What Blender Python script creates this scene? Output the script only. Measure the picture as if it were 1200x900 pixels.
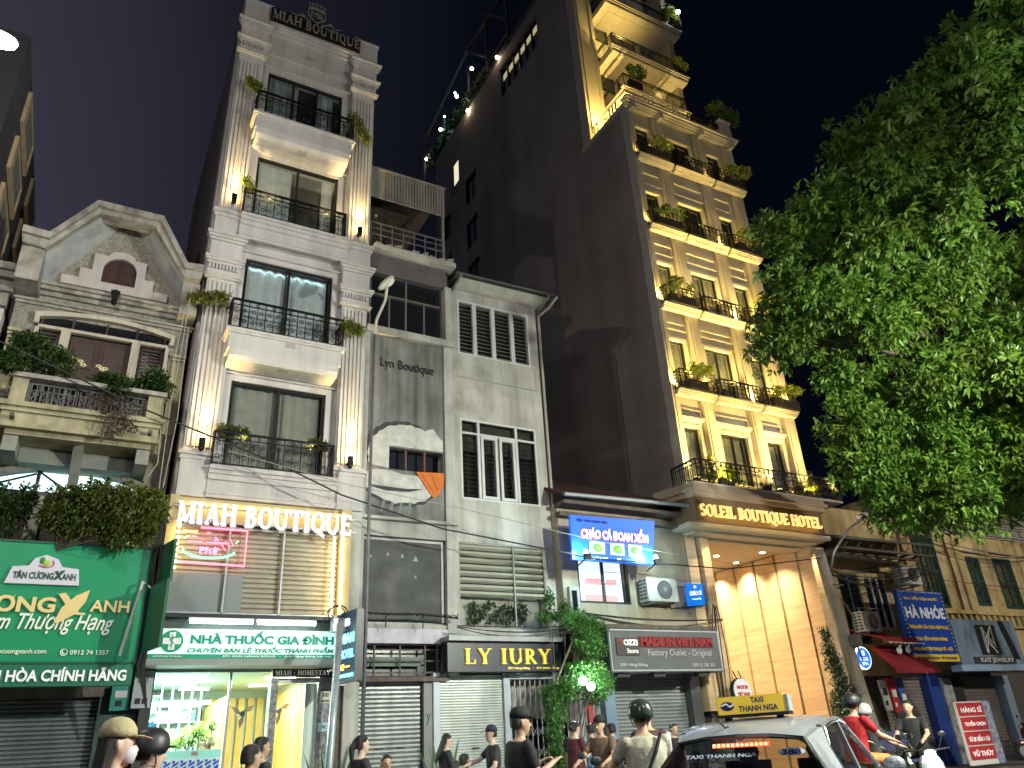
import bpy, math, random
import numpy as np
from mathutils import Vector, Matrix
random.seed(7); RNG = np.random.default_rng(11)
for _o in list(bpy.data.objects): bpy.data.objects.remove(_o)
SC = bpy.context.scene; COL = SC.collection
R = math.radians; PI = math.pi
# ---- survey units: the street front was measured in units of 1.2 m, camera 1.5 units up; U() turns them into metres
K = 1.2; OFF = -0.5
def U(x, y, z): return (K*x, K*y, K*z+OFF)

# ---- camera ----
cam_d = bpy.data.cameras.new('camera'); cam = bpy.data.objects.new('camera', cam_d); COL.objects.link(cam)
_up = Vector((-0.05298349, -0.90023329, 0.43217216)); _X = Vector((0.87725815, 0.16480283, 0.45084162)); _N = Vector((-0.47708583, 0.40301371, 0.78100516))
right = Vector((_X[0], _N[0], _up[0])); down = Vector((_X[1], _N[1], _up[1])); fwd = Vector((_X[2], _N[2], _up[2]))
m = Matrix((( right[0], -down[0], -fwd[0], 0), (right[1], -down[1], -fwd[1], 0), (right[2], -down[2], -fwd[2], 1.3), (0, 0, 0, 1)))
q = m.to_quaternion(); cam.rotation_mode = 'QUATERNION'; cam.rotation_quaternion = q; cam.location = (0, 0, 1.3)
cam_d.sensor_width = 36; cam_d.lens = 889.08*36/1200; cam_d.clip_end = 1500; cam_d.clip_start = 0.05
SC.camera = cam

# ---- world: night sky over a lit city, greyer low down and towards the west (left), navy elsewhere ----
W = bpy.data.worlds.new('World'); SC.world = W; W.use_nodes = True
nt = W.node_tree; nt.nodes.clear()
out = nt.nodes.new('ShaderNodeOutputWorld'); bg = nt.nodes.new('ShaderNodeBackground'); nt.links.new(bg.outputs[0], out.inputs[0])
tc = nt.nodes.new('ShaderNodeTexCoord'); vm = nt.nodes.new('ShaderNodeVectorMath'); vm.operation = 'DOT_PRODUCT'
vm.inputs[1].default_value = Vector((-0.80, 0.35, 0.1)).normalized()
nt.links.new(tc.outputs['Generated'], vm.inputs[0])
rp = nt.nodes.new('ShaderNodeValToRGB'); nt.links.new(vm.outputs['Value'], rp.inputs[0])
e = rp.color_ramp.elements; e[0].position = 0.0; e[0].color = (0.0010, 0.0014, 0.0036, 1); e[1].position = 0.62; e[1].color = (0.034, 0.035, 0.050, 1)
x = rp.color_ramp.elements.new(0.3); x.color = (0.0085, 0.009, 0.0145, 1)
ns = nt.nodes.new('ShaderNodeTexNoise'); ns.inputs['Scale'].default_value = 1.6; ns.inputs['Detail'].default_value = 3
nt.links.new(tc.outputs['Generated'], ns.inputs['Vector'])
mr = nt.nodes.new('ShaderNodeMapRange'); mr.inputs[3].default_value = 0.75; mr.inputs[4].default_value = 1.25; nt.links.new(ns.outputs['Fac'], mr.inputs[0])
nt.links.new(rp.outputs[0], bg.inputs[0]); nt.links.new(mr.outputs[0], bg.inputs[1])
SC.view_settings.view_transform = 'Standard'; SC.view_settings.look = 'None'; SC.view_settings.exposure = 0.45; SC.view_settings.gamma = 1
SC.render.engine = 'CYCLES'
try:
    SC.cycles.use_denoising = True; SC.cycles.max_bounces = 6; SC.cycles.diffuse_bounces = 3; SC.cycles.glossy_bounces = 3; SC.cycles.transparent_max_bounces = 12
    SC.cycles.sample_clamp_indirect = 4.0; SC.cycles.caustics_reflective = False; SC.cycles.caustics_refractive = False
except Exception: pass

# ---- object helpers ----
WL = {}
def wloc(o): return WL[o.name]
def tag(o, label=None, cat=None, group=None, kind=None):
    if label: o['label'] = label
    if cat: o['category'] = cat
    if group: o['group'] = group
    if kind: o['kind'] = kind
    return o
def thing(name, label, cat, loc, group=None, u=True):
    o = bpy.data.objects.new(name, None); COL.objects.link(o); o.empty_display_size = 0.2
    l = Vector(U(*loc)) if u else Vector(loc); o.location = l; WL[o.name] = l
    return tag(o, label, cat, group)
def link(o, w, parent):
    COL.objects.link(o); WL[o.name] = Vector(w)
    if parent is not None: o.parent = parent; o.location = Vector(w)-WL[parent.name]
    else: o.location = w
    return o
def clone(o, d=(0, 0, 0), parent=None, u=True):
    """copy a part with its sub-parts, moved by d"""
    c = o.copy(); dd = Vector(d)*(K if u else 1)
    link(c, WL[o.name]+dd, parent if parent is not None else o.parent)
    for ch in list(o.children):
        g = ch.copy(); link(g, WL[ch.name]+dd, c)
        for gg in list(ch.children):
            h = gg.copy(); link(h, WL[gg.name]+dd, g)
    return c
def dup(root, loc, rotz=None, label=None, scale=None, group=None):
    r = root.copy(); COL.objects.link(r); r.location = loc; WL[r.name] = Vector(loc)
    if rotz is not None: r.rotation_euler = (0, 0, rotz)
    if scale: r.scale = (scale,)*3
    if label: r['label'] = label
    if group: r['group'] = group
    for ch in list(root.children):
        c = ch.copy(); COL.objects.link(c); c.parent = r; WL[c.name] = Vector(loc)
        for g in list(ch.children):
            d = g.copy(); COL.objects.link(d); d.parent = c
    return r
def mesh_np(name, V, F):
    me = bpy.data.meshes.new(name); V = np.asarray(V, dtype=np.float32); F = np.asarray(F, dtype=np.int32)
    n, k = F.shape
    me.vertices.add(len(V)); me.vertices.foreach_set('co', V.ravel())
    me.loops.add(n*k); me.loops.foreach_set('vertex_index', F.ravel())
    me.polygons.add(n); me.polygons.foreach_set('loop_start', np.arange(0, n*k, k, dtype=np.int32)); me.polygons.foreach_set('loop_total', np.full(n, k, dtype=np.int32))
    me.update(calc_edges=True); return me

class MB:
    def __init__(s, u=True): s.v = []; s.f = []; s.u = u
    def add(s, vs, fs):
        b = len(s.v); s.v += [tuple(p) for p in vs]; s.f += [tuple(i+b for i in f) for f in fs]; return s
    def box(s, x0, x1, y0, y1, z0, z1):
        if x0 > x1: x0, x1 = x1, x0
        if y0 > y1: y0, y1 = y1, y0
        if z0 > z1: z0, z1 = z1, z0
        return s.add([(x0, y0, z0), (x1, y0, z0), (x1, y1, z0), (x0, y1, z0), (x0, y0, z1), (x1, y0, z1), (x1, y1, z1), (x0, y1, z1)],
              [(0, 3, 2, 1), (4, 5, 6, 7), (0, 1, 5, 4), (1, 2, 6, 5), (2, 3, 7, 6), (3, 0, 4, 7)])
    def prism(s, pts, axis, a, b):
        """outline pts (2D) extruded along axis between a and b. axis 'y': pts are (x,z); 'x': (y,z); 'z': (x,y)"""
        mk = {'y': lambda p, t: (p[0], t, p[1]), 'x': lambda p, t: (t, p[0], p[1]), 'z': lambda p, t: (p[0], p[1], t)}[axis]
        n = len(pts); vs = [mk(p, a) for p in pts]+[mk(p, b) for p in pts]
        area = sum(pts[i][0]*pts[(i+1) % n][1]-pts[(i+1) % n][0]*pts[i][1] for i in range(n))
        fs = [tuple(range(n)), tuple(range(2*n-1, n-1, -1))]+[(i, i+n, (i+1) % n+n, (i+1) % n) for i in range(n)]
        flip = (area > 0) ^ (axis == 'y') ^ (b < a)
        if flip: fs = [tuple(reversed(f)) for f in fs]
        return s.add(vs, fs)
    def quad(s, a, b, c, d): return s.add([a, b, c, d], [(0, 1, 2, 3)])
    def tube(s, pts, r, n=6, closed=False, cap=True):
        P = [Vector(p) for p in pts]; m_ = len(P); rr = r if isinstance(r, (list, tuple)) else [r]*m_
        vs = []; last = None
        for i, p in enumerate(P):
            t = (P[(i+1) % m_]-P[i-1]) if closed else (P[min(i+1, m_-1)]-P[max(i-1, 0)])
            if t.length < 1e-9: t = Vector((0, 0, 1))
            t.normalize()
            if last is None:
                a = t.orthogonal().normalized()
            else:
                a = last-t*last.dot(t)
                a = a.normalized() if a.length > 1e-6 else t.orthogonal().normalized()
            last = a; b = t.cross(a)
            for k in range(n):
                th = 2*PI*k/n; vs.append(p+(a*math.cos(th)+b*math.sin(th))*rr[i])
        fs = []
        for i in range(m_ if closed else m_-1):
            j = (i+1) % m_
            for k in range(n):
                fs.append((i*n+k, i*n+(k+1) % n, j*n+(k+1) % n, j*n+k))
        if cap and not closed: fs += [tuple(reversed(range(n))), tuple(range((m_-1)*n, m_*n))]
        return s.add(vs, fs)
    def ell(s, c, r, nu=12, nv=8, z0=-1.0, z1=1.0):
        """ellipsoid (or a slice of it between z0..z1 of unit height)"""
        r = (r, r, r) if not isinstance(r, (tuple, list)) else r
        vs = []; fs = []
        t0, t1 = math.asin(max(-1, z0)), math.asin(min(1, z1))
        for j in range(nv+1):
            t = t0+(t1-t0)*j/nv
            for i in range(nu):
                p = 2*PI*i/nu; vs.append((c[0]+r[0]*math.cos(t)*math.cos(p), c[1]+r[1]*math.cos(t)*math.sin(p), c[2]+r[2]*math.sin(t)))
        for j in range(nv):
            for i in range(nu): fs.append((j*nu+i, j*nu+(i+1) % nu, (j+1)*nu+(i+1) % nu, (j+1)*nu+i))
        fs += [tuple(reversed(range(nu))), tuple(range(nv*nu, nv*nu+nu))]
        return s.add(vs, fs)
    def cyl(s, c, r, h, axis='z', n=16, r2=None):
        r2 = r if r2 is None else r2; vs = []
        for rad, t in ((r, 0), (r2, h)):
            for k in range(n):
                a = 2*PI*k/n; u_, v_ = rad*math.cos(a), rad*math.sin(a)
                vs.append({'z': (c[0]+u_, c[1]+v_, c[2]+t), 'y': (c[0]+u_, c[1]+t, c[2]+v_), 'x': (c[0]+t, c[1]+u_, c[2]+v_)}[axis])
        fs = [(k, (k+1) % n, (k+1) % n+n, k+n) for k in range(n)]+[tuple(reversed(range(n))), tuple(range(n, 2*n))]
        if axis == 'y': fs = [tuple(reversed(f)) for f in fs]
        return s.add(vs, fs)
    def merge(s, o): return s.add(o.v, o.f)
    def xf(s, M_):
        s.v = [tuple(M_ @ Vector(p)) for p in s.v]; return s
    def build(s, name, mat_, parent=None, smooth=False, origin=None, **kw):
        V = np.array(s.v, dtype=np.float64)
        if s.u: V = V*K; V[:, 2] += OFF
        c = (V.min(0)+V.max(0))/2; c[2] = V[:, 2].min()
        if origin is not None: c = np.array(origin, dtype=float)
        me = bpy.data.meshes.new(name); me.from_pydata((V-c).tolist(), [], s.f); me.validate(); me.update()
        if smooth:
            me.polygons.foreach_set('use_smooth', [True]*len(me.polygons))
        me.materials.append(mat_)
        o = bpy.data.objects.new(name, me); link(o, tuple(c), parent)
        return tag(o, **kw) if kw else o
def put_mesh(name, me, w, parent=None, mat_=None, **kw):
    if mat_ is not None and not me.materials: me.materials.append(mat_)
    o = bpy.data.objects.new(name, me); link(o, w, parent); return tag(o, **kw) if kw else o

# ---- lamps ----
def point(name, loc, power, color, radius=0.05, parent=None, u=True):
    d = bpy.data.lights.new(name, 'POINT'); d.energy = power; d.color = color; d.shadow_soft_size = radius
    o = bpy.data.objects.new(name, d); link(o, U(*loc) if u else loc, parent); return o
def spot(name, loc, target, power, color, angle=90, blend=0.5, radius=0.05, parent=None, u=True):
    d = bpy.data.lights.new(name, 'SPOT'); d.energy = power; d.color = color; d.shadow_soft_size = radius; d.spot_size = R(angle); d.spot_blend = blend
    o = bpy.data.objects.new(name, d); a = Vector(U(*loc) if u else loc); b = Vector(U(*target) if u else target)
    o.rotation_euler = (b-a).to_track_quat('-Z', 'Y').to_euler(); link(o, a, parent); return o
def area(name, loc, target, sx, sy, power, color, parent=None, u=True):
    d = bpy.data.lights.new(name, 'AREA'); d.shape = 'RECTANGLE'; d.size = sx; d.size_y = sy; d.energy = power; d.color = color
    o = bpy.data.objects.new(name, d); a = Vector(U(*loc) if u else loc); b = Vector(U(*target) if u else target)
    o.rotation_euler = (b-a).to_track_quat('-Z', 'Y').to_euler(); link(o, a, parent); return o

# ---- materials ----
MATS = {}
def mat(name, col, rough=0.7, metal=0.0, var=0.0, scale=2.0, streak=0.0, bump=0.0, bscale=30.0, col2=None, c2amt=0.5, emis=None, es=0.0, spec=None, stretch=None, coat=0.0):
    if name in MATS: return MATS[name]
    m_ = bpy.data.materials.new(name); MATS[name] = m_; m_.use_nodes = True; t = m_.node_tree; b = t.nodes['Principled BSDF']
    c = tuple(col)+(1,) if len(col) == 3 else col
    b.inputs['Base Color'].default_value = c; b.inputs['Roughness'].default_value = rough; b.inputs['Metallic'].default_value = metal
    if spec is not None: b.inputs['Specular IOR Level'].default_value = spec
    if coat: b.inputs['Coat Weight'].default_value = coat; b.inputs['Coat Roughness'].default_value = 0.05
    L = t.links.new
    if var or streak or bump or col2:
        g = t.nodes.new('ShaderNodeNewGeometry'); cur = None
        def noise(sc, det, stretch_=(1, 1, 1), off=0.0):
            mp = t.nodes.new('ShaderNodeMapping'); mp.inputs['Scale'].default_value = stretch_; mp.inputs['Location'].default_value = (off, off*1.7, off*.6); L(g.outputs['Position'], mp.inputs['Vector'])
            n = t.nodes.new('ShaderNodeTexNoise'); n.inputs['Scale'].default_value = sc; n.inputs['Detail'].default_value = det; n.inputs['Roughness'].default_value = 0.6; L(mp.outputs[0], n.inputs['Vector']); return n.outputs['Fac']
        def remap(s_, a, b_, lo, hi):
            r_ = t.nodes.new('ShaderNodeMapRange'); r_.inputs[1].default_value = a; r_.inputs[2].default_value = b_; r_.inputs[3].default_value = lo; r_.inputs[4].default_value = hi; L(s_, r_.inputs[0]); return r_.outputs[0]
        rgb = t.nodes.new('ShaderNodeRGB'); rgb.outputs[0].default_value = c; cur = rgb.outputs[0]
        if col2:
            mx = t.nodes.new('ShaderNodeMix'); mx.data_type = 'RGBA'; mx.inputs['B'].default_value = tuple(col2)+(1,); L(cur, mx.inputs['A'])
            L(remap(noise(scale*0.8, 6, stretch or (1, 1, 1), 3.1), 0.62-0.35*c2amt, 0.75-0.2*c2amt, 0, 1), mx.inputs['Factor']); cur = mx.outputs['Result']
        fac = None
        if var:
            fac = remap(noise(scale, 7, stretch or (1, 1, 1)), 0.3, 0.7, 1-var, 1+var*0.35)
        if streak:
            s2 = remap(noise(scale*2.6, 5, (1, 1, 0.07), 7.7), 0.42, 0.72, 1.0, 1-streak)
            if fac is None: fac = s2
            else:
                mu = t.nodes.new('ShaderNodeMath'); mu.operation = 'MULTIPLY'; L(fac, mu.inputs[0]); L(s2, mu.inputs[1]); fac = mu.outputs[0]
        if fac is not None:
            vmn = t.nodes.new('ShaderNodeVectorMath'); vmn.operation = 'SCALE'; L(cur, vmn.inputs[0]); L(fac, vmn.inputs['Scale']); cur = vmn.outputs[0]
            L(remap(fac, 0.4, 1.1, min(1, rough+0.15), max(0.02, rough-0.08)), b.inputs['Roughness'])
        L(cur, b.inputs['Base Color'])
        if bump:
            bp = t.nodes.new('ShaderNodeBump'); bp.inputs['Strength'].default_value = bump; bp.inputs['Distance'].default_value = 0.03
            L(noise(bscale, 4), bp.inputs['Height']); L(bp.outputs[0], b.inputs['Normal'])
    if emis is not None:
        b.inputs['Emission Color'].default_value = tuple(emis)+(1,); b.inputs['Emission Strength'].default_value = es
    return m_
def glow(name, col, s_, base=(0.3, 0.3, 0.3)): return mat(name, base, 0.5, emis=col, es=s_)
def glassy(name, tint=(0.6, 0.65, 0.65), refl=0.12, rough=0.03, fres=0.4):
    if name in MATS: return MATS[name]
    m_ = bpy.data.materials.new(name); MATS[name] = m_; m_.use_nodes = True; t = m_.node_tree; t.nodes.clear(); L = t.links.new
    o = t.nodes.new('ShaderNodeOutputMaterial'); mx = t.nodes.new('ShaderNodeMixShader'); tr = t.nodes.new('ShaderNodeBsdfTransparent'); gl = t.nodes.new('ShaderNodeBsdfGlossy')
    tr.inputs[0].default_value = tuple(tint)+(1,); gl.inputs['Roughness'].default_value = rough; gl.inputs[0].default_value = (0.9, 0.95, 1, 1)
    lw = t.nodes.new('ShaderNodeLayerWeight'); lw.inputs['Blend'].default_value = 0.35
    if fres <= 0: lw.inputs['Blend'].default_value = 0.01
    ma = t.nodes.new('ShaderNodeMath'); ma.operation = 'MULTIPLY_ADD'; ma.inputs[1].default_value = fres; ma.inputs[2].default_value = refl
    L(lw.outputs['Fresnel'], ma.inputs[0]); L(ma.outputs[0], mx.inputs[0]); L(tr.outputs[0], mx.inputs[1]); L(gl.outputs[0], mx.inputs[2]); L(mx.outputs[0], o.inputs[0])
    return m_
def leafmat(name, col, col2, var=0.35, trans=0.3):
    if name in MATS: return MATS[name]
    m_ = mat(name, col, 0.45, var=var, scale=0.9, col2=col2, c2amt=0.45)
    t = m_.node_tree; b = t.nodes['Principled BSDF']; o = t.nodes['Material Output']
    tl = t.nodes.new('ShaderNodeBsdfTranslucent'); mx = t.nodes.new('ShaderNodeMixShader'); mx.inputs[0].default_value = trans
    src = b.inputs['Base Color'].links[0].from_socket; t.links.new(src, tl.inputs[0])
    t.links.new(b.outputs[0], mx.inputs[1]); t.links.new(tl.outputs[0], mx.inputs[2]); t.links.new(mx.outputs[0], o.inputs[0])
    return m_

# palette
white_plaster = mat('white_plaster', (0.62, 0.59, 0.58), 0.75, var=0.13, scale=1.1, streak=0.25, bump=0.12, bscale=60)
cream_stone = mat('cream_stone', (0.60, 0.54, 0.43), 0.7, var=0.14, scale=1.3, streak=0.12, bump=0.12, bscale=50)
dirty_white = mat('dirty_white_plaster', (0.56, 0.54, 0.51), 0.8, var=0.3, scale=0.9, streak=0.45, bump=0.15, bscale=40, col2=(0.34, 0.32, 0.30), c2amt=0.25)
grey_panel = mat('grey_streaked_panel', (0.25, 0.245, 0.24), 0.7, var=0.4, scale=1.2, streak=0.65, bump=0.1)
dark_render = mat('dark_grey_render', (0.36, 0.31, 0.27), 0.95, var=0.25, scale=0.3, streak=.25, bump=0.15, bscale=25)
side_brown = mat('brown_side_render', (0.16, 0.14, 0.125), 0.9, var=0.3, scale=0.8, streak=0.4)
pebble = mat('pebbledash', (0.33, 0.31, 0.27), 0.95, var=0.5, scale=22, bump=1.0, bscale=34)
old_cornice = mat('weathered_cornice', (0.40, 0.38, 0.34), 0.85, var=0.35, scale=2.2, streak=0.4, bump=0.3, bscale=30, col2=(0.22, 0.20, 0.16), c2amt=0.3)
old_yellow = mat('old_yellow_plaster', (0.42, 0.38, 0.24), 0.85, var=0.3, scale=1.8, streak=0.35, bump=0.2, col2=(0.25, 0.22, 0.16), c2amt=0.25)
ochre = mat('ochre_plaster', (0.60, 0.46, 0.22), 0.85, var=0.28, scale=1.4, streak=0.35, bump=0.2, col2=(0.30, 0.24, 0.13), c2amt=0.25)
beige_wall = mat('beige_wall', (0.42, 0.37, 0.28), 0.85, var=0.22, scale=1.5, streak=0.25, bump=0.12)
travertine = mat('travertine', (0.70, 0.52, 0.31), 0.35, var=0.18, scale=2.2, col2=(0.60, 0.42, 0.24), c2amt=0.4, stretch=(0.4, 0.4, 5), bump=0.05)
black_iron = mat('black_iron', (0.018, 0.018, 0.02), 0.45, metal=0.6)
black_frame = mat('black_frame', (0.02, 0.02, 0.022), 0.4, metal=0.3)
grey_metal = mat('grey_metal', (0.35, 0.36, 0.37), 0.45, metal=0.6, var=0.2, scale=5)
white_metal = mat('white_frame_paint', (0.62, 0.62, 0.62), 0.5, var=0.12, scale=4)
rust_metal = mat('rusty_metal', (0.14, 0.11, 0.09), 0.8, var=0.4, scale=6)
dark_glass = mat('dark_window_glass', (0.012, 0.014, 0.018), 0.06, spec=0.6)
clear_glass = glassy('clear_glass', (0.86, 0.89, 0.89), 0.03, .12, .2)
smoke_glass = glassy('smoked_glass', (0.6, 0.61, 0.61), 0.05, .08, .3)
curtain_m = mat('pale_curtain', (0.72, 0.72, 0.74), 0.9, var=0.15, scale=4)
curtain_dk = mat('brown_curtain', (0.46, 0.43, 0.38), 0.9, var=0.2, scale=4)
maroon_wood = mat('maroon_wood', (0.05, 0.022, 0.02), 0.6, var=0.25, scale=5, streak=0.2)
green_shut = mat('green_shutter_paint', (0.025, 0.085, 0.075), 0.6, var=0.3, scale=4, streak=0.25)
steel_shutter = mat('steel_roller_shutter', (0.36, 0.38, 0.39), 0.42, metal=0.55, var=0.25, scale=1.6, streak=0.25)
warm_em = glow('warm_lamp_glass', (1.0, 0.72, 0.30), 30)
cool_em = glow('cool_tube_glass', (0.75, 1.0, 0.95), 14)
white_em = glow('white_lamp_glass', (0.9, 0.97, 1.0), 22)
black_plastic = mat('black_plastic', (0.02, 0.02, 0.022), 0.35)
rubber = mat('black_rubber', (0.02, 0.02, 0.02), 0.8)
asphalt = mat('asphalt', (0.05, 0.05, 0.052), 0.7, var=0.3, scale=1.2, bump=0.4, bscale=120)
paving_m = mat('grey_paving', (0.20, 0.19, 0.18), 0.75, var=0.3, scale=1.4, bump=0.2)
bark = mat('bark', (0.13, 0.10, 0.075), 0.9, var=0.4, scale=5, stretch=(1, 1, .25), bump=0.9, bscale=18)
leaf_m = leafmat('tree_leaf', (0.13, 0.25, 0.035), (0.12, 0.18, 0.025), .4, .5)
leaf_ol = leafmat('olive_leaf', (0.17, 0.21, 0.045), (0.09, 0.13, 0.03))
leaf_yg = leafmat('yellow_green_leaf', (0.26, 0.32, 0.05), (0.14, 0.2, 0.04))
leaf_dk = leafmat('dark_leaf', (0.055, 0.11, 0.03), (0.10, 0.15, 0.04))
leaf_vine = leafmat('vine_leaf', (0.12, 0.30, 0.07), (0.04, 0.12, 0.03))

# ---- text ----
_tc = {}
import unicodedata
def _raw_text(txt, ext, bold, shear):
    cu = bpy.data.curves.new('lettering', 'FONT'); cu.body = txt; cu.size = 1; cu.extrude = ext; cu.offset = bold; cu.shear = shear; cu.resolution_u = 3
    o = bpy.data.objects.new('lettering', cu); COL.objects.link(o); dg = bpy.context.evaluated_depsgraph_get(); dg.update()
    me = bpy.data.meshes.new_from_object(o.evaluated_get(dg)); n = len(me.vertices); V = np.empty(n*3); me.vertices.foreach_get('co', V); V = V.reshape(-1, 3)
    F = [tuple(p.vertices) for p in me.polygons]; ar = sum(p.area for p in me.polygons if abs(p.normal.z) > .5)
    bpy.data.objects.remove(o); bpy.data.curves.remove(cu); bpy.data.meshes.remove(me)
    return V, F, ar
def text_mesh(txt, ext=0.02, bold=0.0, shear=0.0):
    """outline letters; accented glyphs sometimes fill inside out, so the weight is nudged until the area is right"""
    k = (txt, ext, bold, shear)
    if k in _tc: return _tc[k]
    best = None; odd = any(ord(c) > 127 for c in txt)
    base = ''.join(c for c in unicodedata.normalize('NFD', txt) if not unicodedata.combining(c)) if odd else None
    for db in ((0, .004, -.004, .008, -.008, .012, -.012, .017) if odd else (0,)):
        V, F, ar = _raw_text(txt, ext, bold+db, shear)
        if not odd: best = (0, V, F); break
        ab = _raw_text(base, ext, bold+db, shear)[2]; e_ = abs(ar/ab-1.07)
        if best is None or e_ < best[0]: best = (e_, V, F)
        if e_ < .03: break
    _tc[k] = best[1:]; return _tc[k]
def text_on(txt, x0, x1, z0, z1, y, mat_, parent, name='lettering', depth=0.012, bold=0.0, shear=0.0, keep=False, M_=None, **kw):
    """lettering fitted to the box x0..x1, z0..z1 on the plane y (facing the street)"""
    V, F = text_mesh(txt, 0.5, bold, shear)
    V = V.copy(); lo = V.min(0); hi = V.max(0); sx = (x1-x0)/(hi[0]-lo[0]); sz = (z1-z0)/(hi[1]-lo[1])
    if keep: s_ = min(sx, sz); sx = sz = s_
    P = np.stack([x0+(V[:, 0]-lo[0])*sx, y-depth*(V[:, 2]+0.5), z0+(V[:, 1]-lo[1])*sz], 1)
    b = MB(); b.v = [tuple(p) for p in P]; b.f = F
    if M_ is not None: b.xf(M_)
    return b.build(name, mat_, parent, **kw)
# serif capitals drawn as strokes (thick stems, thin hairlines, slab serifs)
def serif_glyph(ch):
    T, H = 0.19, 0.075
    def bar(x0, y0, x1, y1, w):
        d = Vector((x1-x0, y1-y0)).normalized(); n = Vector((-d.y, d.x))*w/2
        return [(x0+n.x, y0+n.y), (x0-n.x, y0-n.y), (x1-n.x, y1-n.y), (x1+n.x, y1+n.y)]
    def stem(x, y0=0, y1=1, w=T, s0=True, s1=True, ov=.07):
        o = [[(x-w/2, y0), (x+w/2, y0), (x+w/2, y1), (x-w/2, y1)]]
        if s0: o.append([(x-w/2-ov, y0), (x+w/2+ov, y0), (x+w/2+ov, y0+.055), (x-w/2-ov, y0+.055)])
        if s1: o.append([(x-w/2-ov, y1-.055), (x+w/2+ov, y1-.055), (x+w/2+ov, y1), (x-w/2-ov, y1)])
        return o
    def arc(cx, cy, rx, ry, a0, a1, thick=T, thin=H, n=18):
        o = []
        def pt(a, k):
            w = thin+(thick-thin)*abs(math.cos(a)); return (cx+(rx-k*w)*math.cos(a), cy+(ry-k*w*0.75)*math.sin(a))
        n = max(4, int(n*abs(a1-a0)/(2*PI)*1.4))
        for i in range(n):
            a, b = a0+(a1-a0)*i/n, a0+(a1-a0)*(i+1)/n
            o.append([pt(a, 0), pt(b, 0), pt(b, 1), pt(a, 1)])
        return o
    D = {}
    if ch == 'I': return .40, stem(.2)
    if ch == 'M': return 1.02, stem(.13, w=H)+stem(.88)+[bar(.16, .99, .52, .05, T*.9), bar(.52, .05, .84, .97, H)]
    if ch == 'A': return .86, [bar(.12, 0, .42, 1, H), bar(.70, 0, .42, 1, T), bar(.2, .32, .62, .32, H), bar(0, .027, .26, .027, .055), bar(.55, .027, .86, .027, .055)]
    if ch == 'H': return .92, stem(.17)+stem(.75)+[bar(.2, .52, .72, .52, H)]
    if ch == 'B': return .72, stem(.17)+arc(.30, .74, .32, .26, -PI/2, PI/2)+arc(.30, .28, .38, .28, -PI/2, PI/2)+[bar(.17, .97, .32, .97, .055), bar(.17, .03, .32, .03, .055), bar(.2, .51, .32, .51, .06)]
    if ch == 'O': return .90, arc(.45, .5, .43, .52, 0, 2*PI)
    if ch == 'Q': return .90, arc(.45, .5, .43, .52, 0, 2*PI)+[bar(.42, .12, .86, -.2, T*.7)]
    if ch == 'U': return .90, stem(.17, .35, 1, s0=False)+stem(.75, .35, 1, w=H, s0=False)+arc(.45, .36, .375, .38, PI, 2*PI, T, H)
    if ch == 'T': return .84, stem(.42, s1=False)+[bar(.02, .965, .82, .965, .07), bar(.045, .74, .045, .95, .06), bar(.795, .74, .795, .95, .06)]
    if ch == 'E': return .72, stem(.17)+[bar(.2, .965, .66, .965, .07), bar(.2, .035, .68, .035, .07), bar(.2, .51, .52, .51, .06), bar(.645, .8, .645, .95, .055), bar(.665, .05, .665, .24, .055), bar(.52, .42, .52, .6, .05)]
    if ch == 'L': return .68, stem(.17)+[bar(.2, .035, .64, .035, .07), bar(.62, .05, .62, .28, .055)]
    if ch == 'S': return .66, arc(.33, .74, .29, .28, PI*.1, PI*1.5, T*.9, H)+arc(.33, .27, .31, .29, -PI*.9, PI*.5, T*.9, H)
    if ch == 'R': return .80, stem(.17)+arc(.30, .73, .34, .27, -PI/2, PI/2)+[bar(.17, .97, .32, .97, .055), bar(.2, .48, .34, .48, .06), bar(.36, .48, .70, .02, T*.85), bar(.6, .03, .80, .03, .055)]
    if ch == 'Y': return .84, stem(.42, 0, .5, s1=False)+[bar(.12, .98, .42, .46, T*.9), bar(.72, .98, .42, .46, H), bar(0, .97, .26, .97, .055), bar(.6, .97, .86, .97, .055)]
    if ch == 'N': return .94, stem(.14, w=H)+stem(.78, w=H, s0=False)+[bar(.14, .98, .78, .02, T*.9)]
    if ch == 'Y2': return .8, []
    if ch == '-': return .36, [bar(.04, .42, .32, .42, .1)]
    if ch == "'": return .2, [bar(.1, .75, .1, 1, .1)]
    return .34, []
def serif_text(txt, x0, x1, z0, z1, y, mat_, parent, depth=0.04, gap=.1, name='letter'):
    tot = 0; G = []
    for ch in txt:
        w, polys = serif_glyph(ch); G.append((tot, polys)); tot += w+gap
    tot -= gap; sx = (x1-x0)/tot; sz = z1-z0; outl = []
    for off, polys in G:
        if not polys: continue
        b = MB()
        for i, p in enumerate(polys):
            q = [(x0+(off+a)*sx, z0+c*sz) for a, c in p]; b.prism(q, 'y', y-depth-0.0006*(i % 5), y)
        outl.append(b.build(name, mat_, parent))
    return outl

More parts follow.
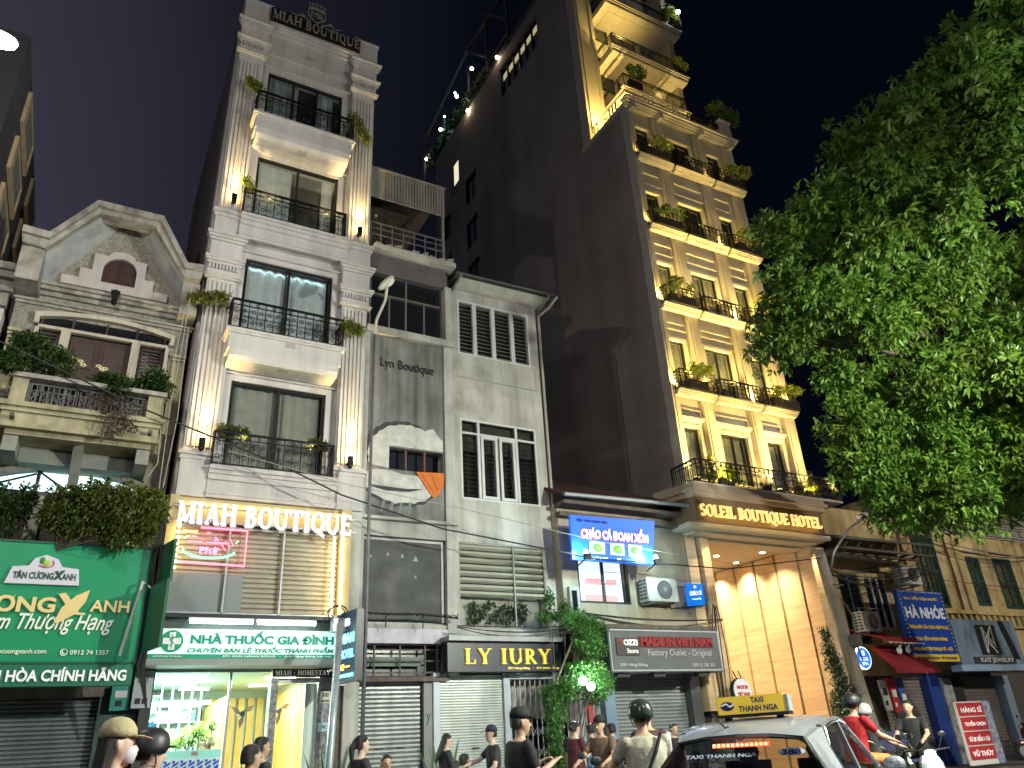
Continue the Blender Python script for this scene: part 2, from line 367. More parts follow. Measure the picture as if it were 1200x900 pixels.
# ---- foliage ----
def leaf_arrays(C, D, size, wr=0.36, fold=0.25, rng=RNG):
    """C centres, D unit directions -> verts, tris of folded leaf blades"""
    n = len(C); D = D/np.linalg.norm(D, axis=1, keepdims=True)
    up = np.tile([0., 0., 1.], (n, 1))+rng.normal(0, .35, (n, 3)); S = np.cross(D, up); S /= (np.linalg.norm(S, axis=1, keepdims=True)+1e-9); Nn = np.cross(S, D)
    s_ = (size*rng.uniform(.7, 1.25, n))[:, None]
    base = C; tip = C+D*s_-Nn*s_*.12*rng.uniform(-.5, 2, (n, 1)); mid = C+D*s_*.52; Lv = mid+S*s_*wr*.5+Nn*s_*fold*.3; Rv = mid-S*s_*wr*.5+Nn*s_*fold*.3
    L2 = C+D*s_*.25+S*s_*wr*.36; R2 = C+D*s_*.25-S*s_*wr*.36
    V = np.stack([base, L2, Lv, tip, Rv, R2], 1).reshape(-1, 3); o = (np.arange(n)*6)[:, None]
    F = np.concatenate([o+[0, 2, 1], o+[0, 3, 2], o+[0, 4, 3], o+[0, 5, 4]], 0)
    return V, F
def rnd_dirs(n, rng=RNG):
    v = rng.normal(0, 1, (n, 3)); return v/np.linalg.norm(v, axis=1, keepdims=True)
def foliage_mesh(name, clumps, n, size, k=5, wr=.36, droop=.25, shell=.55, rng=RNG):
    """clumps: (x,y,z,rx,ry,rz) metres. n whorls of k leaves spread through the clumps' shells"""
    cl = np.array(clumps, dtype=float); vol = (cl[:, 3]*cl[:, 4]*cl[:, 5])**(2/3); idx = rng.choice(len(cl), n, p=vol/vol.sum())
    d = rnd_dirs(n, rng); rad = (shell+(1-shell)*rng.random(n))[:, None]*rng.uniform(.85, 1.12, (n, 1))
    P = cl[idx, :3]+d*cl[idx, 3:6]*rad
    ax = d+rng.normal(0, .45, (n, 3)); ax /= np.linalg.norm(ax, axis=1, keepdims=True)
    C = np.repeat(P, k, 0); A = np.repeat(ax, k, 0); dd = A*.7+rnd_dirs(n*k, rng)*.9; dd[:, 2] -= droop
    C = C+rng.normal(0, size*.18, C.shape)
    V, F = leaf_arrays(C, dd, size, wr); return V, F
def leaf_obj(name, clumps, n, size, mat_, parent=None, k=5, origin=None, **kw):
    V, F = foliage_mesh(name, clumps, n, size, k, **{a: kw.pop(a) for a in ('wr', 'droop', 'shell') if a in kw})
    c = V.mean(0) if origin is None else np.array(origin); me = mesh_np(name, V-c, F); me.materials.append(mat_)
    o = bpy.data.objects.new(name, me); link(o, tuple(c), parent); return tag(o, **kw) if kw else o

# ---- common building pieces (survey units) ----
def wall_open(b, x0, x1, z0, z1, y0, y1, holes):
    xs = sorted({x0, x1, *[h[0] for h in holes], *[h[1] for h in holes]}); xs = [x for x in xs if x0 <= x <= x1]
    for a, c in zip(xs, xs[1:]):
        cuts = sorted([(h[2], h[3]) for h in holes if h[0] <= a+1e-6 and h[1] >= c-1e-6]); z = z0
        for p, q_ in cuts:
            if p > z+1e-6: b.box(a, c, y0, y1, z, p)
            z = max(z, q_)
        if z < z1-1e-6: b.box(a, c, y0, y1, z, z1)
def frame_rect(b, x0, x1, z0, z1, y0, y1, w):
    b.box(x0, x0+w, y0, y1, z0, z1); b.box(x1-w, x1, y0, y1, z0, z1); b.box(x0+w, x1-w, y0, y1, z0, z0+w); b.box(x0+w, x1-w, y0, y1, z1-w, z1)
def curtain_mb(x0, x1, z0, z1, y, amp=.03, n=None):
    b = MB(); n = n or max(6, int((x1-x0)/.045)); vs = []; fs = []
    ph = random.random()*6
    for i in range(n+1):
        x = x0+(x1-x0)*i/n; yy = y+amp*math.sin(i*1.35+ph)*(0.6+.4*math.sin(i*.37+ph)); vs += [(x, yy, z0), (x, yy, z1)]
    for i in range(n): fs.append((2*i, 2*i+2, 2*i+3, 2*i+1))
    return b.add(vs, fs)
def window(parent, x0, x1, z0, z1, y, cols=2, trans=None, fm=None, gm=None, fw=.05, curtain=None, room=True, ratio=None, dy=.08):
    """window > frame bars in one mesh, each pane, curtains"""
    fm = fm or black_frame; gm = gm or clear_glass
    b = MB(); frame_rect(b, x0, x1, z0, z1, y, y+dy, fw)
    xs = [x0+fw+(x1-x0-2*fw)*i/cols for i in range(cols+1)]
    if ratio: xs = [x0+fw]+[x0+(x1-x0)*r_ for r_ in ratio]+[x1-fw]
    for xx in xs[1:-1]: b.box(xx-fw*.5, xx+fw*.5, y+.003, y+dy-.003, z0+fw, z1-fw)
    zs = [z0+fw, z1-fw]
    if trans: zs = [z0+fw, trans, z1-fw]; b.box(x0+fw, x1-fw, y+.006, y+dy-.006, trans-fw*.4, trans+fw*.4)
    w = b.build('window', fm, parent)
    for a, c in zip(xs, xs[1:]):
        for p, q_ in zip(zs, zs[1:]):
            MB().box(a, c, y+dy*.45, y+dy*.55, p, q_).build('pane', gm, w)
    if curtain is not None:
        for (a, c, cm) in curtain:
            ca = x0+fw+(x1-x0-2*fw)*a; cb = x0+fw+(x1-x0-2*fw)*c
            curtain_mb(ca, cb, z0+fw, z1-fw, y+dy+.08).build('curtain', cm, w)
    if room:
        MB().box(x0-.02, x1+.02, y+dy+.35, y+dy+.4, z0-.02, z1+.02).build('dark_room_back', mat('dark_interior', (0.02, 0.02, 0.02), 0.9), w)  # near-black sheet stands in for the unlit room behind the glass
    return w
def ring(b, cx, y, cz, r, t=.008, n=10, s0=0.0, s1=2*PI, plane='y'):
    pts = []
    full = abs(s1-s0) >= 2*PI-1e-6; k = n if full else n+1
    for i in range(k):
        a = s0+(s1-s0)*i/n
        pts.append((cx+r*math.cos(a), y, cz+r*math.sin(a)) if plane == 'y' else (cx, y+r*math.cos(a), cz+r*math.sin(a)))
    b.tube(pts, t, 3, closed=full, cap=False)
def spiral(b, cx, y, cz, r, flip=1, t=.009, plane='y'):
    pts = []
    for i in range(12):
        a = i/11*2.6*PI; rr = r*(1-.75*i/11); du = flip*rr*math.cos(a)
        pts.append((cx+du, y, cz+rr*math.sin(a)) if plane == 'y' else (cx, y+du, cz+rr*math.sin(a)))
    b.tube(pts, t, 3, cap=False)
def rail_panel(b, a0, a1, c, z0, h, plane='y', fancy=1, t=.008):
    """iron railing panel: plane 'y' runs along x at y=c, plane 'x' runs along y at x=c"""
    P = (lambda u_, z: (u_, c, z)) if plane == 'y' else (lambda u_, z: (c, u_, z))
    def bar(u0, u1, za, zb, w=.012):
        if plane == 'y': b.box(u0, u1, c-w, c+w, za, zb)
        else: b.box(c-w, c+w, u0, u1, za, zb)
    bar(a0, a1, z0+h-.035, z0+h, .022); bar(a0, a1, z0+.03, z0+.05); bar(a0, a1, z0+h-.14, z0+h-.125)
    for e in (a0, a1): bar(e-.015, e+.015, z0, z0+h, .014)
    n = max(2, int(round((a1-a0)/.32))); w = (a1-a0)/n
    for i in range(n):
        u0 = a0+i*w; um = u0+w/2; bar(u0-.008, u0+.008, z0+.05, z0+h-.035)
        hh = h-.19; zc = z0+.05+hh/2
        if fancy:
            for s_ in (-1, 1):
                cx = um+s_*w*.22
                if plane == 'y':
                    spiral(b, cx, c, zc+hh*.26, w*.17, s_, t); spiral(b, cx, c, zc-hh*.24, w*.19, -s_, t)
                else:
                    spiral(b, c, cx, zc+hh*.26, w*.17, s_, t, 'x'); spiral(b, c, cx, zc-hh*.24, w*.19, -s_, t, 'x')
            bar(um-.006, um+.006, z0+.05, z0+h-.035, .006)
            if plane == 'y': ring(b, um, c, z0+h-.085, .035, t, 8)
            else: ring(b, c, um, z0+h-.085, .035, t, 8, plane='x')
        else:
            for q_ in (.25, .5, .75): bar(u0+w*q_-.006, u0+w*q_+.006, z0+.05, z0+h-.035, .006)
def railing(parent, x0, x1, yf, yb, z0, h, m_=None, fancy=1, sides=(1, 1)):
    b = MB(); rail_panel(b, x0, x1, yf, z0, h, 'y', fancy)
    if sides[0]: rail_panel(b, yf, yb, x0, z0, h, 'x', fancy)
    if sides[1]: rail_panel(b, yf, yb, x1, z0, h, 'x', fancy)
    return b.build('railing', m_ or black_iron, parent)
def moulding(b, x0, x1, y, zt, steps, ext=True):
    """stepped cornice: steps = [(drop, out), ...] from the top; returns with the same projection at both ends"""
    z = zt
    for k, (d, o_) in enumerate(steps):
        e = o_ if ext else 0
        b.box(x0-e*.6, x1+e*.6, y-o_, y+.05, z-d, z); z -= d
    return z
def shutter_mb(x0, x1, z0, z1, y, pitch=.075, amp=.016):
    """roller shutter curtain as a real corrugated sheet"""
    b = MB(); n = max(3, int((z1-z0)/pitch)); pr = []
    for i in range(n):
        za = z1-(z1-z0)*i/n; p = (z1-z0)/n
        pr += [(y, za), (y-amp, za-p*.25), (y-amp, za-p*.7), (y+amp*.6, za-p*.88)]
    pr.append((y, z0)); vs = []; fs = []
    for (yy, zz) in pr: vs += [(x0, yy, zz), (x1, yy, zz)]
    for i in range(len(pr)-1): fs.append((2*i, 2*i+2, 2*i+3, 2*i+1))
    return b.add(vs, fs)
def louvre_mb(x0, x1, z0, z1, y, pitch=.07, d=.05, t=.008):
    b = MB(); n = int((z1-z0)/pitch)
    for i in range(n):
        z = z0+(z1-z0)*(i+.5)/n; b.add([(x0, y, z-d*.4), (x1, y, z-d*.4), (x1, y+d, z+d*.4), (x0, y+d, z+d*.4), (x0, y, z-d*.4+t), (x1, y, z-d*.4+t), (x1, y+d, z+d*.4+t), (x0, y+d, z+d*.4+t)],
              [(0, 3, 2, 1), (4, 5, 6, 7), (0, 1, 5, 4), (1, 2, 6, 5), (2, 3, 7, 6), (3, 0, 4, 7)])
    return b

def boxes(name, m_, parent, *bs):
    for q_ in bs: MB().box(*q_).build(name, m_, parent)
# =================== the setting ===================
ROADZ = -0.12
b = MB(False); b.box(-300, 400, -200, 400, -0.9, -0.35); b.build('ground', asphalt, kind='structure')
b = MB(False); b.box(-60, 120, -6, 11.2, -0.35, ROADZ); b.build('road', asphalt, kind='structure')
b = MB(False)
vs = [(-60, 11.45, 0), (18, 11.45, 0), (30, 11.45, .12), (120, 11.45, .2), (120, 18.2, .2), (30, 18.2, .16), (18, 18.2, .06), (-60, 18.2, .03)]
b.add(vs+[(x, y, -.35) for x, y, z in vs], [(0, 1, 6, 7), (1, 2, 5, 6), (2, 3, 4, 5), (8, 9, 1, 0), (9, 10, 2, 1), (10, 11, 3, 2), (15, 8, 0, 7)])
pave = b.build('pavement', paving_m, kind='structure')
for i in range(60):
    x = -14+i*1.0
    if x < 46: MB(False).box(x+.01, x+.99, 11.2, 11.45, -.35, .012+max(0, min(.12, (x-18)*.01))).build('kerb_stone', mat('kerb_concrete', (0.28, 0.27, 0.26), .8, var=.25, scale=3), pave)
MB(False).box(-60, 120, -9, -6.01, -.35, .02).build('near_pavement', paving_m, kind='structure')
# lane line
MB(False).box(-60, 120, 2.1, 2.22, ROADZ, ROADZ+.004).build('lane_line', mat('road_paint', (.6, .6, .58), .7, var=.4, scale=6), kind='structure')

# =================== street lamps of the road (lamp heads throw the general light) ===================
LED = (0.93, 0.95, 1.0)
def road_lamp(x, y, h, reach, label, power, group='lamps along the near side of the road', color=LED):
    t = thing('street_lamp', label, 'street lamp', (x, y, -.12), group, u=False)
    b = MB(False); b.tube([(x, y, -.12), (x, y, h*.55), (x, y, h-.8)], [.11, .085, .065], 10); b.build('pole', grey_metal, t, smooth=True)
    b = MB(False); b.tube([(x, y, h-.85), (x, y+reach*.25, h-.25), (x, y+reach*.6, h), (x, y+reach, h+.05)], .035, 8); b.build('arm', grey_metal, t, smooth=True)
    b = MB(False); b.box(x-.14, x+.14, y+reach-.1, y+reach+.5, h, h+.1); b.build('lamp_head', grey_metal, t)
    b = MB(False); b.box(x-.11, x+.11, y+reach-.05, y+reach+.45, h-.02, h-.003); b.build('lamp_glass', white_em, t)
    point('lamp_light', (x, y+reach+.2, h-.12), power, color, .16, t, u=False)
    return t
road_lamp(-5.2, -3.2, 8.6, 2.2, 'street lamp on the near pavement to the far left', 850)
road_lamp(15.7, -3.6, 8.4, 2.2, 'street lamp on the near pavement behind the taxi', 2600)
road_lamp(4.6, -3.6, 8.4, 2.2, 'street lamp on the near pavement across from the pharmacy', 950)
road_lamp(27.5, -3.4, 8.4, 2.2, 'street lamp on the near pavement towards the large tree', 4200, color=(1.0, .88, .70))
# lamp whose bright head just enters the picture top left, above the far pavement
t = thing('street_lamp', 'bright street lamp head at the left edge above the tea shop sign', 'street lamp', (-3.1, 8.3, OFF and 0.42))
b = MB(); b.tube([(-3.1, 8.3, .42), (-3.1, 8.3, 8.2)], [.09, .06], 8); b.build('pole', grey_metal, t, smooth=True)
b = MB(); b.tube([(-3.1, 8.3, 8.1), (-2.9, 8.28, 8.8), (-2.2, 8.1, 9.15)], .035, 8); b.build('arm', grey_metal, t, smooth=True)
b = MB(); b.ell((-2.0, 8.05, 9.2), (.30, .13, .07)); b.build('lamp_head', grey_metal, t, smooth=True)
b = MB(); b.ell((-1.86, 8.0, 9.12), (.16, .11, .08)); b.build('lamp_glass', glow('sodium_lamp_glass', (1.0, .93, .75), 60), t, smooth=True)
point('lamp_light', (-1.84, 8.0, 8.96), 700, (1.0, .92, .82), .1, t)

# =================== far left: dark tall block with tan windows, and the neighbour's white column ===================
t = thing('apartment_block', 'dark tall block at the left edge with tan framed windows', 'building', (-6, 20, .42))
b = MB(); b.box(-9, -3.06, 15.2, 22.3, .42, 16.35); b.build('wall', mat('blue_grey_night_wall', (.075, .075, .095), .95, var=.15), t)  # wall tone lifted to mimic the glare around the lamp
tanw = mat('tan_window_frame', (.72, .54, .34), .6, var=.2, scale=3); tanp = mat('blind_slats_grey', (.30, .28, .27), .7, var=.2, scale=5)
for r_, z0 in enumerate((11.05, 12.4, 13.75, 15.1)):
    for c_, y0 in enumerate((16.6, 19.9)):
        yo = y0; b = MB(); x = -3.0
        b.box(x-.06, x+.02, yo, yo+.32, z0, z0+.92); b.box(x-.06, x+.02, yo+1.9, yo+2.05, z0, z0+.92); b.box(x-.06, x+.02, yo+.32, yo+1.9, z0, z0+.14); b.box(x-.06, x+.02, yo+.32, yo+1.9, z0+.84, z0+.92)
        w = b.build('window', tanw, t)
        for k in range(3):
            MB().box(x-.04, x, yo+.34+k*.52, yo+.34+k*.52+.47, z0+.15, z0+.83).build('pane', tanp, w)
t = thing('neighbour_house', 'pale neighbouring house with a white column at the far left edge', 'house', (-3.6, 15, .42))
b = MB(); b.box(-6.5, -2.06, 14.35, 20, .42, 9.2); b.build('wall', old_cornice, t)
b = MB(); b.box(-2.5, -2.02, 14.0, 14.34, .42, 8.85); b.build('column', white_plaster, t)
b = MB(); moulding(b, -6.4, -2.1, 14.33, 9.75, [(.14, .42), (.12, .34), (.2, .2), (.25, .1)]); b.build('cornice', old_cornice, t)
b = MB(); b.box(-6.4, -2.52, 14.1, 14.34, 6.0, 6.3); b.box(-6.4, -2.52, 14.18, 14.34, 5.2, 5.95); b.build('ledge', old_yellow, t)
for x0 in (-3.35, -4.5):
    window(t, x0, x0+.75, 6.5, 8.3, 14.25, 2, 7.8, maroon_wood, dark_glass, room=False)

# =================== gable house ===================
G = thing('gable_house', 'old narrow house with a pebbledash gable, stepped arch window and planted balcony', 'house', (-.5, 14.5, .42))
b = MB(); wall_open(b, -1.92, 1.0, .42, 9.45, 14.3, 14.55, [(-1.5, .68, 7.0, 9.02), (-1.72, .62, 4.55, 6.1), (-1.9, .5, .42, 2.72)]); b.build('wall', pebble, G)
MB().box(-1.9, 1.0, 14.56, 20, .42, 9.5).build('house_body', old_cornice, G)
b = MB(); b.prism([(-1.75, 9.46), (.95, 9.46), (.95, 9.55), (-.37, 11.62), (-1.75, 9.62)], 'y', 14.3, 14.6)
gb = b.build('gable_wall', pebble, G)
# roof behind
b = MB(); b.prism([(-1.95, 9.5), (1.0, 9.5), (.7, 10.2), (.18, 11.15), (-.96, 11.15), (-1.6, 10.2)], 'y', 14.62, 20); b.build('roof', rust_metal, G)
# hipped barge band with soffits
outl = [(-2.0, 10.33), (-1.59, 10.30), (-.96, 11.23), (.18, 11.23), (.73, 10.29), (1.03, 10.32)]
def band(b, po, pi_, y0, y1):
    n = len(po)
    for i in range(n-1):
        q = [po[i], po[i+1], pi_[i+1], pi_[i]]; b.prism(q, 'y', y0, y1)
inn = [(-2.0, 10.19), (-1.57, 10.16), (-.93, 11.10), (.15, 11.10), (.70, 10.16), (1.03, 10.19)]
inn2 = [(-1.96, 10.02), (-1.6, 9.98), (-.89, 11.0), (.06, 11.0), (.71, 10.0), (1.0, 10.02)]
b = MB(); band(b, outl, inn, 13.5, 13.9); band(b, [(x, z-.002) for x, z in inn], inn2, 13.58, 13.9); b.build('barge_band', old_cornice, G)
b = MB()
# soffits from band to wall
fr = [(-1.63, 9.96), (-.88, 10.99), (.05, 10.99), (.72, 9.98)]; bk = [(-1.60, 9.60), (-.50, 11.30), (-.24, 11.30), (.86, 9.60)]
for i in range(3):
    a, c = fr[i], fr[i+1]; d, e_ = bk[i], bk[i+1]
    b.quad((a[0], 13.7, a[1]), (c[0], 13.7, c[1]), (e_[0], 14.31, e_[1]), (d[0], 14.31, d[1]))
    b.quad((a[0], 13.7, a[1]+.1), (d[0], 14.31, d[1]+.1), (e_[0], 14.31, e_[1]+.1), (c[0], 13.7, c[1]+.1))
b.build('soffit', mat('pale_soffit', (.42, .44, .45), .8, var=.25, scale=2, streak=.2), G)
boxes('gable_block', old_cornice, G, (-1.96, -1.60, 13.66, 14.5, 9.34, 10.0), (.72, 1.03, 13.75, 14.5, 9.3, 10.0))
# stepped surround with arch
arch = [(-.39+.29*math.cos(a), 10.20+.29*math.sin(a)) for a in np.linspace(PI, 0, 12)]
def stepped(s_):
    cx = -.39
    o = [(-1.32, 9.72), (-1.32, 9.90), (-1.05, 9.90), (-1.05, 10.12), (-.86, 10.12), (-.86, 10.50), (-.62, 10.50)]
    top = [(-.39+.36*math.cos(a), 10.26+.38*math.sin(a)) for a in np.linspace(2.2, .94, 7)]
    o = o+top+[(-.16, 10.50), (.05, 10.50), (.05, 10.12), (.22, 10.12), (.22, 9.90), (.50, 9.90), (.50, 9.72)]
    return o
b = MB(); o = stepped(1)
L_ = [p for p in o if p[0] <= -.39]; Rr = [p for p in o if p[0] > -.39]
left_o = o[:10]; right_o = o[10:]
b.prism(left_o+[(-.39, 10.64), (-.39, 10.49)]+[p for p in reversed(arch[:6])]+[(-.68, 9.90), (-.39, 9.90), (-.39, 9.72)], 'y', 14.2, 14.299)
b.prism([(-.39, 10.64)]+right_o+[(-.39, 9.72), (-.39, 9.90), (-.10, 9.90)]+[p for p in reversed(arch[6:])]+[(-.39, 10.49)], 'y', 14.2, 14.299)
b.build('stepped_surround', mat('pink_white_trim', (.50, .45, .43), .8, var=.12, scale=3, streak=.15), G)
w = MB().prism([(-.68, 9.90)]+arch+[(-.10, 9.90)], 'y', 14.26, 14.285).build('arch_shutter', maroon_wood, G)
b = MB(); b.box(-.40, -.38, 14.24, 14.262, 9.9, 10.48); b.box(-.62, -.44, 14.25, 14.262, 9.98, 10.15); b.box(-.34, -.16, 14.25, 14.262, 9.98, 10.15); b.box(-.60, -.44, 14.25, 14.262, 10.22, 10.36); b.box(-.34, -.18, 14.25, 14.262, 10.22, 10.36); b.build('shutter_panel', mat('dark_maroon', (.05, .02, .02), .6), w)
l = MB(); l.box(-.42, -.36, 13.98, 14.2, 9.62, 9.66); l.prism([(-.47, 9.62), (-.31, 9.62), (-.35, 9.42), (-.43, 9.42)], 'y', 13.94, 14.08); l.cyl((-.39, 14.01, 9.36), .045, .07, 'z', 8); l.build('wall_lantern', black_iron, G)
# ledges
b = MB(); moulding(b, -1.9, 1.0, 14.3, 9.62, [(.06, .22), (.07, .16), (.08, .07)]); moulding(b, -1.9, 1.0, 14.3, 9.28, [(.04, .10), (.05, .05)]); b.build('ledge', old_cornice, G)
b = MB(); moulding(b, -1.92, -1.58, 14.3, 8.62, [(.05, .12), (.05, .06)], False); moulding(b, .76, 1.0, 14.3, 8.62, [(.05, .12), (.05, .06)], False)
b.box(-1.9, -1.6, 14.24, 14.3, 7.0, 8.5); b.box(.78, .98, 14.24, 14.3, 7.0, 8.5); b.build('side_pier', old_yellow, G)
# segmental head frame
arcp = [(x, 9.02+.14*(1-((x+.41)/1.16)**2)) for x in np.linspace(-1.57, .75, 13)]
b = MB(); b.prism([(-1.57, 8.80)]+arcp+[(.75, 8.80), (.66, 8.80)]+[(x*.94-.02, z-.085) for x, z in reversed(arcp)]+[(-1.49, 8.80)], 'y', 14.18, 14.30)
b.box(-1.49, .66, 14.2, 14.3, 8.73, 8.79); b.box(-1.12, -.97, 14.2, 14.3, 7.0, 8.73); b.box(.04, .18, 14.2, 14.3, 7.0, 8.73); b.box(-1.53, -1.47, 14.2, 14.3, 7.0, 8.73); b.box(.62, .68, 14.2, 14.3, 7.0, 8.73)
b.build('window_surround', mat('cream_trim', (.52, .48, .40), .75, var=.15, scale=3, streak=.2), G)
tr = MB(); tr.box(-1.46, .63, 14.30, 14.36, 8.8, 8.84)
for x in (-1.45, -.96, -.41, .1, .60): tr.box(x-.02, x+.02, 14.295, 14.37, 8.8, 9.06)
tr = tr.build('transom', maroon_wood, G)
for x0, x1 in ((-1.43, -.98), (-.94, -.43), (-.39, .08), (.12, .58)): MB().box(x0, x1, 14.33, 14.345, 8.84, 9.1).build('pane', dark_glass, tr)
for x0, x1 in ((-.96, -.47), (-.465, .03)):
    d = MB().box(x0, x1, 14.34, 14.4, 7.0, 8.72).build('door', maroon_wood, G)
    b = MB(); b.box(x0+.08, x1-.08, 14.315, 14.338, 8.1, 8.6); b.box(x0+.08, x1-.08, 14.315, 14.338, 7.35, 7.95); b.build('door_panel', mat('worn_maroon', (.06, .034, .03), .6, var=.3, scale=5), d)
for x0, x1 in ((-1.46, -1.13), (.19, .61)):
    d = MB(); frame_rect(d, x0, x1, 7.0, 8.72, 14.34, 14.4, .05); d = d.build('side_shutter', maroon_wood, G)
    louvre_mb(x0+.05, x1-.05, 7.05, 8.67, 14.35, .07, .04).build('slat_panel', mat('grey_maroon_slats', (.13, .09, .09), .7, var=.3, scale=6), d, kind='stuff')
# balcony
B = MB(); moulding(B, -1.58, .66, 13.3, 6.86, [(.08, .12), (.07, .06), (.2, 0.01), (.07, .07)]); B.box(-1.6, .68, 13.3, 14.3, 6.46, 6.855)
B.box(-1.5, .60, 13.36, 14.3, 6.36, 6.455); bal = B.build('balcony', old_yellow, G)
b = MB(); b.box(-1.5, -1.3, 13.4, 14.3, 6.1, 6.355); b.box(.4, .6, 13.4, 14.3, 6.1, 6.355); b.box(-1.29, .39, 13.9, 14.3, 6.1, 6.355); b.prism([(13.5, 6.355), (14.3, 6.355), (14.3, 5.85), (14.1, 5.85)], 'x', -.53, -.38); b.build('bracket', mat('grey_green_underside', (.28, .29, .26), .85, var=.2, scale=3), bal)
boxes('parapet_post', old_yellow, bal, (-1.54, -1.32, 13.22, 13.42, 6.862, 7.27), (.44, .66, 13.22, 13.42, 6.862, 7.27))
b = MB(); b.box(-1.6, .72, 13.16, 13.46, 7.275, 7.35); b.build('parapet_coping', old_cornice, bal)
b = MB(); rail_panel(b, -1.3, .42, 13.32, 6.87, .38, 'y', 1, .012)
for i in range(22): b.box(-1.28+i*.078, -1.262+i*.078, 13.31, 13.33, 6.87, 7.26)
b.build('railing', mat('worn_dark_iron', (.10, .10, .10), .6, metal=.4, var=.4, scale=8), bal)
for x in (-1.48, .50): MB().cyl((x+.05, 13.14, 6.60), .035, .16, 'y', 8).build('drain_pipe', rust_metal, bal)
# lower arched window, lit cyan inside
arc2 = [(x, 5.86+.30*(1-((x+.5)/1.25)**2)) for x in np.linspace(-1.72, .62, 15)]
b = MB(); b.prism([(-1.72, 5.72)]+arc2+[(.62, 5.72), (.62, 5.9)]+[(x, z+.09) for x, z in reversed(arc2)]+[(-1.72, 5.9)], 'y', 14.16, 14.298); b.build('arch_trim', old_cornice, G)
lit = glow('lit_frosted_glass', (.62, .95, .95), 1.3, (.4, .5, .5))
fw_ = MB()
fw_.box(-1.74, .64, 14.28, 14.34, 5.66, 5.75)
for x in (-1.6, -.97, -.42, .06, .56): fw_.box(x-.025, x+.025, 14.27, 14.345, 5.7, 6.14-.25*((x+.5)/1.25)**2)
for x0, z0, x1, z1 in ((-.95, 6.08, -.46, 5.76), (-.40, 5.76, .04, 5.98), (-1.6, 5.8, -1.0, 6.05)):
    fw_.tube([(x0, 14.30, z0), (x1, 14.30, z1)], .022, 4)
fw_ = fw_.build('arched_window', black_frame, G)
for x0, x1 in ((-1.57, -1.0), (-.94, -.45), (-.39, .03), (.09, .53)):
    f_ = lambda x: 6.13-.27*((x+.5)/1.25)**2
    MB().prism([(x0, 5.75), (x1, 5.75), (x1, f_(x1)), ((x0+x1)/2, f_((x0+x1)/2)), (x0, f_(x0))], 'y', 14.35, 14.36).build('pane', lit, fw_)
boxes('door_post', mat('cream_trim', (.5, .5, .5)), G, (-1.0, -.82, 14.2, 14.34, 4.4, 5.65), (.50, .64, 14.2, 14.34, 4.4, 5.65), (-1.74, -1.6, 14.2, 14.34, 4.4, 5.65))
for x0, x1 in ((-1.59, -1.01), (-.81, -.16), (-.15, .49)):
    d = MB().box(x0, x1, 14.4, 14.45, 4.3, 5.66).build('door', maroon_wood, G)
# ground floor roller shutter of the gable house
MB().box(-2.0, .55, 14.1, 14.3, 2.55, 4.5).build('shutter_box', rust_metal, G)
shutter_mb(-1.9, .5, .42, 2.6, 14.28, .062).build('roller_shutter', mat('dark_steel_shutter', (.24, .26, .27), .45, metal=.5, var=.3, scale=1.2, streak=.4), G)
b = MB(); b.box(.5, 1.04, 14.12, 14.3, .42, 4.6); b.build('shop_pier', mat('dark_teal_pier', (.05, .09, .09), .8, var=.5, scale=4), G)

# ---- green shop sign ----
S_ = thing('shop_sign', 'large green tea shop sign with white logo panel and gold and white lettering', 'sign', (-.9, 13.2, 2.63))
greenp = mat('green_sign_face', (.006, .26, .11), .4, var=.15, scale=1.5, emis=(0, .5, .22), es=.06)  # faint emission in the face stands in for floodlight on the sign
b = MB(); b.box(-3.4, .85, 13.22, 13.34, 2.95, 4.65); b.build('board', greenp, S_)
b = MB(); frame_rect(b, -3.42, .87, 2.93, 4.67, 13.2, 13.36, .03); b.build('frame', mat('dark_green_metal', (.01, .09, .05), .4), S_)
b = MB(); b.box(-3.4, .84, 13.16, 13.3, 2.63, 2.92); b.build('lower_board', mat('deep_green_face', (.01, .15, .09), .5), S_)
gold = mat('gold_letters', (.75, .58, .25), .35, metal=.3, emis=(.9, .7, .3), es=.15); wl = mat('white_letters', (.8, .8, .78), .5, emis=(.9, 1, .95), es=.18); cream = mat('cream_letters', (.8, .82, .7), .5, emis=(.8, .9, .7), es=.12)
lp = [(-1.02, 4.03), (-.07, 4.03), (-.11, 4.27), (-.33, 4.29), (-.40, 4.40), (-.56, 4.46), (-.70, 4.40), (-.76, 4.29), (-.96, 4.27)]
pl = MB().prism(lp, 'y', 13.15, 13.2).build('logo_panel', mat('white_logo_panel', (.62, .60, .68), .5, emis=(.8, .8, .9), es=.08), S_)
text_on('TÂN CƯƠNG', -.93, -.42, 4.10, 4.22, 13.148, mat('dark_green_print', (.01, .08, .05), .6), pl, bold=.015)
text_on('ANH', -.31, -.13, 4.10, 4.195, 13.148, MATS['dark_green_print'], pl, bold=.015)
b = MB(); b.prism([(-.42, 4.10), (-.38, 4.10), (-.28, 4.24), (-.33, 4.235)], 'y', 13.135, 13.148); b.prism([(-.42, 4.22), (-.37, 4.23), (-.35, 4.17), (-.30, 4.10), (-.33, 4.10)], 'y', 13.139, 13.148); b.build('leaf_letter', MATS['dark_green_print'], pl)
b = MB(); b.ell((-.545, 13.14, 4.335), (.055, .01, .042), 12, 6); b.build('tea_bud', mat('lime_print', (.45, .6, .05), .5), pl)
b = MB(); b.ell((-.60, 13.137, 4.37), (.035, .01, .05), 10, 6); b.build('tea_leaf', mat('leaf_green_print', (.02, .25, .06), .5), pl)
b = MB(); b.tube([(-.545+.10*math.cos(a), 13.135, 4.335+.062*math.sin(a)) for a in np.linspace(-2.6, .7, 10)], .008, 4); b.build('swoosh', mat('magenta_print', (.5, .02, .12), .5), pl)
text_on('TÂN CƯƠNG', -2.35, -.32, 3.63, 3.90, 13.2, gold, S_, depth=.05, bold=.02)
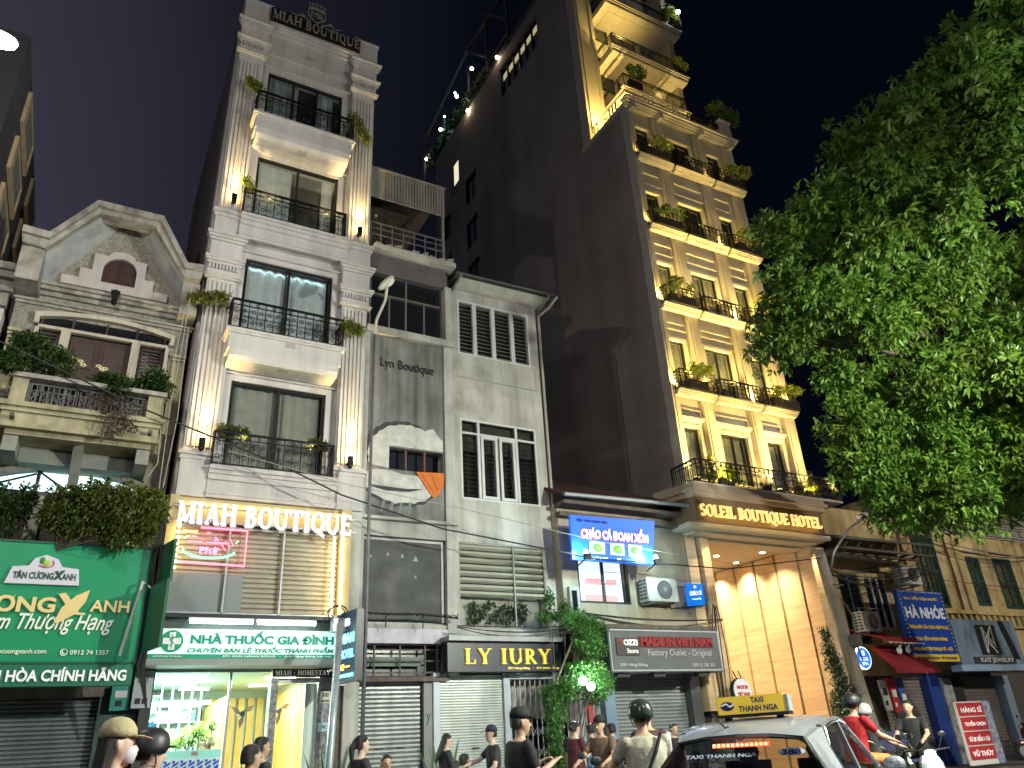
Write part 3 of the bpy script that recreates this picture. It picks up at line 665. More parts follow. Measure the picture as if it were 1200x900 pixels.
text_on('ANH', .13, .66, 3.66, 3.83, 13.2, gold, S_, depth=.05, bold=.02)
b = MB(); b.prism([(-.30, 3.50), (-.26, 3.48), (-.05, 3.62), (.06, 3.80), (.09, 3.97), (-.08, 3.88), (-.24, 3.70)], 'y', 13.14, 13.2); b.prism([(-.31, 3.90), (-.22, 3.92), (-.12, 3.80), (.0, 3.64), (.08, 3.64), (.08, 3.61), (-.07, 3.61), (-.2, 3.76)], 'y', 13.155, 13.2); b.build('leaf_letter', gold, S_)
text_on('am Thượng Hạng', -1.10, .48, 3.33, 3.62, 13.2, cream, S_, depth=.02, shear=.35, bold=.012)
text_on('tancuongxanh.com', -.98, -.32, 3.05, 3.135, 13.2, cream, S_, bold=.01)
text_on('0912 74 1357', -.02, .48, 3.055, 3.12, 13.2, cream, S_, bold=.01)
b = MB(); ring(b, -.10, 13.195, 3.09, .045, .007, 12); b.tube([(-.12, 13.19, 3.11), (-.12, 13.19, 3.08), (-.09, 13.19, 3.065)], .009, 4); b.build('phone_symbol', cream, S_)
text_on('NH HÒA CHÍNH HÃNG', -1.05, .76, 2.69, 2.88, 13.155, wl, S_, depth=.03, bold=.035)
b = MB(); b.tube([(.62, 13.0, 3.02), (.78, 13.02, 4.1)], .022, 6); b.tube([(.78, 13.02, 4.1), (.95, 13.6, 4.12)], .015, 5); b.build('brace_bar', white_metal, S_)
# meter boxes by the green sign
def box_thing(name, label, cat, x0, x1, y0, y1, z0, z1, m_, extra=None, group=None):
    t = thing(name, label, cat, ((x0+x1)/2, (y0+y1)/2, z0), group); MB().box(x0, x1, y0, y1, z0, z1).build('box_body', m_, t)
    if extra: extra(t)
    return t
def ex1(t):
    b = MB(); b.box(.69, .86, 13.95, 13.962, 2.52, 2.62); b.build('paper_notice', mat('paper', (.6, .58, .6), .7), t)
    b = MB(); b.box(.72, .80, 13.95, 13.962, 2.4, 2.48); b.build('keyhole_plate', black_plastic, t)
box_thing('electric_box', 'teal electric box under the right end of the green tea sign', 'electric box', .64, .90, 13.965, 14.1, 2.34, 2.70, mat('teal_box', (.03, .28, .24), .5, var=.2), ex1)
def ex2(t):
    b = MB(); b.box(.99, 1.13, 13.86, 13.872, 2.72, 2.84); b.build('display_window', mat('grey_display', (.2, .24, .25), .3), t)
    b = MB(); b.box(.98, 1.05, 13.86, 13.872, 2.42, 2.5); b.box(1.08, 1.15, 13.86, 13.872, 2.42, 2.5); b.build('vent_plate', black_plastic, t)
box_thing('meter_cabinet', 'pale grey meter cabinet left of the pharmacy window', 'meter cabinet', .93, 1.2, 13.874, 14.1, 2.36, 2.9, mat('pale_grey_cabinet', (.42, .45, .47), .5, var=.15), ex2)

mat('worn_grey_iron', (.25, .25, .24), .6, metal=.4, var=.4, scale=8)
# =================== white boutique hotel (left) ===================
M_ = thing('narrow_hotel', 'narrow white classical hotel with fluted pilasters, black balconies and warm wall lamps', 'hotel', (2.75, 14.5, .42))
holes = [(1.84, 3.68, 6.35, 8.18), (1.84, 3.68, 9.0, 11.02), (1.84, 3.68, 11.95, 13.80), (1.86, 3.66, 14.5, 16.42)]
b = MB(); wall_open(b, 1.08, 4.45, 5.75, 17.4, 14.0, 14.25, holes); b.build('wall', white_plaster, M_)
b = MB(); b.box(1.06, 4.44, 14.26, 21.5, 2.96, 17.6); b.box(1.06, 1.12, 14.1, 21.5, .42, 2.96); b.box(4.02, 4.44, 14.1, 21.5, .42, 2.96); b.box(1.12, 4.02, 18.0, 18.2, .42, 2.96); b.build('building_body', side_brown, M_)
def pilaster(x0, x1, z0, z1, y=13.82):
    b = MB(); b.box(x0, x1, y, 14.0, z0, z1); n = 6; w = (x1-x0-.06)/n
    for i in range(n): b.box(x0+.04+i*w, x0+.04+i*w+w*.6, y-.035, y, z0+.08, z1-.1)
    return b
def capital(b, x0, x1, zt, y=13.8):
    # entablature, two crowns and necking
    z = moulding(b, x0, x1, y, zt, [(.05, .16), (.05, .11), (.05, .06)])
    b.box(x0, x1, y, 14.0, z-.42, z); z -= .42
    z = moulding(b, x0, x1, y, z, [(.05, .13), (.04, .09), (.05, .04)])
    b.box(x0, x1, y, 14.0, z-.26, z)
    for i in range(9): b.box(x0+.02+i*(x1-x0-.04)/9, x0+.02+i*(x1-x0-.04)/9+.04, y-.05, y, z-.12, z-.01)
    z -= .26
    z = moulding(b, x0, x1, y, z, [(.04, .08), (.03, .05)]); return z
for x0, x1 in ((1.14, 1.70), (3.88, 4.43)):
    pilaster(x0, x1, 6.6, 10.3).build('pilaster', white_plaster, M_); pilaster(x0, x1, 11.95, 16.4).build('pilaster', white_plaster, M_)
    b = MB(); z = capital(b, x0-.03, x1+.03, 17.6, 13.79); b.box(x0, x1, 13.83, 14.0, 16.4, z); b.build('capital', white_plaster, M_)
    b = MB(); z = capital(b, x0-.03, x1+.03, 11.3, 13.79); b.box(x0, x1, 13.83, 14.0, 10.3, z)
    # base of the upper order
    b.box(x0-.02, x1+.02, 13.76, 14.0, 11.32, 11.75); moulding(b, x0, x1, 13.8, 11.93, [(.05, .10), (.06, .14), (.07, .08)]); b.build('capital', white_plaster, M_)
    b = MB(); b.box(x0-.02, x1+.02, 13.74, 14.0, 5.75, 6.42); moulding(b, x0, x1, 13.79, 6.6, [(.05, .06), (.06, .12), (.07, .07)]); b.build('pilaster_base', white_plaster, M_)
    b = MB(); b.box(x0-.02, x1+.04, 13.8, 14.4, 17.602, 18.36); b.box(x0-.04, x1+.07, 13.77, 14.4, 18.362, 18.42); b.build('parapet_block', white_plaster, M_)
b = MB(); moulding(b, 1.72, 3.86, 13.98, 17.88, [(.08, .22), (.07, .17), (.08, .1), (.05, .04)], False); b.box(1.73, 3.85, 13.95, 14.0, 17.0, 17.59)
b.build('roof_cornice', white_plaster, M_)
MB().box(1.72, 3.86, 14.02, 14.2, 17.4, 17.86).build('parapet', white_plaster, M_)
# ledges for flush balconies
for zt in (11.88, 6.30):
    b = MB(); moulding(b, 1.6, 3.92, 13.72, zt, [(.07, .16), (.06, .10), (.10, .05), (.22, .0), (.05, .05), (.05, .02)], False); b.box(1.6, 3.92, 13.735, 14.0, zt-.5, zt-.01)
    b.build('balcony_ledge', white_plaster, M_)
b = MB(); moulding(b, 1.72, 3.86, 13.95, 5.80, [(.06, .06), (.05, .1), (.06, .04)], False); b.build('string_course', white_plaster, M_)
# projecting balconies
for zt in (8.97, 14.46):
    b = MB(); b.box(1.55, 3.85, 13.28, 14.0, zt-.06, zt); b.box(1.58, 3.82, 13.31, 14.0, zt-.10, zt-.06); b.box(1.62, 3.78, 13.35, 14.0, zt-.40, zt-.10)
    b.prism([(13.35, zt-.401), (14.0, zt-.401), (14.0, zt-.62), (13.44, zt-.62), (13.38, zt-.54)], 'x', 1.66, 3.74)
    b.build('balcony_slab', white_plaster, M_)
    MB().box(2.62, 2.80, 13.46, 13.62, zt-.635, zt-.622).build('soffit_light_plate', mat('grey_plate', (.4, .38, .34), .6), M_)
# window surrounds
for (x0, x1, z0, z1), tr, cols, cu in zip(holes, (None, None, None, None), (2, 2, 2, 3), (
        [(0.02, .47, curtain_dk), (.53, .98, curtain_dk)], [(0.02, .47, curtain_m), (.53, .98, curtain_m)], [(.02, .44, curtain_m), (.84, .98, curtain_m)], [(.0, .42, curtain_m), (.42, .65, mat('dark_panel', (.05, .05, .05))), (.68, .92, curtain_m)])):
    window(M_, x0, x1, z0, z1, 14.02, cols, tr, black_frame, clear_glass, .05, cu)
    b = MB(); frame_rect(b, x0-.12, x1+.12, z0-.02, z1+.11, 13.955, 14.0, .12); frame_rect(b, x0-.15, x1+.15, z0-.02, z1+.14, 13.975, 13.999, .03); b.box(x0-.2, x1+.2, 13.9, 13.955, z1+.115, z1+.15)
    b.build('window_surround', white_plaster, M_)
area('room_strip_light', (2.75, 14.16, 10.93), (2.75, 14.2, 9), 1.9, .03, 1.6, (.6, 1.0, 1.0), M_)
for yf, z0, yb in ((13.36, 8.98, 14.0), (13.36, 14.47, 14.0), (13.62, 6.31, 13.8), (13.62, 11.89, 13.8)):
    railing(M_, 1.62, 3.80, yf, yb, z0, .66)
for z in (17.2, 11.45, 8.76): MB().box(2.66, 2.86, 13.93 if z != 8.76 else 13.34, 13.95 if z != 8.76 else 13.35, z, z+.12).build('wall_plate', mat('grey_plate', (.4, .38, .34)), M_)
# roof name sign
r_ = thing('roof_sign', 'unlit roof sign with crest and pale serif letters over the white hotel', 'sign', (2.8, 13.7, 17.9))
b = MB(); b.box(1.72, 3.98, 13.74, 13.78, 17.89, 18.36); b.build('backing', mat('roof_sign_black', (.012, .012, .014), .5), r_)
pale = mat('pale_brass_letter', (.36, .31, .27), .5, metal=.2)
serif_text('MIAH BOUTIQUE', 1.76, 3.96, 17.98, 18.27, 13.73, pale, r_, depth=.03, gap=.08)
b = MB(); cx, cz = 2.82, 18.62; y = 13.74
b.tube([(cx-.22, y, cz+.18), (cx, y, cz+.22), (cx+.22, y, cz+.18), (cx+.22, y, cz-.05), (cx, y, cz-.27), (cx-.22, y, cz-.05)], .016, 4, closed=True)
for s_ in (-1, 1):
    b.tube([(cx+s_*.15, y, cz-.28), (cx+s_*.38, y, cz-.16), (cx+s_*.5, y, cz-.26), (cx+s_*.62, y, cz-.20)], .012, 4); spiral(b, cx+s_*.34, y, cz-.18, .07, s_, .010)
for i in range(7): b.tube([(cx-.18+i*.06, y, cz+.24), (cx-.2+i*.067, y, cz+.36+.03*math.cos((i-3)*.6))], .012, 4); b.ell((cx-.2+i*.067, y, cz+.38+.03*math.cos((i-3)*.6)), .022, 6, 4)
b.tube([(cx-.2, y, cz+.25), (cx+.2, y, cz+.25)], .016, 4); b.tube([(cx, y+.03, 18.3), (cx, y+.03, cz-.2)], .015, 4)
b.build('crest', pale, r_)
text_on('MB', cx-.15, cx+.15, cz-.08, cz+.10, y, pale, r_, bold=.02)
# small roof lights
lg = []
for i in range(6):
    x = 2.85+i*.22; t = MB().ell((x, 15.3, 19.65-i*.02), .02, 8, 6).build('fairy_light', glow('dim_bulb', (.8, .85, 1), 2.5), smooth=True); tag(t, '%s tiny bulb from the left strung above the roof sign of the white hotel' % ('first', 'second', 'third', 'fourth', 'fifth', 'sixth')[i], 'light bulb', 'bulbs above the roof sign')

# uplights on the pilasters
def uplight(x, z, p, col=(1.0, .70, .28), y=13.62):
    l = MB(); l.cyl((x, y, z-.12), .055, .16, 'z', 10); l.box(x-.03, x+.03, y, 13.8, z-.1, z-.05); l.ell((x, y, z-.15), (.05, .05, .07), 10, 6); w = l.build('wall_uplight', black_iron, M_)
    MB().cyl((x, y, z+.041), .045, .015, 'z', 10).build('bulb', warm_em, w)
    s1 = spot('uplight_beam', (x, y+.02, z+.08), (x, y+.13, z+2.4), p, col, 62, .9, .03, M_)
    point('uplight_glow', (x, y-.02, z+.12), p*.035, col, .04, M_)
for x in (1.42, 4.14):
    uplight(x, 6.75, 300); uplight(x, 12.25, 300)
# warm spots without fittings stand in for uplight glow under the balconies
for z in (7.78, 13.28):
    for x in (2.1, 3.35): spot('soffit_glow_spot', (x, 13.62, z-.95), (x+.1, 13.75, z+1), 60, (1.0, .74, .30), 120, .8, .04, M_)

# ---- name sign zone over the pharmacy ----
b = MB(); b.box(1.05, 1.2, 13.7, 14.0, 2.95, 5.74); b.box(4.05, 4.24, 13.7, 14.0, 3.66, 5.74); b.box(1.2, 4.05, 13.8, 14.0, 5.32, 5.74); b.build('shopfront_frame', mat('yellowed_frame', (.52, .42, .22), .7, var=.15, scale=2), M_)
gl = MB(); gl.box(1.2, 4.05, 13.78, 13.82, 5.22, 5.26)
for x in (2.09, 3.03): gl.box(x-.015, x+.015, 13.77, 13.83, 3.78, 5.3)
gl.box(1.2, 4.05, 13.77, 13.83, 3.76, 3.80); gl = gl.build('shop_window', grey_metal, M_)
for x0, x1 in ((1.22, 2.075), (2.105, 3.015), (3.045, 4.04)): MB().box(x0, x1, 13.795, 13.805, 3.81, 5.21).build('pane', glassy('display_glass', (.93, .94, .94), .0, .4, .0), gl)
shutter_mb(1.22, 4.04, 3.8, 5.26, 13.9, .085, .02).build('blind', mat('beige_blind', (.50, .44, .36), .5, var=.2, scale=1.5), gl, kind='stuff')
MB().box(1.22, 2.4, 13.85, 13.865, 3.8, 4.45).build('grey_screen', mat('pale_grey_screen', (.30, .33, .35), .5), gl)
ledm = glow('led_strip', (1.0, .80, .36), 9)
b = MB(); b.box(4.055, 4.085, 13.66, 13.69, 3.72, 5.25); b.build('led_strip', ledm, M_)
bb = MB().ell((3.93, 13.72, 3.76), .024, 8, 6)
bd = bb.build('bulb', ledm, gl)
for i in range(1, 24): clone(bd, (0, 0, i*.062), gl)
b1 = MB().ell((1.25, 13.72, 4.5), .03, 8, 6).build('bulb', ledm, gl)
for i in range(1, 9): clone(b1, (0, 0, i*.1), gl)
area('led_glow', (4.02, 13.6, 4.5), (3.6, 14, 4.5), .05, 1.7, 6, (1, .78, .34), M_)
area('sign_glow', (2.7, 13.66, 5.66), (2.7, 13.82, 5.0), 3.3, .05, 11, (1, .76, .32), M_)
area('sign_glow', (1.27, 13.64, 5.0), (1.15, 13.72, 5.0), .05, .8, 3, (1, .78, .3), M_)
MB().box(4.241, 4.46, 13.78, 14.0, .42, 5.74).build('concrete_edge', dirty_white, M_)
MB().box(4.05, 4.24, 13.86, 14.0, .42, 3.66).build('dark_jamb', rust_metal, M_)
n_ = thing('name_sign', 'glowing white serif hotel name over the pharmacy', 'sign', (2.7, 13.6, 5.25))
b = MB(); b.box(1.12, 4.3, 13.64, 13.66, 5.28, 5.31); b.box(1.12, 4.3, 13.64, 13.66, 5.52, 5.55); b.build('mounting_rail', grey_metal, n_)
wg = glow('lit_white_letter', (.96, .97, 1.0), 1.3, (.7, .7, .7))
serif_text('MIAH BOUTIQUE', 1.18, 4.20, 5.24, 5.60, 13.63, wg, n_, depth=.05, gap=.09)
serif_text('MIAH BOUTIQUE', 1.20, 4.22, 5.22, 5.58, 13.66, grey_metal, n_, depth=.02, gap=.09, name='letter_back')
# neon sign
q = thing('neon_sign', 'round green and pink neon sign in a red neon frame behind the shop glass', 'neon sign', (1.8, 13.75, 4.6))
def neon(pts, c, r=.014, closed=False):
    b = MB(); b.tube(pts, r, 5, closed=closed); return b.build('neon_tube', glow('neon_%s' % c[0], c[1], 5), q, smooth=True)
red = ('red', (1, .06, .12)); gr = ('green', (.05, 1, .35)); pk = ('pink', (1, .1, .6)); ye = ('yellow', (1, .75, .1)); y = 13.74
neon([(1.24, y, 4.60), (2.37, y, 4.58), (2.37, y, 5.20), (1.6, y, 5.20)], red, .017)
neon([(1.35+(.42)*(1-math.cos(a)), y, 4.82-.13*math.sin(a)) for a in np.linspace(.1, PI-.1, 14)], gr, .015)
neon([(1.32, y, 5.12), (1.55, y, 5.13)], ye)
text_on('Phở', 1.62, 1.92, 4.76, 4.88, y, glow('neon_pink', (1, .1, .6), 5), q, 'neon_letters')
neon([(1.42, y, 4.95), (1.65, y, 4.955)], red); neon([(1.7, y, 4.95), (2.05, y, 4.955)], red); neon([(1.46, y, 5.05), (1.56, y, 5.03)], red, .01); neon([(1.36, y, 5.0), (1.42, y, 5.05)], gr, .01)
neon([(1.85, y, 5.05), (1.9, y, 5.0), (1.84, y, 4.99)], pk, .01); neon([(2.02, y, 5.0), (2.1, y, 4.9), (2.16, y, 4.92), (2.1, y, 5.03)], red, .009); neon([(2.2, y, 4.97), (2.24, y, 5.01)], gr, .01)
neon([(1.7, y, 5.12), (1.76, y, 5.12)], red, .012); neon([(1.95, y, 4.95), (2.04, y, 4.83)], red, .009)

# ---- pharmacy sign and canopy ----
ph = thing('pharmacy_sign', 'long white and green pharmacy sign with cross emblem above the shop window', 'sign', (2.5, 13.3, 2.95))
pw = mat('white_sign_face', (.62, .78, .75), .4, emis=(.7, 1, .95), es=.55); pg = mat('pharmacy_green', (.0, .30, .17), .5, emis=(0, .8, .4), es=.06)
MB().box(1.02, 4.0, 13.3, 13.5, 3.085, 3.46).build('board', pw, ph)
MB().box(1.02, 4.0, 13.292, 13.5, 3.02, 3.083).build('green_strip', pg, ph)
b = MB(); b.prism([(13.30, 3.018), (13.38, 2.93), (14.0, 2.93), (14.0, 3.018)], 'x', 1.0, 4.04); b.build('soffit_panel', mat('white_panel', (.6, .62, .62), .5, var=.1), ph)
text_on('NHÀ THUỐC GIA ĐÌNH', 1.60, 3.88, 3.235, 3.44, 13.298, pg, ph, depth=.02, bold=.04)
text_on('CHUYÊN BÁN LẺ THUỐC THÀNH PHẨM', 1.57, 3.88, 3.105, 3.205, 13.298, pg, ph, depth=.02, bold=.03, shear=.15)
text_on('QUẦY SỐ: PHẠM THỊ VÂN ANH', 1.09, 1.50, 3.035, 3.068, 13.29, wl, ph, depth=.005, bold=.02)
text_on('ĐT: 0243 HÀNG BÔNG   ·   300 Hàng Bông, Hà Nội', 2.1, 3.85, 3.032, 3.07, 13.29, wl, ph, depth=.005, bold=.02)
b = MB(); b.cyl((1.33, 13.27, 3.27), .165, .029, 'y', 24); e_ = b.build('emblem_disc', pg, ph)
b = MB(); b.box(1.20, 1.46, 13.255, 13.268, 3.225, 3.315); b.box(1.285, 1.375, 13.2535, 13.268, 3.14, 3.40); b.build('white_cross', wl, e_)
b = MB(); b.tube([(1.33, 13.245, 3.16), (1.33, 13.245, 3.36)], .008, 4); b.tube([(1.30, 13.243, 3.2), (1.36, 13.243, 3.24), (1.30, 13.243, 3.28), (1.36, 13.243, 3.33)], .008, 4); b.tube([(1.28, 13.243, 3.33), (1.33, 13.243, 3.30), (1.38, 13.243, 3.33)], .008, 4); b.build('snake_symbol', pg, e_)
can = MB().box(1.04, 4.05, 13.42, 14.0, 3.66, 3.72).build('shop_canopy', black_frame, M_)
MB().box(1.05, 4.04, 13.6, 13.75, 3.47, 3.655).build('canopy_back', mat('dark_panel', (.05, .05, .05)), M_)
for x0, x1 in ((1.55, 2.56), (2.60, 3.60)):
    f = MB(); f.box(x0, x1, 13.40, 13.48, 3.615, 3.655); f = f.build('tube_light_fitting', white_metal, M_)
    MB().cyl((x0+.02, 13.40, 3.585), .022, x1-x0-.04, 'x', 8).build('fluorescent_tube', cool_em, f, smooth=True)
    area('tube_glow', ((x0+x1)/2, 13.32, 3.56), ((x0+x1)/2, 13.36, 2.5), 1.1, .05, 16, (.75, 1, .95), M_)

# ---- pharmacy interior ----
gran = mat('speckled_granite', (.17, .18, .19), .25, var=.7, scale=14, col2=(.42, .43, .44), c2amt=.5)
for x0, x1 in ((3.02, 3.13), (3.83, 4.04)):
    MB().box(x0, x1, 13.86, 14.1, .42, 2.78 if x0 < 3.5 else 2.93).build('granite_pillar', gran, M_)
MB().box(1.06, 1.22, 13.9, 14.1, .42, 2.93).build('shop_jamb', mat('dark_panel', (.05, .05, .05)), M_)
pharm_wall = mat('pharmacy_white_wall', (.55, .66, .63), .6); yel = mat('honey_wood', (.62, .42, .12), .5, var=.15, scale=4, stretch=(4, 4, .4))
# the body is hollow here: room built in front of the body wall by recessing

b = MB(); b.box(1.13, 4.01, 17.9, 17.98, .42, 2.9); b.box(1.125, 1.16, 14.12, 17.9, .42, 2.9); b.box(3.98, 4.015, 14.12, 17.9, .42, 2.9); b.box(1.13, 4.01, 14.02, 17.9, 2.9, 2.95); b.box(1.13, 4.01, 14.0, 17.9, .36, .43); b.build('shop_interior', pharm_wall, M_)
# honey coloured passage (right) with slatted panels
P_ = MB().box(2.58, 2.64, 15.4, 17.88, .43, 2.62).build('wood_partition', yel, M_)
for i in range(8): MB().box(2.52, 2.575, 15.45+i*.31, 15.45+i*.31+.2, .45, 2.55).build('wood_slat', mat('amber_wood', (.58, .38, .12), .45, var=.3, scale=5, stretch=(4, 4, .4)), P_)
for i in range(7): MB().box(2.66+i*.19, 2.66+i*.19+.13, 17.78, 17.88, .45, 2.75).build('wood_slat', MATS['honey_wood'], P_)
for i in range(9): MB().box(3.9, 3.975, 14.2+i*.38, 14.2+i*.38+.3, .45, 2.75).build('wood_slat', MATS['honey_wood'], P_)
# shelves with medicine boxes
sh = thing('medicine_shelves', 'white shelves crowded with small medicine boxes inside the pharmacy', 'shelves', (1.8, 17.5, .43))
b = MB(); b.box(1.2, 2.34, 17.3, 17.36, .43, 2.7)
for k in range(8): b.box(1.2, 2.34, 17.0, 17.3, .6+k*.28, .615+k*.28); b.box(1.17, 1.4, 14.4, 17.0, .6+k*.28, .615+k*.28)
b.build('shelf', mat('white_shelf', (.6, .66, .66), .5), sh)
cols = [(.7, .75, .75), (.05, .25, .5), (.1, .45, .3), (.7, .6, .15), (.6, .1, .08), (.3, .55, .65), (.75, .75, .6)]
cm = [mat('medicine_box_%s' % n_2, c, .5) for n_2, c in zip(('white', 'blue', 'green', 'yellow', 'red', 'cyan', 'cream'), cols)]
bx0 = [None]*7; cnt = 0
for k in range(7):
    x = 1.44
    while x < 2.28:
        w_ = .07; i = random.choice([0, 0, 1, 2, 3, 4, 5, 5, 6])
        if bx0[i] is None: bx0[i] = MB().box(0, .062, 0, .1, 0, .15); bx0[i] = (bx0[i].build('medicine_box', cm[i], sh)); c_ = bx0[i]; base = Vector(U(.031, .05, 0)); c_.location = Vector(U(x, 17.05, .616+k*.28))-WL[sh.name]; WL[c_.name] = Vector(U(x, 17.05, .616+k*.28))
        else:
            c_ = bx0[i].copy(); link(c_, U(x, 17.05, .616+k*.28), sh)
        x += w_+random.choice([0, 0, .01, .04])
    y = 14.45
    while y < 16.9:
        i = random.choice([0, 0, 1, 2, 3, 5, 5, 6])
        if bx0[i] is not None: c_ = bx0[i].copy(); link(c_, U(1.3, y, .616+k*.28), sh); c_.scale = (1.6, 1.1, 1.1)
        y += random.choice([.12, .14, .2])
# ceiling tubes
for i, (x, y) in enumerate(((1.6, 14.7), (1.6, 15.9), (2.0, 17.0), (3.2, 15.0), (3.2, 16.4))):
    l = MB().box(x-.04, x+.5, y, y+.09, 2.86, 2.898).build('ceiling_tube', cool_em if x < 3 else glow('warm_white_tube', (1, .93, .7), 12), M_)
area('shop_light', (1.8, 15.2, 2.82), (1.8, 15.2, 0), 1.1, 2.4, 760, (.66, 1.0, .95), M_)
area('shop_light', (3.3, 15.4, 2.82), (3.3, 15.4, 0), .8, 2.6, 200, (.9, 1, .8), M_)
for k in range(5): MB().box(1.45+k*.2, 1.47+k*.2, 15.0+k*.3, 15.02+k*.3, 1.2, 2.85).build('hanging_strip', mat('white_shelf', (.6, .66, .66)), M_)
for i, (x, z) in enumerate(((1.7, 2.42), (1.9, 2.46), (2.1, 2.5), (2.3, 2.55))): MB().box(x-.07, x+.09, 15.2+i*.2, 15.26+i*.2, z-.03, z+.03).build('spot_cluster', cool_em, M_)
# shop glazing
sg = MB(); sg.box(1.22, 3.02, 13.96, 14.0, 2.88, 2.93); sg.box(2.36, 2.40, 13.96, 14.0, .43, 2.88); sg.box(1.22, 3.02, 13.96, 14.0, .43, .55); sg.box(3.13, 3.83, 13.97, 14.0, 2.70, 2.78); sg = sg.build('shopfront_window', grey_metal, M_)
for x0, x1 in ((1.225, 1.78), (1.79, 2.355), (2.405, 3.015)): MB().box(x0, x1, 13.975, 13.985, .56, 2.875).build('pane', glassy('shop_glass', (.85, .9, .88), .03), sg)
MB().box(3.5, 3.83, 13.98, 13.99, .45, 2.69).build('pane', glassy('shop_glass'), sg)
MB().box(3.62, 3.82, 13.95, 13.975, .45, 2.69).build('door_stile', mat('pale_mint_frame', (.55, .68, .62), .4), sg)
pr = MB().box(1.25, 2.34, 13.955, 13.97, 1.32, 1.74).build('poster_strip', mat('mint_poster', (.25, .60, .52), .5, emis=(.4, 1, .9), es=.15), M_)
bl = mat('blue_print', (.01, .06, .40), .5, emis=(.0, .1, .8), es=.1); pwh = mat('white_print', (.75, .8, .8), .5)
tile = None; pp_ = M_
for i in range(9):
    x = 1.27+i*.119
    if tile is None:
        tile = MB().box(x, x+.105, 13.943, 13.952, 1.36, 1.62).build('product_poster', pwh, M_)
        b = MB(); b.prism([(x+.01, 1.50), (x+.095, 1.55), (x+.095, 1.59), (x+.01, 1.54)], 'y', 13.936, 13.942); b.prism([(x+.03, 1.42), (x+.095, 1.46), (x+.095, 1.53), (x+.03, 1.49)], 'y', 13.938, 13.942); b.box(x+.01, x+.045, 13.9375, 13.942, 1.56, 1.60); b.build('product_print', bl, tile)
    else: clone(tile, ((i)*.119, 0, 0), M_)
text_on('SALE', 1.9, 2.0, 1.66, 1.72, 13.95, mat('red_print', (.6, .02, .02), .5), pr)
def fan(x, y, z):
    f = thing('wall_fan', 'brown leaf bladed fan on the honey wood wall of the homestay passage' if x > 3 else 'brown leaf bladed fan seen through the right part of the pharmacy glass', 'fan', (x, y, z))
    b = MB()
    for a in (.6, 2.6, 4.6): b.prism([(x+.03*math.cos(a+1.5), z+.03*math.sin(a+1.5)), (x+.13*math.cos(a+.35), z+.13*math.sin(a+.35)), (x+.24*math.cos(a), z+.24*math.sin(a)), (x+.13*math.cos(a-.35), z+.13*math.sin(a-.35))], 'y', y, y+.01)
    b.build('fan_blade_set', mat('brown_fan', (.12, .06, .03), .4), f); b = MB(); b.cyl((x, y-.03, z), .045, .09, 'y', 10); b.build('hub', black_plastic, f); b = MB(); b.box(x-.02, x+.02, y+.05, y+.4, z-.02, z+.02); b.build('bracket', black_plastic, f)
fan(2.75, 14.7, 2.28); fan(3.42, 14.9, 2.32)
h_ = thing('homestay_sign', 'black homestay name plate over the passage door', 'sign', (3.5, 13.85, 2.78))
MB().box(3.03, 4.05, 13.84, 13.88, 2.785, 2.92).build('board', black_plastic, h_)
serif_text('MIAH - HOMESTAY', 3.07, 4.0, 2.815, 2.89, 13.838, mat('silver_letter', (.6, .58, .52), .3, metal=.6, emis=(1, .95, .8), es=.15), h_, depth=.008, gap=.12)
# ---- house number plates, vertical sign, street lamp and pole by the hotel's right pilaster ----
def plate(t, x0, x1, z0, z1, y, m_, txts):
    MB().box(x0, x1, y, y+.02, z0, z1).build('board', m_, t)
    for (s_, a, c, p, q_, mm) in txts: text_on(s_, a, c, p, q_, y-.001, mm, t, depth=.004, bold=.02)
inkd = mat('dark_ink', (.03, .03, .03), .6); redi = mat('red_ink', (.5, .02, .02), .5); cream_plate = mat('cream_plate', (.6, .58, .48), .5)
t = thing('number_plate', 'small cream house number plate on the granite pillar', 'sign', (3.93, 13.84, 2.35)); plate(t, 3.85, 4.02, 2.36, 2.55, 13.835, cream_plate, [('300', 3.88, 3.99, 2.46, 2.53, inkd), ('HÀNG BÔNG', 3.865, 4.005, 2.38, 2.42, inkd)])
t = thing('notice_plate', 'pale blue notice on the granite pillar below the number plate', 'sign', (3.93, 13.84, 1.9)); plate(t, 3.84, 4.02, 1.92, 2.06, 13.835, mat('pale_blue_plate', (.35, .5, .6), .5), [('WC', 3.9, 3.97, 1.96, 2.02, inkd)])
t = thing('price_plate', 'white plate with red lettering beside the black homestay sign', 'sign', (4.12, 13.6, 2.6)); plate(t, 3.98, 4.2, 2.62, 2.92, 13.6, mat('white_plate', (.65, .66, .66), .5), [('NHÀ', 4.0, 4.17, 2.82, 2.89, redi), ('NGHỈ', 4.0, 4.17, 2.7, 2.77, redi)])
v = thing('projecting_sign', 'black projecting light box with blue and cyan lettering and a yellow arrow', 'sign', (4.05, 12.8, 2.62))
# box turned to face up the street: runs along y, built obliquely
def obl(b, a, c, z0, z1, off0, off1):
    # quad prism between plan points a -> c (along face), offset along the face normal
    d = (Vector((c[0]-a[0], c[1]-a[1]))).normalized(); n = Vector((d.y, -d.x))
    p = [(a[0]+n.x*off0, a[1]+n.y*off0), (c[0]+n.x*off0, c[1]+n.y*off0), (c[0]+n.x*off1, c[1]+n.y*off1), (a[0]+n.x*off1, a[1]+n.y*off1)]
    b.prism(p, 'z', z0, z1); return b
fa, fc = (3.94, 13.35), (4.06, 12.62)      # face on the -x side
obl(MB(), fa, fc, 2.62, 3.74, 0, -.13).build('light_box', black_plastic, v)
obl(MB(), fa, fc, 2.64, 3.72, .001, .01).build('face_panel', mat('dark_blue_face', (.02, .03, .05), .4, emis=(.05, .15, .3), es=.15), v)
d_ = Vector((fc[0]-fa[0], fc[1]-fa[1], 0)).normalized(); n_v = Vector((d_.y, -d_.x, 0))
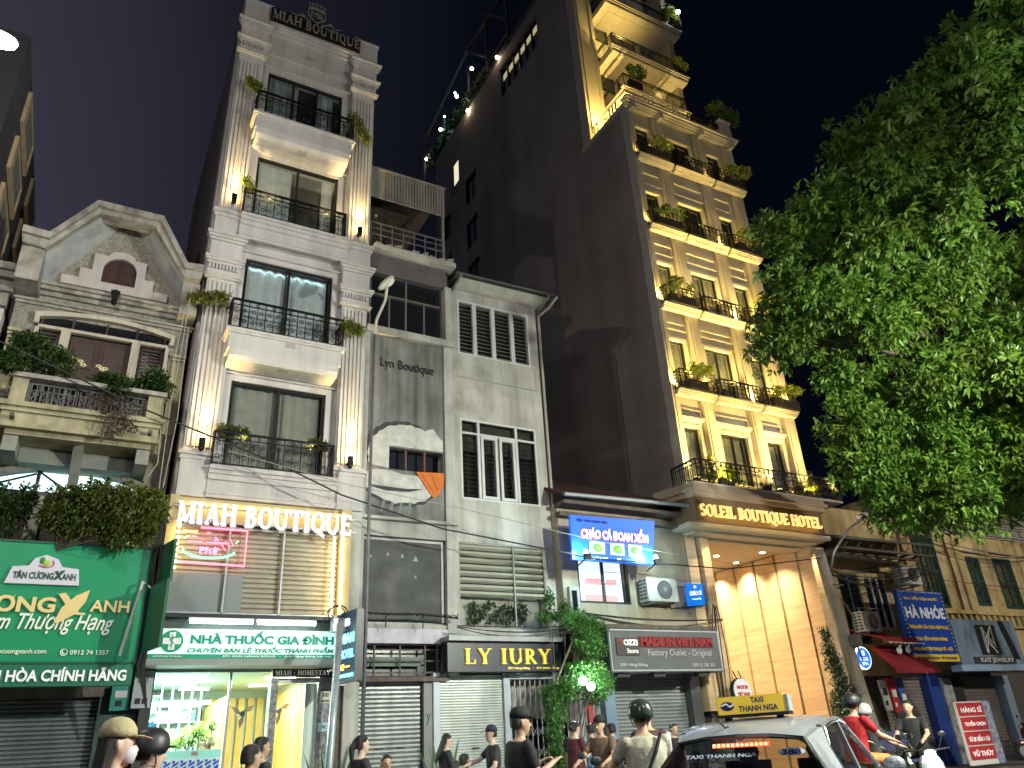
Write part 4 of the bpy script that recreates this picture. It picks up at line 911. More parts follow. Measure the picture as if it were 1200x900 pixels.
def face_text(txt, u0, u1, z0, z1, m_):
    # local: x along d_, y = -normal
    M4 = Matrix(((d_.x, -n_v.x, 0, fa[0]+n_v.x*.012), (d_.y, -n_v.y, 0, fa[1]+n_v.y*.012), (0, 0, 1, 0), (0, 0, 0, 1)))
    return text_on(txt, u0, u1, z0, z1, 0, m_, v, depth=.01, bold=.03, M_=M4)
face_text('MIAH', .2, .68, 3.22, 3.38, glow('cyan_letter', (.2, .9, 1), 2.2)); face_text('HOTEL', .2, .70, 2.98, 3.12, glow('blue_letter', (.1, .35, 1), 3)); face_text('MB', .22, .52, 3.5, 3.62, glow('white_letter_glow', (.8, .9, 1), 1.5))
face_text('←', .12, .55, 2.80, 2.9, glow('yellow_arrow', (1, .8, .05), 2.5)); face_text('BOUTIQUE', .2, .70, 2.68, 2.74, glow('cyan_letter', (.2, .9, 1), 2.2))
# slender street lamp with curved arm, and the short pale post of the projecting sign
t = thing('sign_post', 'short pale patchy metal post below the projecting hotel sign', 'post', (3.60, 12.3, .42))
b = MB(); b.tube([(3.58, 12.3, .42), (3.60, 12.3, 1.3), (3.70, 12.35, 3.45)], [.07, .062, .055], 10); b.build('post_tube', mat('galvanised_pole', (.42, .46, .50), .45, metal=.5, var=.35, scale=7), t, smooth=True)
t = thing('street_lamp', 'slim street lamp with a curved arm and clear bowl over the concrete mural wall', 'street lamp', (4.28, 12.9, .42))
b = MB(); b.tube([(4.30, 12.9, .42), (4.31, 12.9, 9.2)], [.038, .026], 10); b.build('pole', mat('dull_pole', (.20, .20, .21), .6, metal=.3, var=.3, scale=5), t, smooth=True)
b = MB(); b.tube([(4.31, 12.9, 9.18), (4.33, 12.85, 9.5), (4.42, 12.6, 9.85), (4.36, 12.35, 10.0)], .030, 8); b.build('arm', mat('cream_arm', (.5, .47, .4), .5), t, smooth=True)
b = MB(); b.ell((0, 0, 0), (.24, .115, .075), 14, 8); hb = MB(); 
Mh = Matrix.Translation((4.26, 12.12, 9.93)) @ Matrix.Rotation(R(-52), 4, 'Y')
b.xf(Mh); b.build('lamp_housing', mat('cream_arm', (.5, .47, .4)), t, smooth=True)
b = MB(); b.ell((.06, 0, -.045), (.14, .09, .06), 12, 6); b.xf(Mh); b.build('lamp_bowl', mat('clear_bowl', (.5, .52, .5), .1, emis=(.9, .95, .8), es=.12), t, smooth=True)
t = thing('cctv_box', 'grey junction box and coiled cable on the corner by the projecting sign', 'junction box', (4.0, 13.0, 3.6))
b = MB(); b.box(3.78, 4.0, 13.0, 13.2, 3.42, 3.64); b.build('box_body', grey_metal, t)
b = MB(); b.tube([(3.85+.14*math.cos(a), 12.95+.02*a, 3.74+.10*math.sin(a)) for a in np.linspace(0, 4*PI, 26)], .012, 4); b.build('cable_coil', rubber, t)
# two small green plates hanging off the tea shop corner (side-on shop signs)
g2 = thing('side_sign', 'lower narrow green light box seen side-on beside the pharmacy sign', 'sign', (1.12, 12.9, 3.0), None)
greens = mat('green_tin', (.02, .13, .06), .45, var=.2, scale=3)
MB().prism([(.90, 13.0), (.94, 12.98), (1.10, 12.3), (1.06, 12.3)], 'z', 3.06, 4.02).build('box_shell', greens, g2)
g3 = thing('side_sign', 'narrow green light box seen side-on above the lower green one', 'sign', (1.12, 12.9, 4.2), None)
MB().prism([(1.0, 13.2), (1.04, 13.18), (1.16, 12.7), (1.12, 12.7)], 'z', 4.08, 4.72).build('box_shell', greens, g3)

# =================== grey mural house + white house ===================
L1 = thing('mural_house', 'narrow grey house with a painted torn wall mural, dark glazing and a tin roofed terrace', 'house', (5.4, 14.4, .42))
b = MB(); b.box(4.46, 6.5, 14.32, 21, 2.0, 11.45); b.box(4.46, 6.5, 15.2, 21, 11.46, 12.0); b.box(4.46, 6.44, 17.5, 21, 12.0, 14.0); b.build('house_body', dark_render, L1)
b = MB(); wall_open(b, 4.56, 6.28, 5.72, 9.80, 13.96, 14.1, [(5.05, 6.26, 6.76, 7.24)]); b.build('mural_panel', grey_panel, L1)
b = MB(); boxes('side_pier', dirty_white, L1, (4.461, 4.555, 13.9, 14.3, .42, 9.81), (6.285, 6.5, 13.9, 14.3, 2.79, 9.81))
boxes('ledge', dirty_white, L1, (4.46, 6.52, 13.84, 14.3, 9.82, 9.98), (4.46, 6.52, 13.80, 14.3, 5.66, 5.715), (4.50, 6.4, 13.93, 14.3, 5.36, 5.655))
# top glazing
b = MB(); frame_rect(b, 4.58, 6.34, 9.98, 11.5, 14.12, 14.2, .035)
for x in (5.45,): b.box(x-.02, x+.02, 14.11, 14.2, 9.99, 11.48)
for x in (5.05, 5.9): b.box(x-.018, x+.018, 14.115, 14.2, 9.99, 10.95)
b.box(4.6, 6.32, 14.105, 14.2, 10.95, 10.99); tg = b.build('window', mat('grey_brown_frame', (.16, .14, .13), .5), L1)
for x0, x1, z0, z1 in ((4.62, 5.03, 10.0, 10.94), (5.07, 5.43, 10.0, 10.94), (5.47, 5.88, 10.0, 10.94), (5.92, 6.30, 10.0, 10.94), (4.62, 5.43, 11.0, 11.46), (5.47, 6.30, 11.0, 11.46)):
    MB().box(x0, x1, 14.15, 14.16, z0, z1).build('pane', dark_glass, tg)
MB().box(6.345, 6.5, 13.9, 14.3, 9.99, 11.45).build('side_pier', dirty_white, L1)
MB().box(4.5, 6.45, 14.0, 14.3, 11.46, 11.98).build('fascia', mat('dark_purple_fascia', (.13, .115, .125), .8, var=.2), L1)
# terrace slab with broken tiles, railing and tin screen
b = MB(); b.box(4.55, 6.6, 13.8, 15.2, 12.0, 12.12); b.build('terrace_slab', dirty_white, L1)
b = MB()
for i in range(9): b.prism([(4.58+i*.222, 12.125), (4.58+i*.222+.20, 12.125), (4.58+i*.222+.20, 12.16+.05*(i % 3)), (4.58+i*.222+.02, 12.2-.04*(i % 2))], 'y', 13.82, 13.95)
b.build('broken_tiles', old_cornice, L1)
b = MB(); frame_rect(b, 4.5, 6.36, 12.2, 12.86, 13.98, 14.01, .03); b.box(4.53, 6.33, 13.985, 14.005, 12.50, 12.53); b.box(4.53, 6.33, 13.985, 14.005, 12.68, 12.70)
for i in range(6): b.box(4.75+i*.28, 4.77+i*.28, 13.98, 14.01, 12.23, 12.83)
b.build('railing', mat('worn_grey_iron', (.25, .25, .24)), L1)
b = MB(); n = 22
for i in range(n):
    x = 4.78+i*(1.62/n); b.prism([(x, 14.0), (x+.02, 13.96), (x+.05, 13.96), (x+.07, 14.0)], 'z', 13.62, 14.42)
b.box(4.46, 6.42, 14.0, 14.02, 13.6, 14.45); b.box(4.44, 6.44, 13.95, 14.06, 14.45, 14.5); b.box(6.34, 6.40, 14.0, 14.06, 12.2, 13.6); b.build('tin_screen', mat('corrugated_tin', (.38, .36, .33), .6, metal=.3, var=.3, scale=2, streak=.4), L1)
b = MB(); b.box(4.46, 6.42, 14.06, 17.5, 14.35, 14.4); b.build('terrace_roof', rust_metal, L1)
b = MB().ell((4.72, 14.3, 13.3), .045, 8, 6).build('globe_lamp', mat('dull_globe', (.5, .5, .5), .3), L1)
# mural relief: torn edge, curled plaster, orange cloth
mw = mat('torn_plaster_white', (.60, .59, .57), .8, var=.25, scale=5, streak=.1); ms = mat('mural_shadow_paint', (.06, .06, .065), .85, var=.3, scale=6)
def jag(cx, cz, rx, rz, a0, a1, n, am, seed):
    rr = random.Random(seed); return [(cx+(rx+rr.uniform(-am, am))*math.cos(a), cz+(rz+rr.uniform(-am, am))*math.sin(a)) for a in np.linspace(a0, a1, n)]
def strip(b, outp, inp, y0, y1):
    for i in range(len(outp)-1): b.prism([outp[i], outp[i+1], inp[i+1], inp[i]], 'y', y0, y1)
b = MB(); o = jag(5.45, 7.05, .86, .72, 1.15, PI+.35, 22, .025, 3); i_ = [(max(5.05, min(6.2, 5.45+(x-5.45)*.0)), z) for x, z in o]
ip = []
for k in range(22):
    t_ = k/21
    ip.append((6.25-1.2*min(1, t_*2.0), 7.26) if t_ < .5 else (5.04, 7.26-.5*min(1, (t_-.5)*2.0)))
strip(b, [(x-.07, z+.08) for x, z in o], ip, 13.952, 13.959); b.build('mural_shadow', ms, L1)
b = MB(); strip(b, o, ip, 13.935, 13.951); b.build('torn_plaster', mw, L1)
b = MB(); b.prism([(5.9, 7.72), (6.02, 7.76), (6.12, 7.62), (6.24, 7.5), (6.25, 7.28), (5.6, 7.27), (5.7, 7.6)], 'y', 13.925, 13.934); b.build('torn_flap', mw, L1)
b = MB(); o2 = jag(5.3, 6.52, .78, .48, PI+.15, 2*PI-.05, 22, .03, 5); ip2 = [(4.62+1.58*k/21, 6.66) for k in range(22)]
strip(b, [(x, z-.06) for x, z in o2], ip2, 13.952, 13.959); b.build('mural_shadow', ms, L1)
b = MB(); strip(b, o2, ip2, 13.93, 13.951); b.build('torn_plaster', mw, L1)
b = MB(); b.ell((0, 0, 0), (.56, .06, .19), 16, 8); b.xf(Matrix.Translation((5.12, 13.94, 6.52)) @ Matrix.Rotation(R(10), 4, 'Y')); b.build('plaster_roll', mw, L1, smooth=True)
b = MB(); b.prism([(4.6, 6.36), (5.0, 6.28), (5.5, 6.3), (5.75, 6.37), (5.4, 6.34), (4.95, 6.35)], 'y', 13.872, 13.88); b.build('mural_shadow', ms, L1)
og = MB()
pts = [(5.62, 6.74), (6.26, 6.78), (6.24, 6.5), (6.12, 6.28), (6.0, 6.22), (5.85, 6.42)]
og.prism(pts, 'y', 13.90, 13.93); og.prism([(5.74, 6.70), (5.80, 6.70), (6.05, 6.32), (6.02, 6.30)], 'y', 13.885, 13.90); og.prism([(5.95, 6.72), (5.99, 6.72), (6.12, 6.4), (6.10, 6.38)], 'y', 13.885, 13.90); og.build('orange_cloth', mat('orange_cloth', (.62, .16, .02), .7, var=.2, scale=6), L1)
b = MB()
for k in range(4): b.prism([(4.95+k*.18, 6.12), (5.0+k*.18, 6.12), (4.93+k*.2, 5.85), (4.86+k*.2, 5.85)], 'y', 13.95, 13.959)
b.build('mural_streaks', mat('mural_grey_streak', (.2, .22, .24), .8), L1)
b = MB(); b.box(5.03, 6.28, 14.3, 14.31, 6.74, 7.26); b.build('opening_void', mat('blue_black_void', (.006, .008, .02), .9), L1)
for x in (5.44, 5.86): MB().box(x-.02, x+.02, 14.02, 14.06, 6.76, 7.24).build('rusty_bar', mat('red_brown_bar', (.14, .06, .05), .8), L1)
t = thing('wall_lettering', 'dark lettering of a boutique name on the streaked grey wall above the mural', 'lettering', (5.4, 13.95, 9.0))
text_on('Lyn Boutique', 4.81, 6.05, 8.99, 9.27, 13.955, inkd, t, depth=.03)
# big dark shop window, ledge, white band, grille
b = MB(); frame_rect(b, 4.5, 6.25, 3.7, 5.34, 14.0, 14.08, .05); wn = b.build('window', mat('grey_white_frame', (.4, .4, .4), .6, var=.2), L1)
MB().box(4.55, 6.2, 14.03, 14.04, 3.75, 5.29).build('pane', mat('dusty_dark_glass', (.035, .037, .04), .6, var=.3, scale=2), wn)
for x, z, s_ in ((4.74, 4.98, .03), (5.08, 5.04, .035), (5.38, 5.02, .04), (5.66, 4.98, .06), (5.66, 4.62, .03)):
    b = MB(); b.prism([(x-s_, z-s_), (x+s_, z-s_), (x, z+s_)], 'y', 14.02, 14.029); b.build('sticker', mat('faded_sticker', (.3, .31, .32), .7), wn)
b = MB(); b.tube([(4.55, 13.7, 3.86), (5.0, 13.68, 3.84), (5.6, 13.69, 3.86), (6.4, 13.68, 3.80)], .02, 5); b.tube([(4.95, 13.7, 3.85), (4.95, 13.7, 3.6)], .012, 4); b.tube([(5.68, 13.7, 3.85), (5.68, 13.7, 3.6)], .012, 4)
for k in range(16): a = 4.6+k*.115; b.tube([(a, 13.7, 3.86), (a+.04, 13.66, 3.82), (a+.1, 13.72, 3.88)], .012, 3)
b.build('cable_bundle', rubber, L1)
MB().box(4.46, 6.28, 13.9, 14.28, 3.36, 3.62).build('white_band', mat('lilac_white_band', (.55, .52, .62), .6, var=.25, scale=3, streak=.2), L1)
MB().box(4.46, 6.28, 13.95, 14.28, 3.62, 3.7).build('sill', dirty_white, L1)
b = MB()
for x in (4.6, 4.85, 5.35, 5.85, 6.1): b.box(x-.015, x+.015, 14.0, 14.03, 2.8, 3.35)
for z in (2.85, 3.05, 3.25): b.box(4.5, 6.2, 14.032, 14.05, z, z+.025)
b.build('grille', rust_metal, L1); MB().box(4.46, 6.28, 14.25, 14.3, 2.7, 3.36).build('transom_glass', mat('teal_dark_glass', (.04, .06, .065), .2), L1)
MB().box(4.75, 5.8, 14.1, 14.2, 2.98, 3.14).build('folded_awning', mat('grey_green_cloth', (.18, .23, .22), .8), L1)
MB().box(4.3, 6.3, 13.9, 14.2, 2.70, 2.78).build('shutter_box', rust_metal, L1)
shutter_mb(4.36, 5.80, .42, 2.72, 14.12, .072).build('roller_shutter', steel_shutter, L1)
b = MB(); b.box(6.0, 6.13, 13.96, 14.15, .42, 2.85); b.build('blue_white_post', mat('blue_white_paint', (.50, .56, .64), .5, var=.15), L1); MB().box(5.82, 5.99, 14.0, 14.15, .42, 2.7).build('grey_post', mat('grey_post', (.25, .25, .25), .7, var=.2), L1)
text_on('y', 5.87, 5.95, 1.95, 2.15, 13.998, mat('green_black_ink', (.03, .06, .04), .6), L1, name='spray_mark', depth=.003)
for x in (4.95, 5.35): MB().box(x, x+.14, 14.085, 14.1, 1.60, 1.63).build('shutter_lock', black_plastic, L1)

L2 = thing('white_house', 'plain dirty white house with tilted glass louvres, white casements and a tin eave', 'house', (7.7, 14.4, .42))
MB().box(6.52, 8.86, 14.32, 21, 2.0, 11.5).build('house_body', dirty_white, L2)
hl = [(6.69, 8.64, 9.78, 11.25), (6.69, 8.63, 6.3, 8.16), (6.58, 8.62, 3.66, 5.38)]
b = MB(); wall_open(b, 6.51, 8.86, 3.42, 11.5, 13.98, 14.3, hl); b.build('wall', dirty_white, L2)
b = MB(); b.box(6.64, 8.72, 13.965, 13.98, 9.16, 9.175); b.box(8.72, 8.735, 13.965, 13.98, 9.16, 9.75); b.build('wall_groove_trim', mat('grey_joint', (.3, .28, .27), .8), L2)
b = MB(); b.add([(6.50, 13.55, 11.68), (9.22, 13.55, 11.72), (9.22, 13.55, 11.76), (6.50, 13.55, 11.72), (6.74, 14.6, 11.86), (9.1, 14.6, 11.88), (9.1, 14.6, 11.93), (6.74, 14.6, 11.91)], [(0, 3, 2, 1), (4, 5, 6, 7), (0, 1, 5, 4), (1, 2, 6, 5), (2, 3, 7, 6), (3, 0, 4, 7)]); b.build('tin_eave', mat('grey_tin', (.22, .22, .23), .5, metal=.4, var=.2), L2)
b = MB(); b.add([(6.62, 13.62, 11.63), (9.1, 13.62, 11.66), (8.95, 14.3, 11.5), (6.62, 14.3, 11.46)], [(0, 3, 2, 1)]); b.build('eave_lining', mat('cream_lining', (.55, .52, .45), .7, var=.2, streak=.2), L2)
for x in (6.56, 8.95): MB().prism([(13.4, 11.6), (14.3, 11.5), (14.3, 11.3)], 'x', x, x+.04).build('eave_bracket', grey_metal, L2)
b = MB(); b.tube([(9.2, 13.4, 11.62), (9.12, 13.7, 11.45), (8.92, 13.93, 11.25), (8.9, 13.93, 3.5)], .035, 6); b.build('drain_pipe', mat('pale_pipe', (.42, .40, .38), .6, var=.2), L2)
t1 = MB(); frame_rect(t1, 6.69, 8.64, 9.78, 11.25, 13.99, 14.06, .05)
for x in (7.14, 7.64, 8.16): t1.box(x-.05, x+.05, 13.985, 14.06, 9.83, 11.2)
t1 = t1.build('window', white_metal, L2)
for x0, x1 in ((6.75, 7.08), (7.2, 7.58), (7.7, 8.1), (8.22, 8.58)):
    louvre_mb(x0, x1, 9.84, 11.19, 14.03, .10, .06, .006).build('louvre', mat('glass_louvre', (.34, .32, .30), .3, var=.3, scale=3), t1)
MB().box(6.7, 8.63, 14.2, 14.21, 9.8, 11.24).build('dark_room_back', mat('dark_interior', (.02, .02, .02)), t1)  # near-black sheet in place of the unlit room behind the louvres
def casement():
    c = MB(); frame_rect(c, 6.69, 8.63, 6.3, 8.16, 13.99, 14.06, .045); c.box(6.74, 8.58, 13.992, 14.06, 7.80, 7.85)
    for x in (7.14, 8.10): c.box(x-.03, x+.03, 13.985, 14.06, 6.35, 8.11)
    for x0, x1 in ((7.19, 7.60), (7.65, 8.05)): frame_rect(c, x0, x1, 6.35, 7.79, 13.97, 14.03, .06)
    w = c.build('window', white_metal, L2)
    for x0, x1, z0, z1 in ((6.74, 7.1, 6.35, 7.8), (7.25, 7.54, 6.41, 7.73), (7.71, 7.99, 6.41, 7.73), (8.14, 8.58, 6.35, 7.8), (6.74, 7.1, 7.86, 8.11), (7.18, 8.06, 7.86, 8.11), (8.14, 8.58, 7.86, 8.11)):
        MB().box(x0, x1, 14.02, 14.028, z0, z1).build('pane', smoke_glass, w)
    g = MB()
    for k in range(13): g.box(6.74, 8.58, 14.07, 14.083, 6.42+k*.1, 6.436+k*.1)
    for x in (6.9, 7.36, 7.82, 8.36): g.box(x, x+.014, 14.084, 14.098, 6.35, 7.8)
    g.build('security_bars', grey_metal, w)
    curtain_mb(6.74, 8.6, 7.45, 8.12, 14.16, .02).build('curtain', curtain_dk, w); curtain_mb(6.74, 8.6, 6.35, 7.4, 14.2, .03).build('curtain', mat('dark_curtain', (.16, .15, .14), .9), w)
casement()
lw = MB(); frame_rect(lw, 6.58, 8.62, 3.66, 5.38, 14.0, 14.05, .03); lw.box(7.85, 7.88, 14.0, 14.05, 3.7, 5.35)
lw = lw.build('window', mat('aged_frame', (.3, .29, .27), .6), L2)
MB().box(6.6, 8.6, 14.26, 14.29, 3.68, 5.36).build('pane', mat('dusty_pane', (.2, .19, .16), .4, var=.3), lw)
for k in range(8):
    z = 4.3+k*.135; b = MB(); b.prism([(14.10, z), (14.02, z+.045), (14.05, z+.10), (14.12, z+.07)], 'x', 6.62, 8.58); b.build('folded_blind', mat('beige_folded_blind', (.40, .38, .31), .8, var=.15, scale=3), lw)
for k in range(14): MB().ell((6.7+k*.14, 13.97, 3.72), .018, 6, 4).build('blind_weight', grey_metal, lw)
leaf_obj('dry_plants', [(*U(7.0+.35*i, 14.12, 3.98+.05*(i % 2)), .22, .06, .28) for i in range(4)], 200, .09, leaf_dk, None, label='dark leafy pot plants behind the beige folded blind of the white house', cat='plants')
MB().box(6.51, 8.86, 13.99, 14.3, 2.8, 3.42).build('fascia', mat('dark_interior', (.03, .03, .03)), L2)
ly = thing('shop_sign', 'black shop sign with yellow serif lettering on the white house', 'sign', (7.4, 13.6, 2.82))
MB().box(6.14, 8.62, 13.62, 13.86, 2.83, 3.36).build('board', mat('navy_black_face', (.012, .014, .03), .35), ly)
MB().box(6.12, 8.64, 13.5, 13.9, 3.37, 3.46).build('sign_hood', mat('grey_tin', (.2, .2, .2)), ly)
yl = mat('yellow_letter', (.80, .62, .04), .4, emis=(1, .8, .1), es=.22)
serif_text('LY IURY', 6.48, 8.36, 2.96, 3.24, 13.618, yl, ly, depth=.05, gap=.14)
text_on('297 Hàng Bông   ·   ĐT: 0915. 97.xx', 7.4, 8.56, 2.86, 2.91, 13.618, yl, ly, depth=.006, bold=.02)
shutter_mb(6.14, 7.46, .42, 2.82, 14.02, .048, .011).build('roller_shutter', mat('pale_roller_shutter', (.56, .60, .58), .45, metal=.45, var=.2, scale=1.5, streak=.2), L2)
MB().box(6.78, 6.92, 13.985, 14.0, 1.52, 1.55).build('shutter_lock', black_plastic, L2)
b = MB(); b.box(7.47, 7.60, 13.95, 14.1, .42, 2.83); b.box(7.6, 8.62, 13.95, 14.1, 2.72, 2.83); b.box(8.60, 8.72, 13.95, 14.1, .42, 2.83); b.build('gate_frame', mat('blue_white_paint', (.5, .56, .64)), L2)
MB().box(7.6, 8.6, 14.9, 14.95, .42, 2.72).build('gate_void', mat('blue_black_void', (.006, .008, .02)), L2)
b = MB()
for k in range(9):
    x = 7.64+k*.115; b.box(x, x+.014, 14.03, 14.05, .42, 2.72)
for k in range(8):
    x = 7.647+k*.115
    for j in range(6):
        z = .6+j*.36; b.tube([(x, 14.025, z), (x+.115, 14.025, z+.18)], .006, 3, cap=False); b.tube([(x+.115, 14.022, z), (x, 14.022, z+.18)], .006, 3, cap=False)
b.build('folding_gate', mat('silver_gate', (.5, .52, .53), .4, metal=.5), L2)

# =================== low beige restaurant house ===================
L3 = thing('low_house', 'low beige shop house with a dark red roof, blue restaurant sign and air conditioner', 'house', (10.9, 14.4, .42))
MB().box(8.87, 12.78, 14.1, 20, 2.0, 6.3).build('house_body', beige_wall, L3)
b = MB(); wall_open(b, 8.87, 12.4, 3.6, 6.3, 13.72, 14.09, [(9.27, 10.62, 4.2, 5.25)]); b.build('wall', beige_wall, L3)
b = MB(); b.box(12.42, 12.72, 13.7, 14.09, 2.0, 6.0); b.build('side_pier', travertine, L3)
b = MB(); b.add([(8.70, 13.2, 6.40), (12.55, 13.2, 6.48), (12.9, 14.5, 7.0), (11.6, 17.0, 7.9), (8.9, 17.0, 8.2), (8.70, 13.2, 6.34), (12.55, 13.2, 6.42), (12.9, 14.5, 6.9), (11.6, 17.0, 7.8), (8.9, 17.0, 8.1)],
    [(0, 1, 2, 3, 4), (9, 8, 7, 6, 5), (0, 5, 6, 1), (1, 6, 7, 2), (2, 7, 8, 3), (3, 8, 9, 4), (4, 9, 5, 0)]); rf = b.build('roof', mat('dark_red_roof', (.055, .016, .014), .8, var=.4, scale=3), L3)
b = MB(); b.tube([(8.72, 13.14, 6.36), (12.5, 13.14, 6.44)], .045, 6); b.build('gutter', mat('blue_grey_gutter', (.35, .40, .45), .4, metal=.4), L3)
b = MB(); b.box(8.8, 12.4, 13.3, 13.72, 6.22, 6.30); b.box(8.8, 12.4, 13.5, 13.71, 6.0, 6.1); b.build('eave_board', rust_metal, L3)
wn = MB(); frame_rect(wn, 9.27, 10.62, 4.2, 5.25, 13.74, 13.8, .05); wn.box(9.90, 9.97, 13.735, 13.8, 4.25, 5.2); wn.box(10.45, 10.5, 13.735, 13.8, 4.25, 5.2); wn = wn.build('window', black_frame, L3)
litw = glow('bright_window_glass', (.80, .93, 1.0), .8, (.3, .3, .3))
for x0, x1 in ((9.32, 9.90), (9.97, 10.45)): MB().box(x0, x1, 13.77, 13.78, 4.25, 5.2).build('pane', litw, wn)
rp_ = glow('red_poster_lit', (.85, .10, .12), .55); yp_ = glow('cream_poster_lit', (.95, .8, .6), .6)
for x0, x1 in ((9.45, 9.89), (9.98, 10.30)): 
    for k in range(3): MB().prism([(x0, 4.26+k*.17), (x1, 4.26+k*.17), (x1, 4.39+k*.17), (x0+.03*k, 4.39+k*.17)], 'y', 13.755, 13.768).build('poster_row', rp_ if k != 1 else yp_, wn)
for k in range(5): MB().box(9.98, 10.44, 13.75, 13.754, 4.4+k*.12, 4.41+k*.12).build('grille_wire', grey_metal, wn)
MB().box(8.95, 9.2, 13.6, 13.715, 3.6, 4.5).build('side_window', mat('grey_white_frame', (.4, .4, .4)), L3); MB().box(9.0, 9.12, 13.585, 13.6, 3.7, 4.42).build('side_pane', dark_glass, L3)
cs = thing('restaurant_sign', 'tilted bright blue fish porridge restaurant sign with three dish pictures', 'sign', (9.8, 13.0, 4.9))
blue = mat('bright_blue_face', (.005, .07, .62), .4, emis=(.0, .18, 1.0), es=.42)
sg_ = MB().add([(8.72, 13.05, 4.93), (10.80, 13.05, 4.93), (10.94, 12.95, 5.90), (8.70, 12.95, 5.84), (8.72, 13.12, 4.93), (10.80, 13.12, 4.93), (10.94, 13.02, 5.90), (8.70, 13.02, 5.84)], [(0, 1, 2, 3), (7, 6, 5, 4), (0, 4, 5, 1), (1, 5, 6, 2), (2, 6, 7, 3), (3, 7, 4, 0)]).build('board', blue, cs)
redol = mat('red_outline', (.5, .02, .03), .4, emis=(1, .05, .05), es=.3); whl = mat('white_sign_letter', (.8, .8, .8), .4, emis=(.9, .95, 1), es=.6)
Mt = Matrix.Rotation(R(-1.2), 4, 'Y')
def cst(txt, x0, x1, z0, z1, m_, y=12.94, bold=.04):
    return text_on(txt, x0, x1, z0, z1, 0, m_, cs, depth=.02, bold=bold, M_=Matrix.Translation((0, y, 0)) @ Matrix(((1, 0, 0, 0), (0, 1, -.1, .1*4.93), (0, 0, 1, 0), (0, 0, 0, 1))))
cst('CHÁO CÁ ĐOAN XỒM', 8.93, 10.70, 5.37, 5.68, redol, 13.045, .075); cst('CHÁO CÁ ĐOAN XỒM', 8.94, 10.69, 5.385, 5.665, whl, 13.022, .025)
cst('ĐẶC SẢN HƯNG YÊN', 8.85, 9.62, 5.71, 5.79, mat('blue_ink', (.01, .02, .15), .5), 13.045, .02)
for i, (x0, x1) in enumerate(((9.15, 9.54), (9.68, 10.05), (10.16, 10.52))):
    p_ = MB().add([(x0, 13.02, 5.08), (x1, 13.02, 5.08), (x1, 12.995, 5.33), (x0, 12.995, 5.33)], [(0, 1, 2, 3)]).build('dish_picture', mat('picture_white', (.6, .65, .6), .5, emis=(.8, 1, .9), es=.3), cs)
    b = MB(); b.ell(((x0+x1)/2, 13.0, 5.20), (.13, .012, .09), 14, 6); b.build('dish', mat('dish_green', (.1, .4, .08), .5, emis=(.2, .9, .2), es=.2), p_)
    b = MB(); b.ell(((x0+x1)/2+.02, 12.985, 5.20), (.06, .01, .035), 10, 5); b.build('garnish', mat('garnish_yellow', (.6, .55, .1), .5), p_)
cst('298 Hàng Bông, HN', 9.0, 9.6, 4.96, 5.02, whl, 13.05, .02); cst('ĐT', 9.85, 9.95, 4.96, 5.02, whl, 13.05, .02)
for x, tx in ((8.85, 9.0), (10.65, 10.55)):
    f = thing('flood_lamp', 'small floodlight at the lower %s corner of the blue restaurant sign' % ('left' if x < 9 else 'right'), 'floodlight', (x, 12.7, 4.9))
    b = MB(); b.box(x-.08, x+.08, 12.66, 12.72, 4.86, 4.98); b.tube([(x, 12.72, 4.9), (x, 13.1, 4.8)], .015, 4); b.build('housing', black_plastic, f)
    MB().box(x-.065, x+.065, 12.725, 12.735, 4.98, 5.0).build('lamp_glass', glow('cyan_flood_glass', (.6, .95, 1), 30), f)
    b = MB(); b.ell((x, 12.74, 5.03), .045, 8, 6); b.build('bulb', glow('cyan_flood_glass', (.6, .95, 1), 30), f)
    point('flood_light', (x, 12.80, 5.02), 60, (.45, .9, 1), .04, f)
def ac_unit(name_label, x0, x1, z0, z1, y0, y1, cat='air conditioner'):
    a = thing('air_conditioner', name_label, cat, ((x0+x1)/2, (y0+y1)/2, z0)); am = mat('ac_white', (.5, .5, .47), .5, var=.15, scale=4, streak=.15)
    MB().box(x0, x1, y0, y1, z0, z1).build('casing', am, a)
    cx, cz, r = x0+(x1-x0)*.56, (z0+z1)/2, (z1-z0)*.40
    b = MB(); b.cyl((cx, y0-.012, cz), r, .013, 'y', 20); b.build('fan_opening', mat('dark_fan', (.05, .05, .055), .5), a)
    b = MB()
    for k in range(1, 5): ring(b, cx, y0-.02, cz, r*k/4, .006, 16)
    for k in range(8): an = k*PI/8; b.tube([(cx-r*math.cos(an), y0-.018, cz-r*math.sin(an)), (cx+r*math.cos(an), y0-.018, cz+r*math.sin(an))], .004, 3)
    b.cyl((cx, y0-.03, cz), r*.16, .02, 'y', 10); b.build('fan_guard', mat('grey_guard', (.25, .25, .26), .5), a)
    b = MB()
    for k in range(6):
        for j in range(2): b.box(x0-.012, x0-.001, y0+.04+j*.14, y0+.14+j*.14, z0+.06+k*.075, z0+.09+k*.075)
    b.build('side_vent', black_plastic, a)
    b = MB(); b.box(x0+.1, x0+.13, y0, y1+.3, z0-.05, z0-.005); b.box(x1-.13, x1-.1, y0, y1+.3, z0-.05, z0-.005); b.build('bracket', grey_metal, a)
    return a
ac_unit('white outdoor air conditioner beside the lit window under the blue sign', 10.78, 11.62, 4.22, 4.72, 13.3, 13.6)
b_ = thing('projecting_sign', 'small blue projecting sign with white lettering beside the travertine entrance', 'sign', (12.3, 13.5, 4.3))
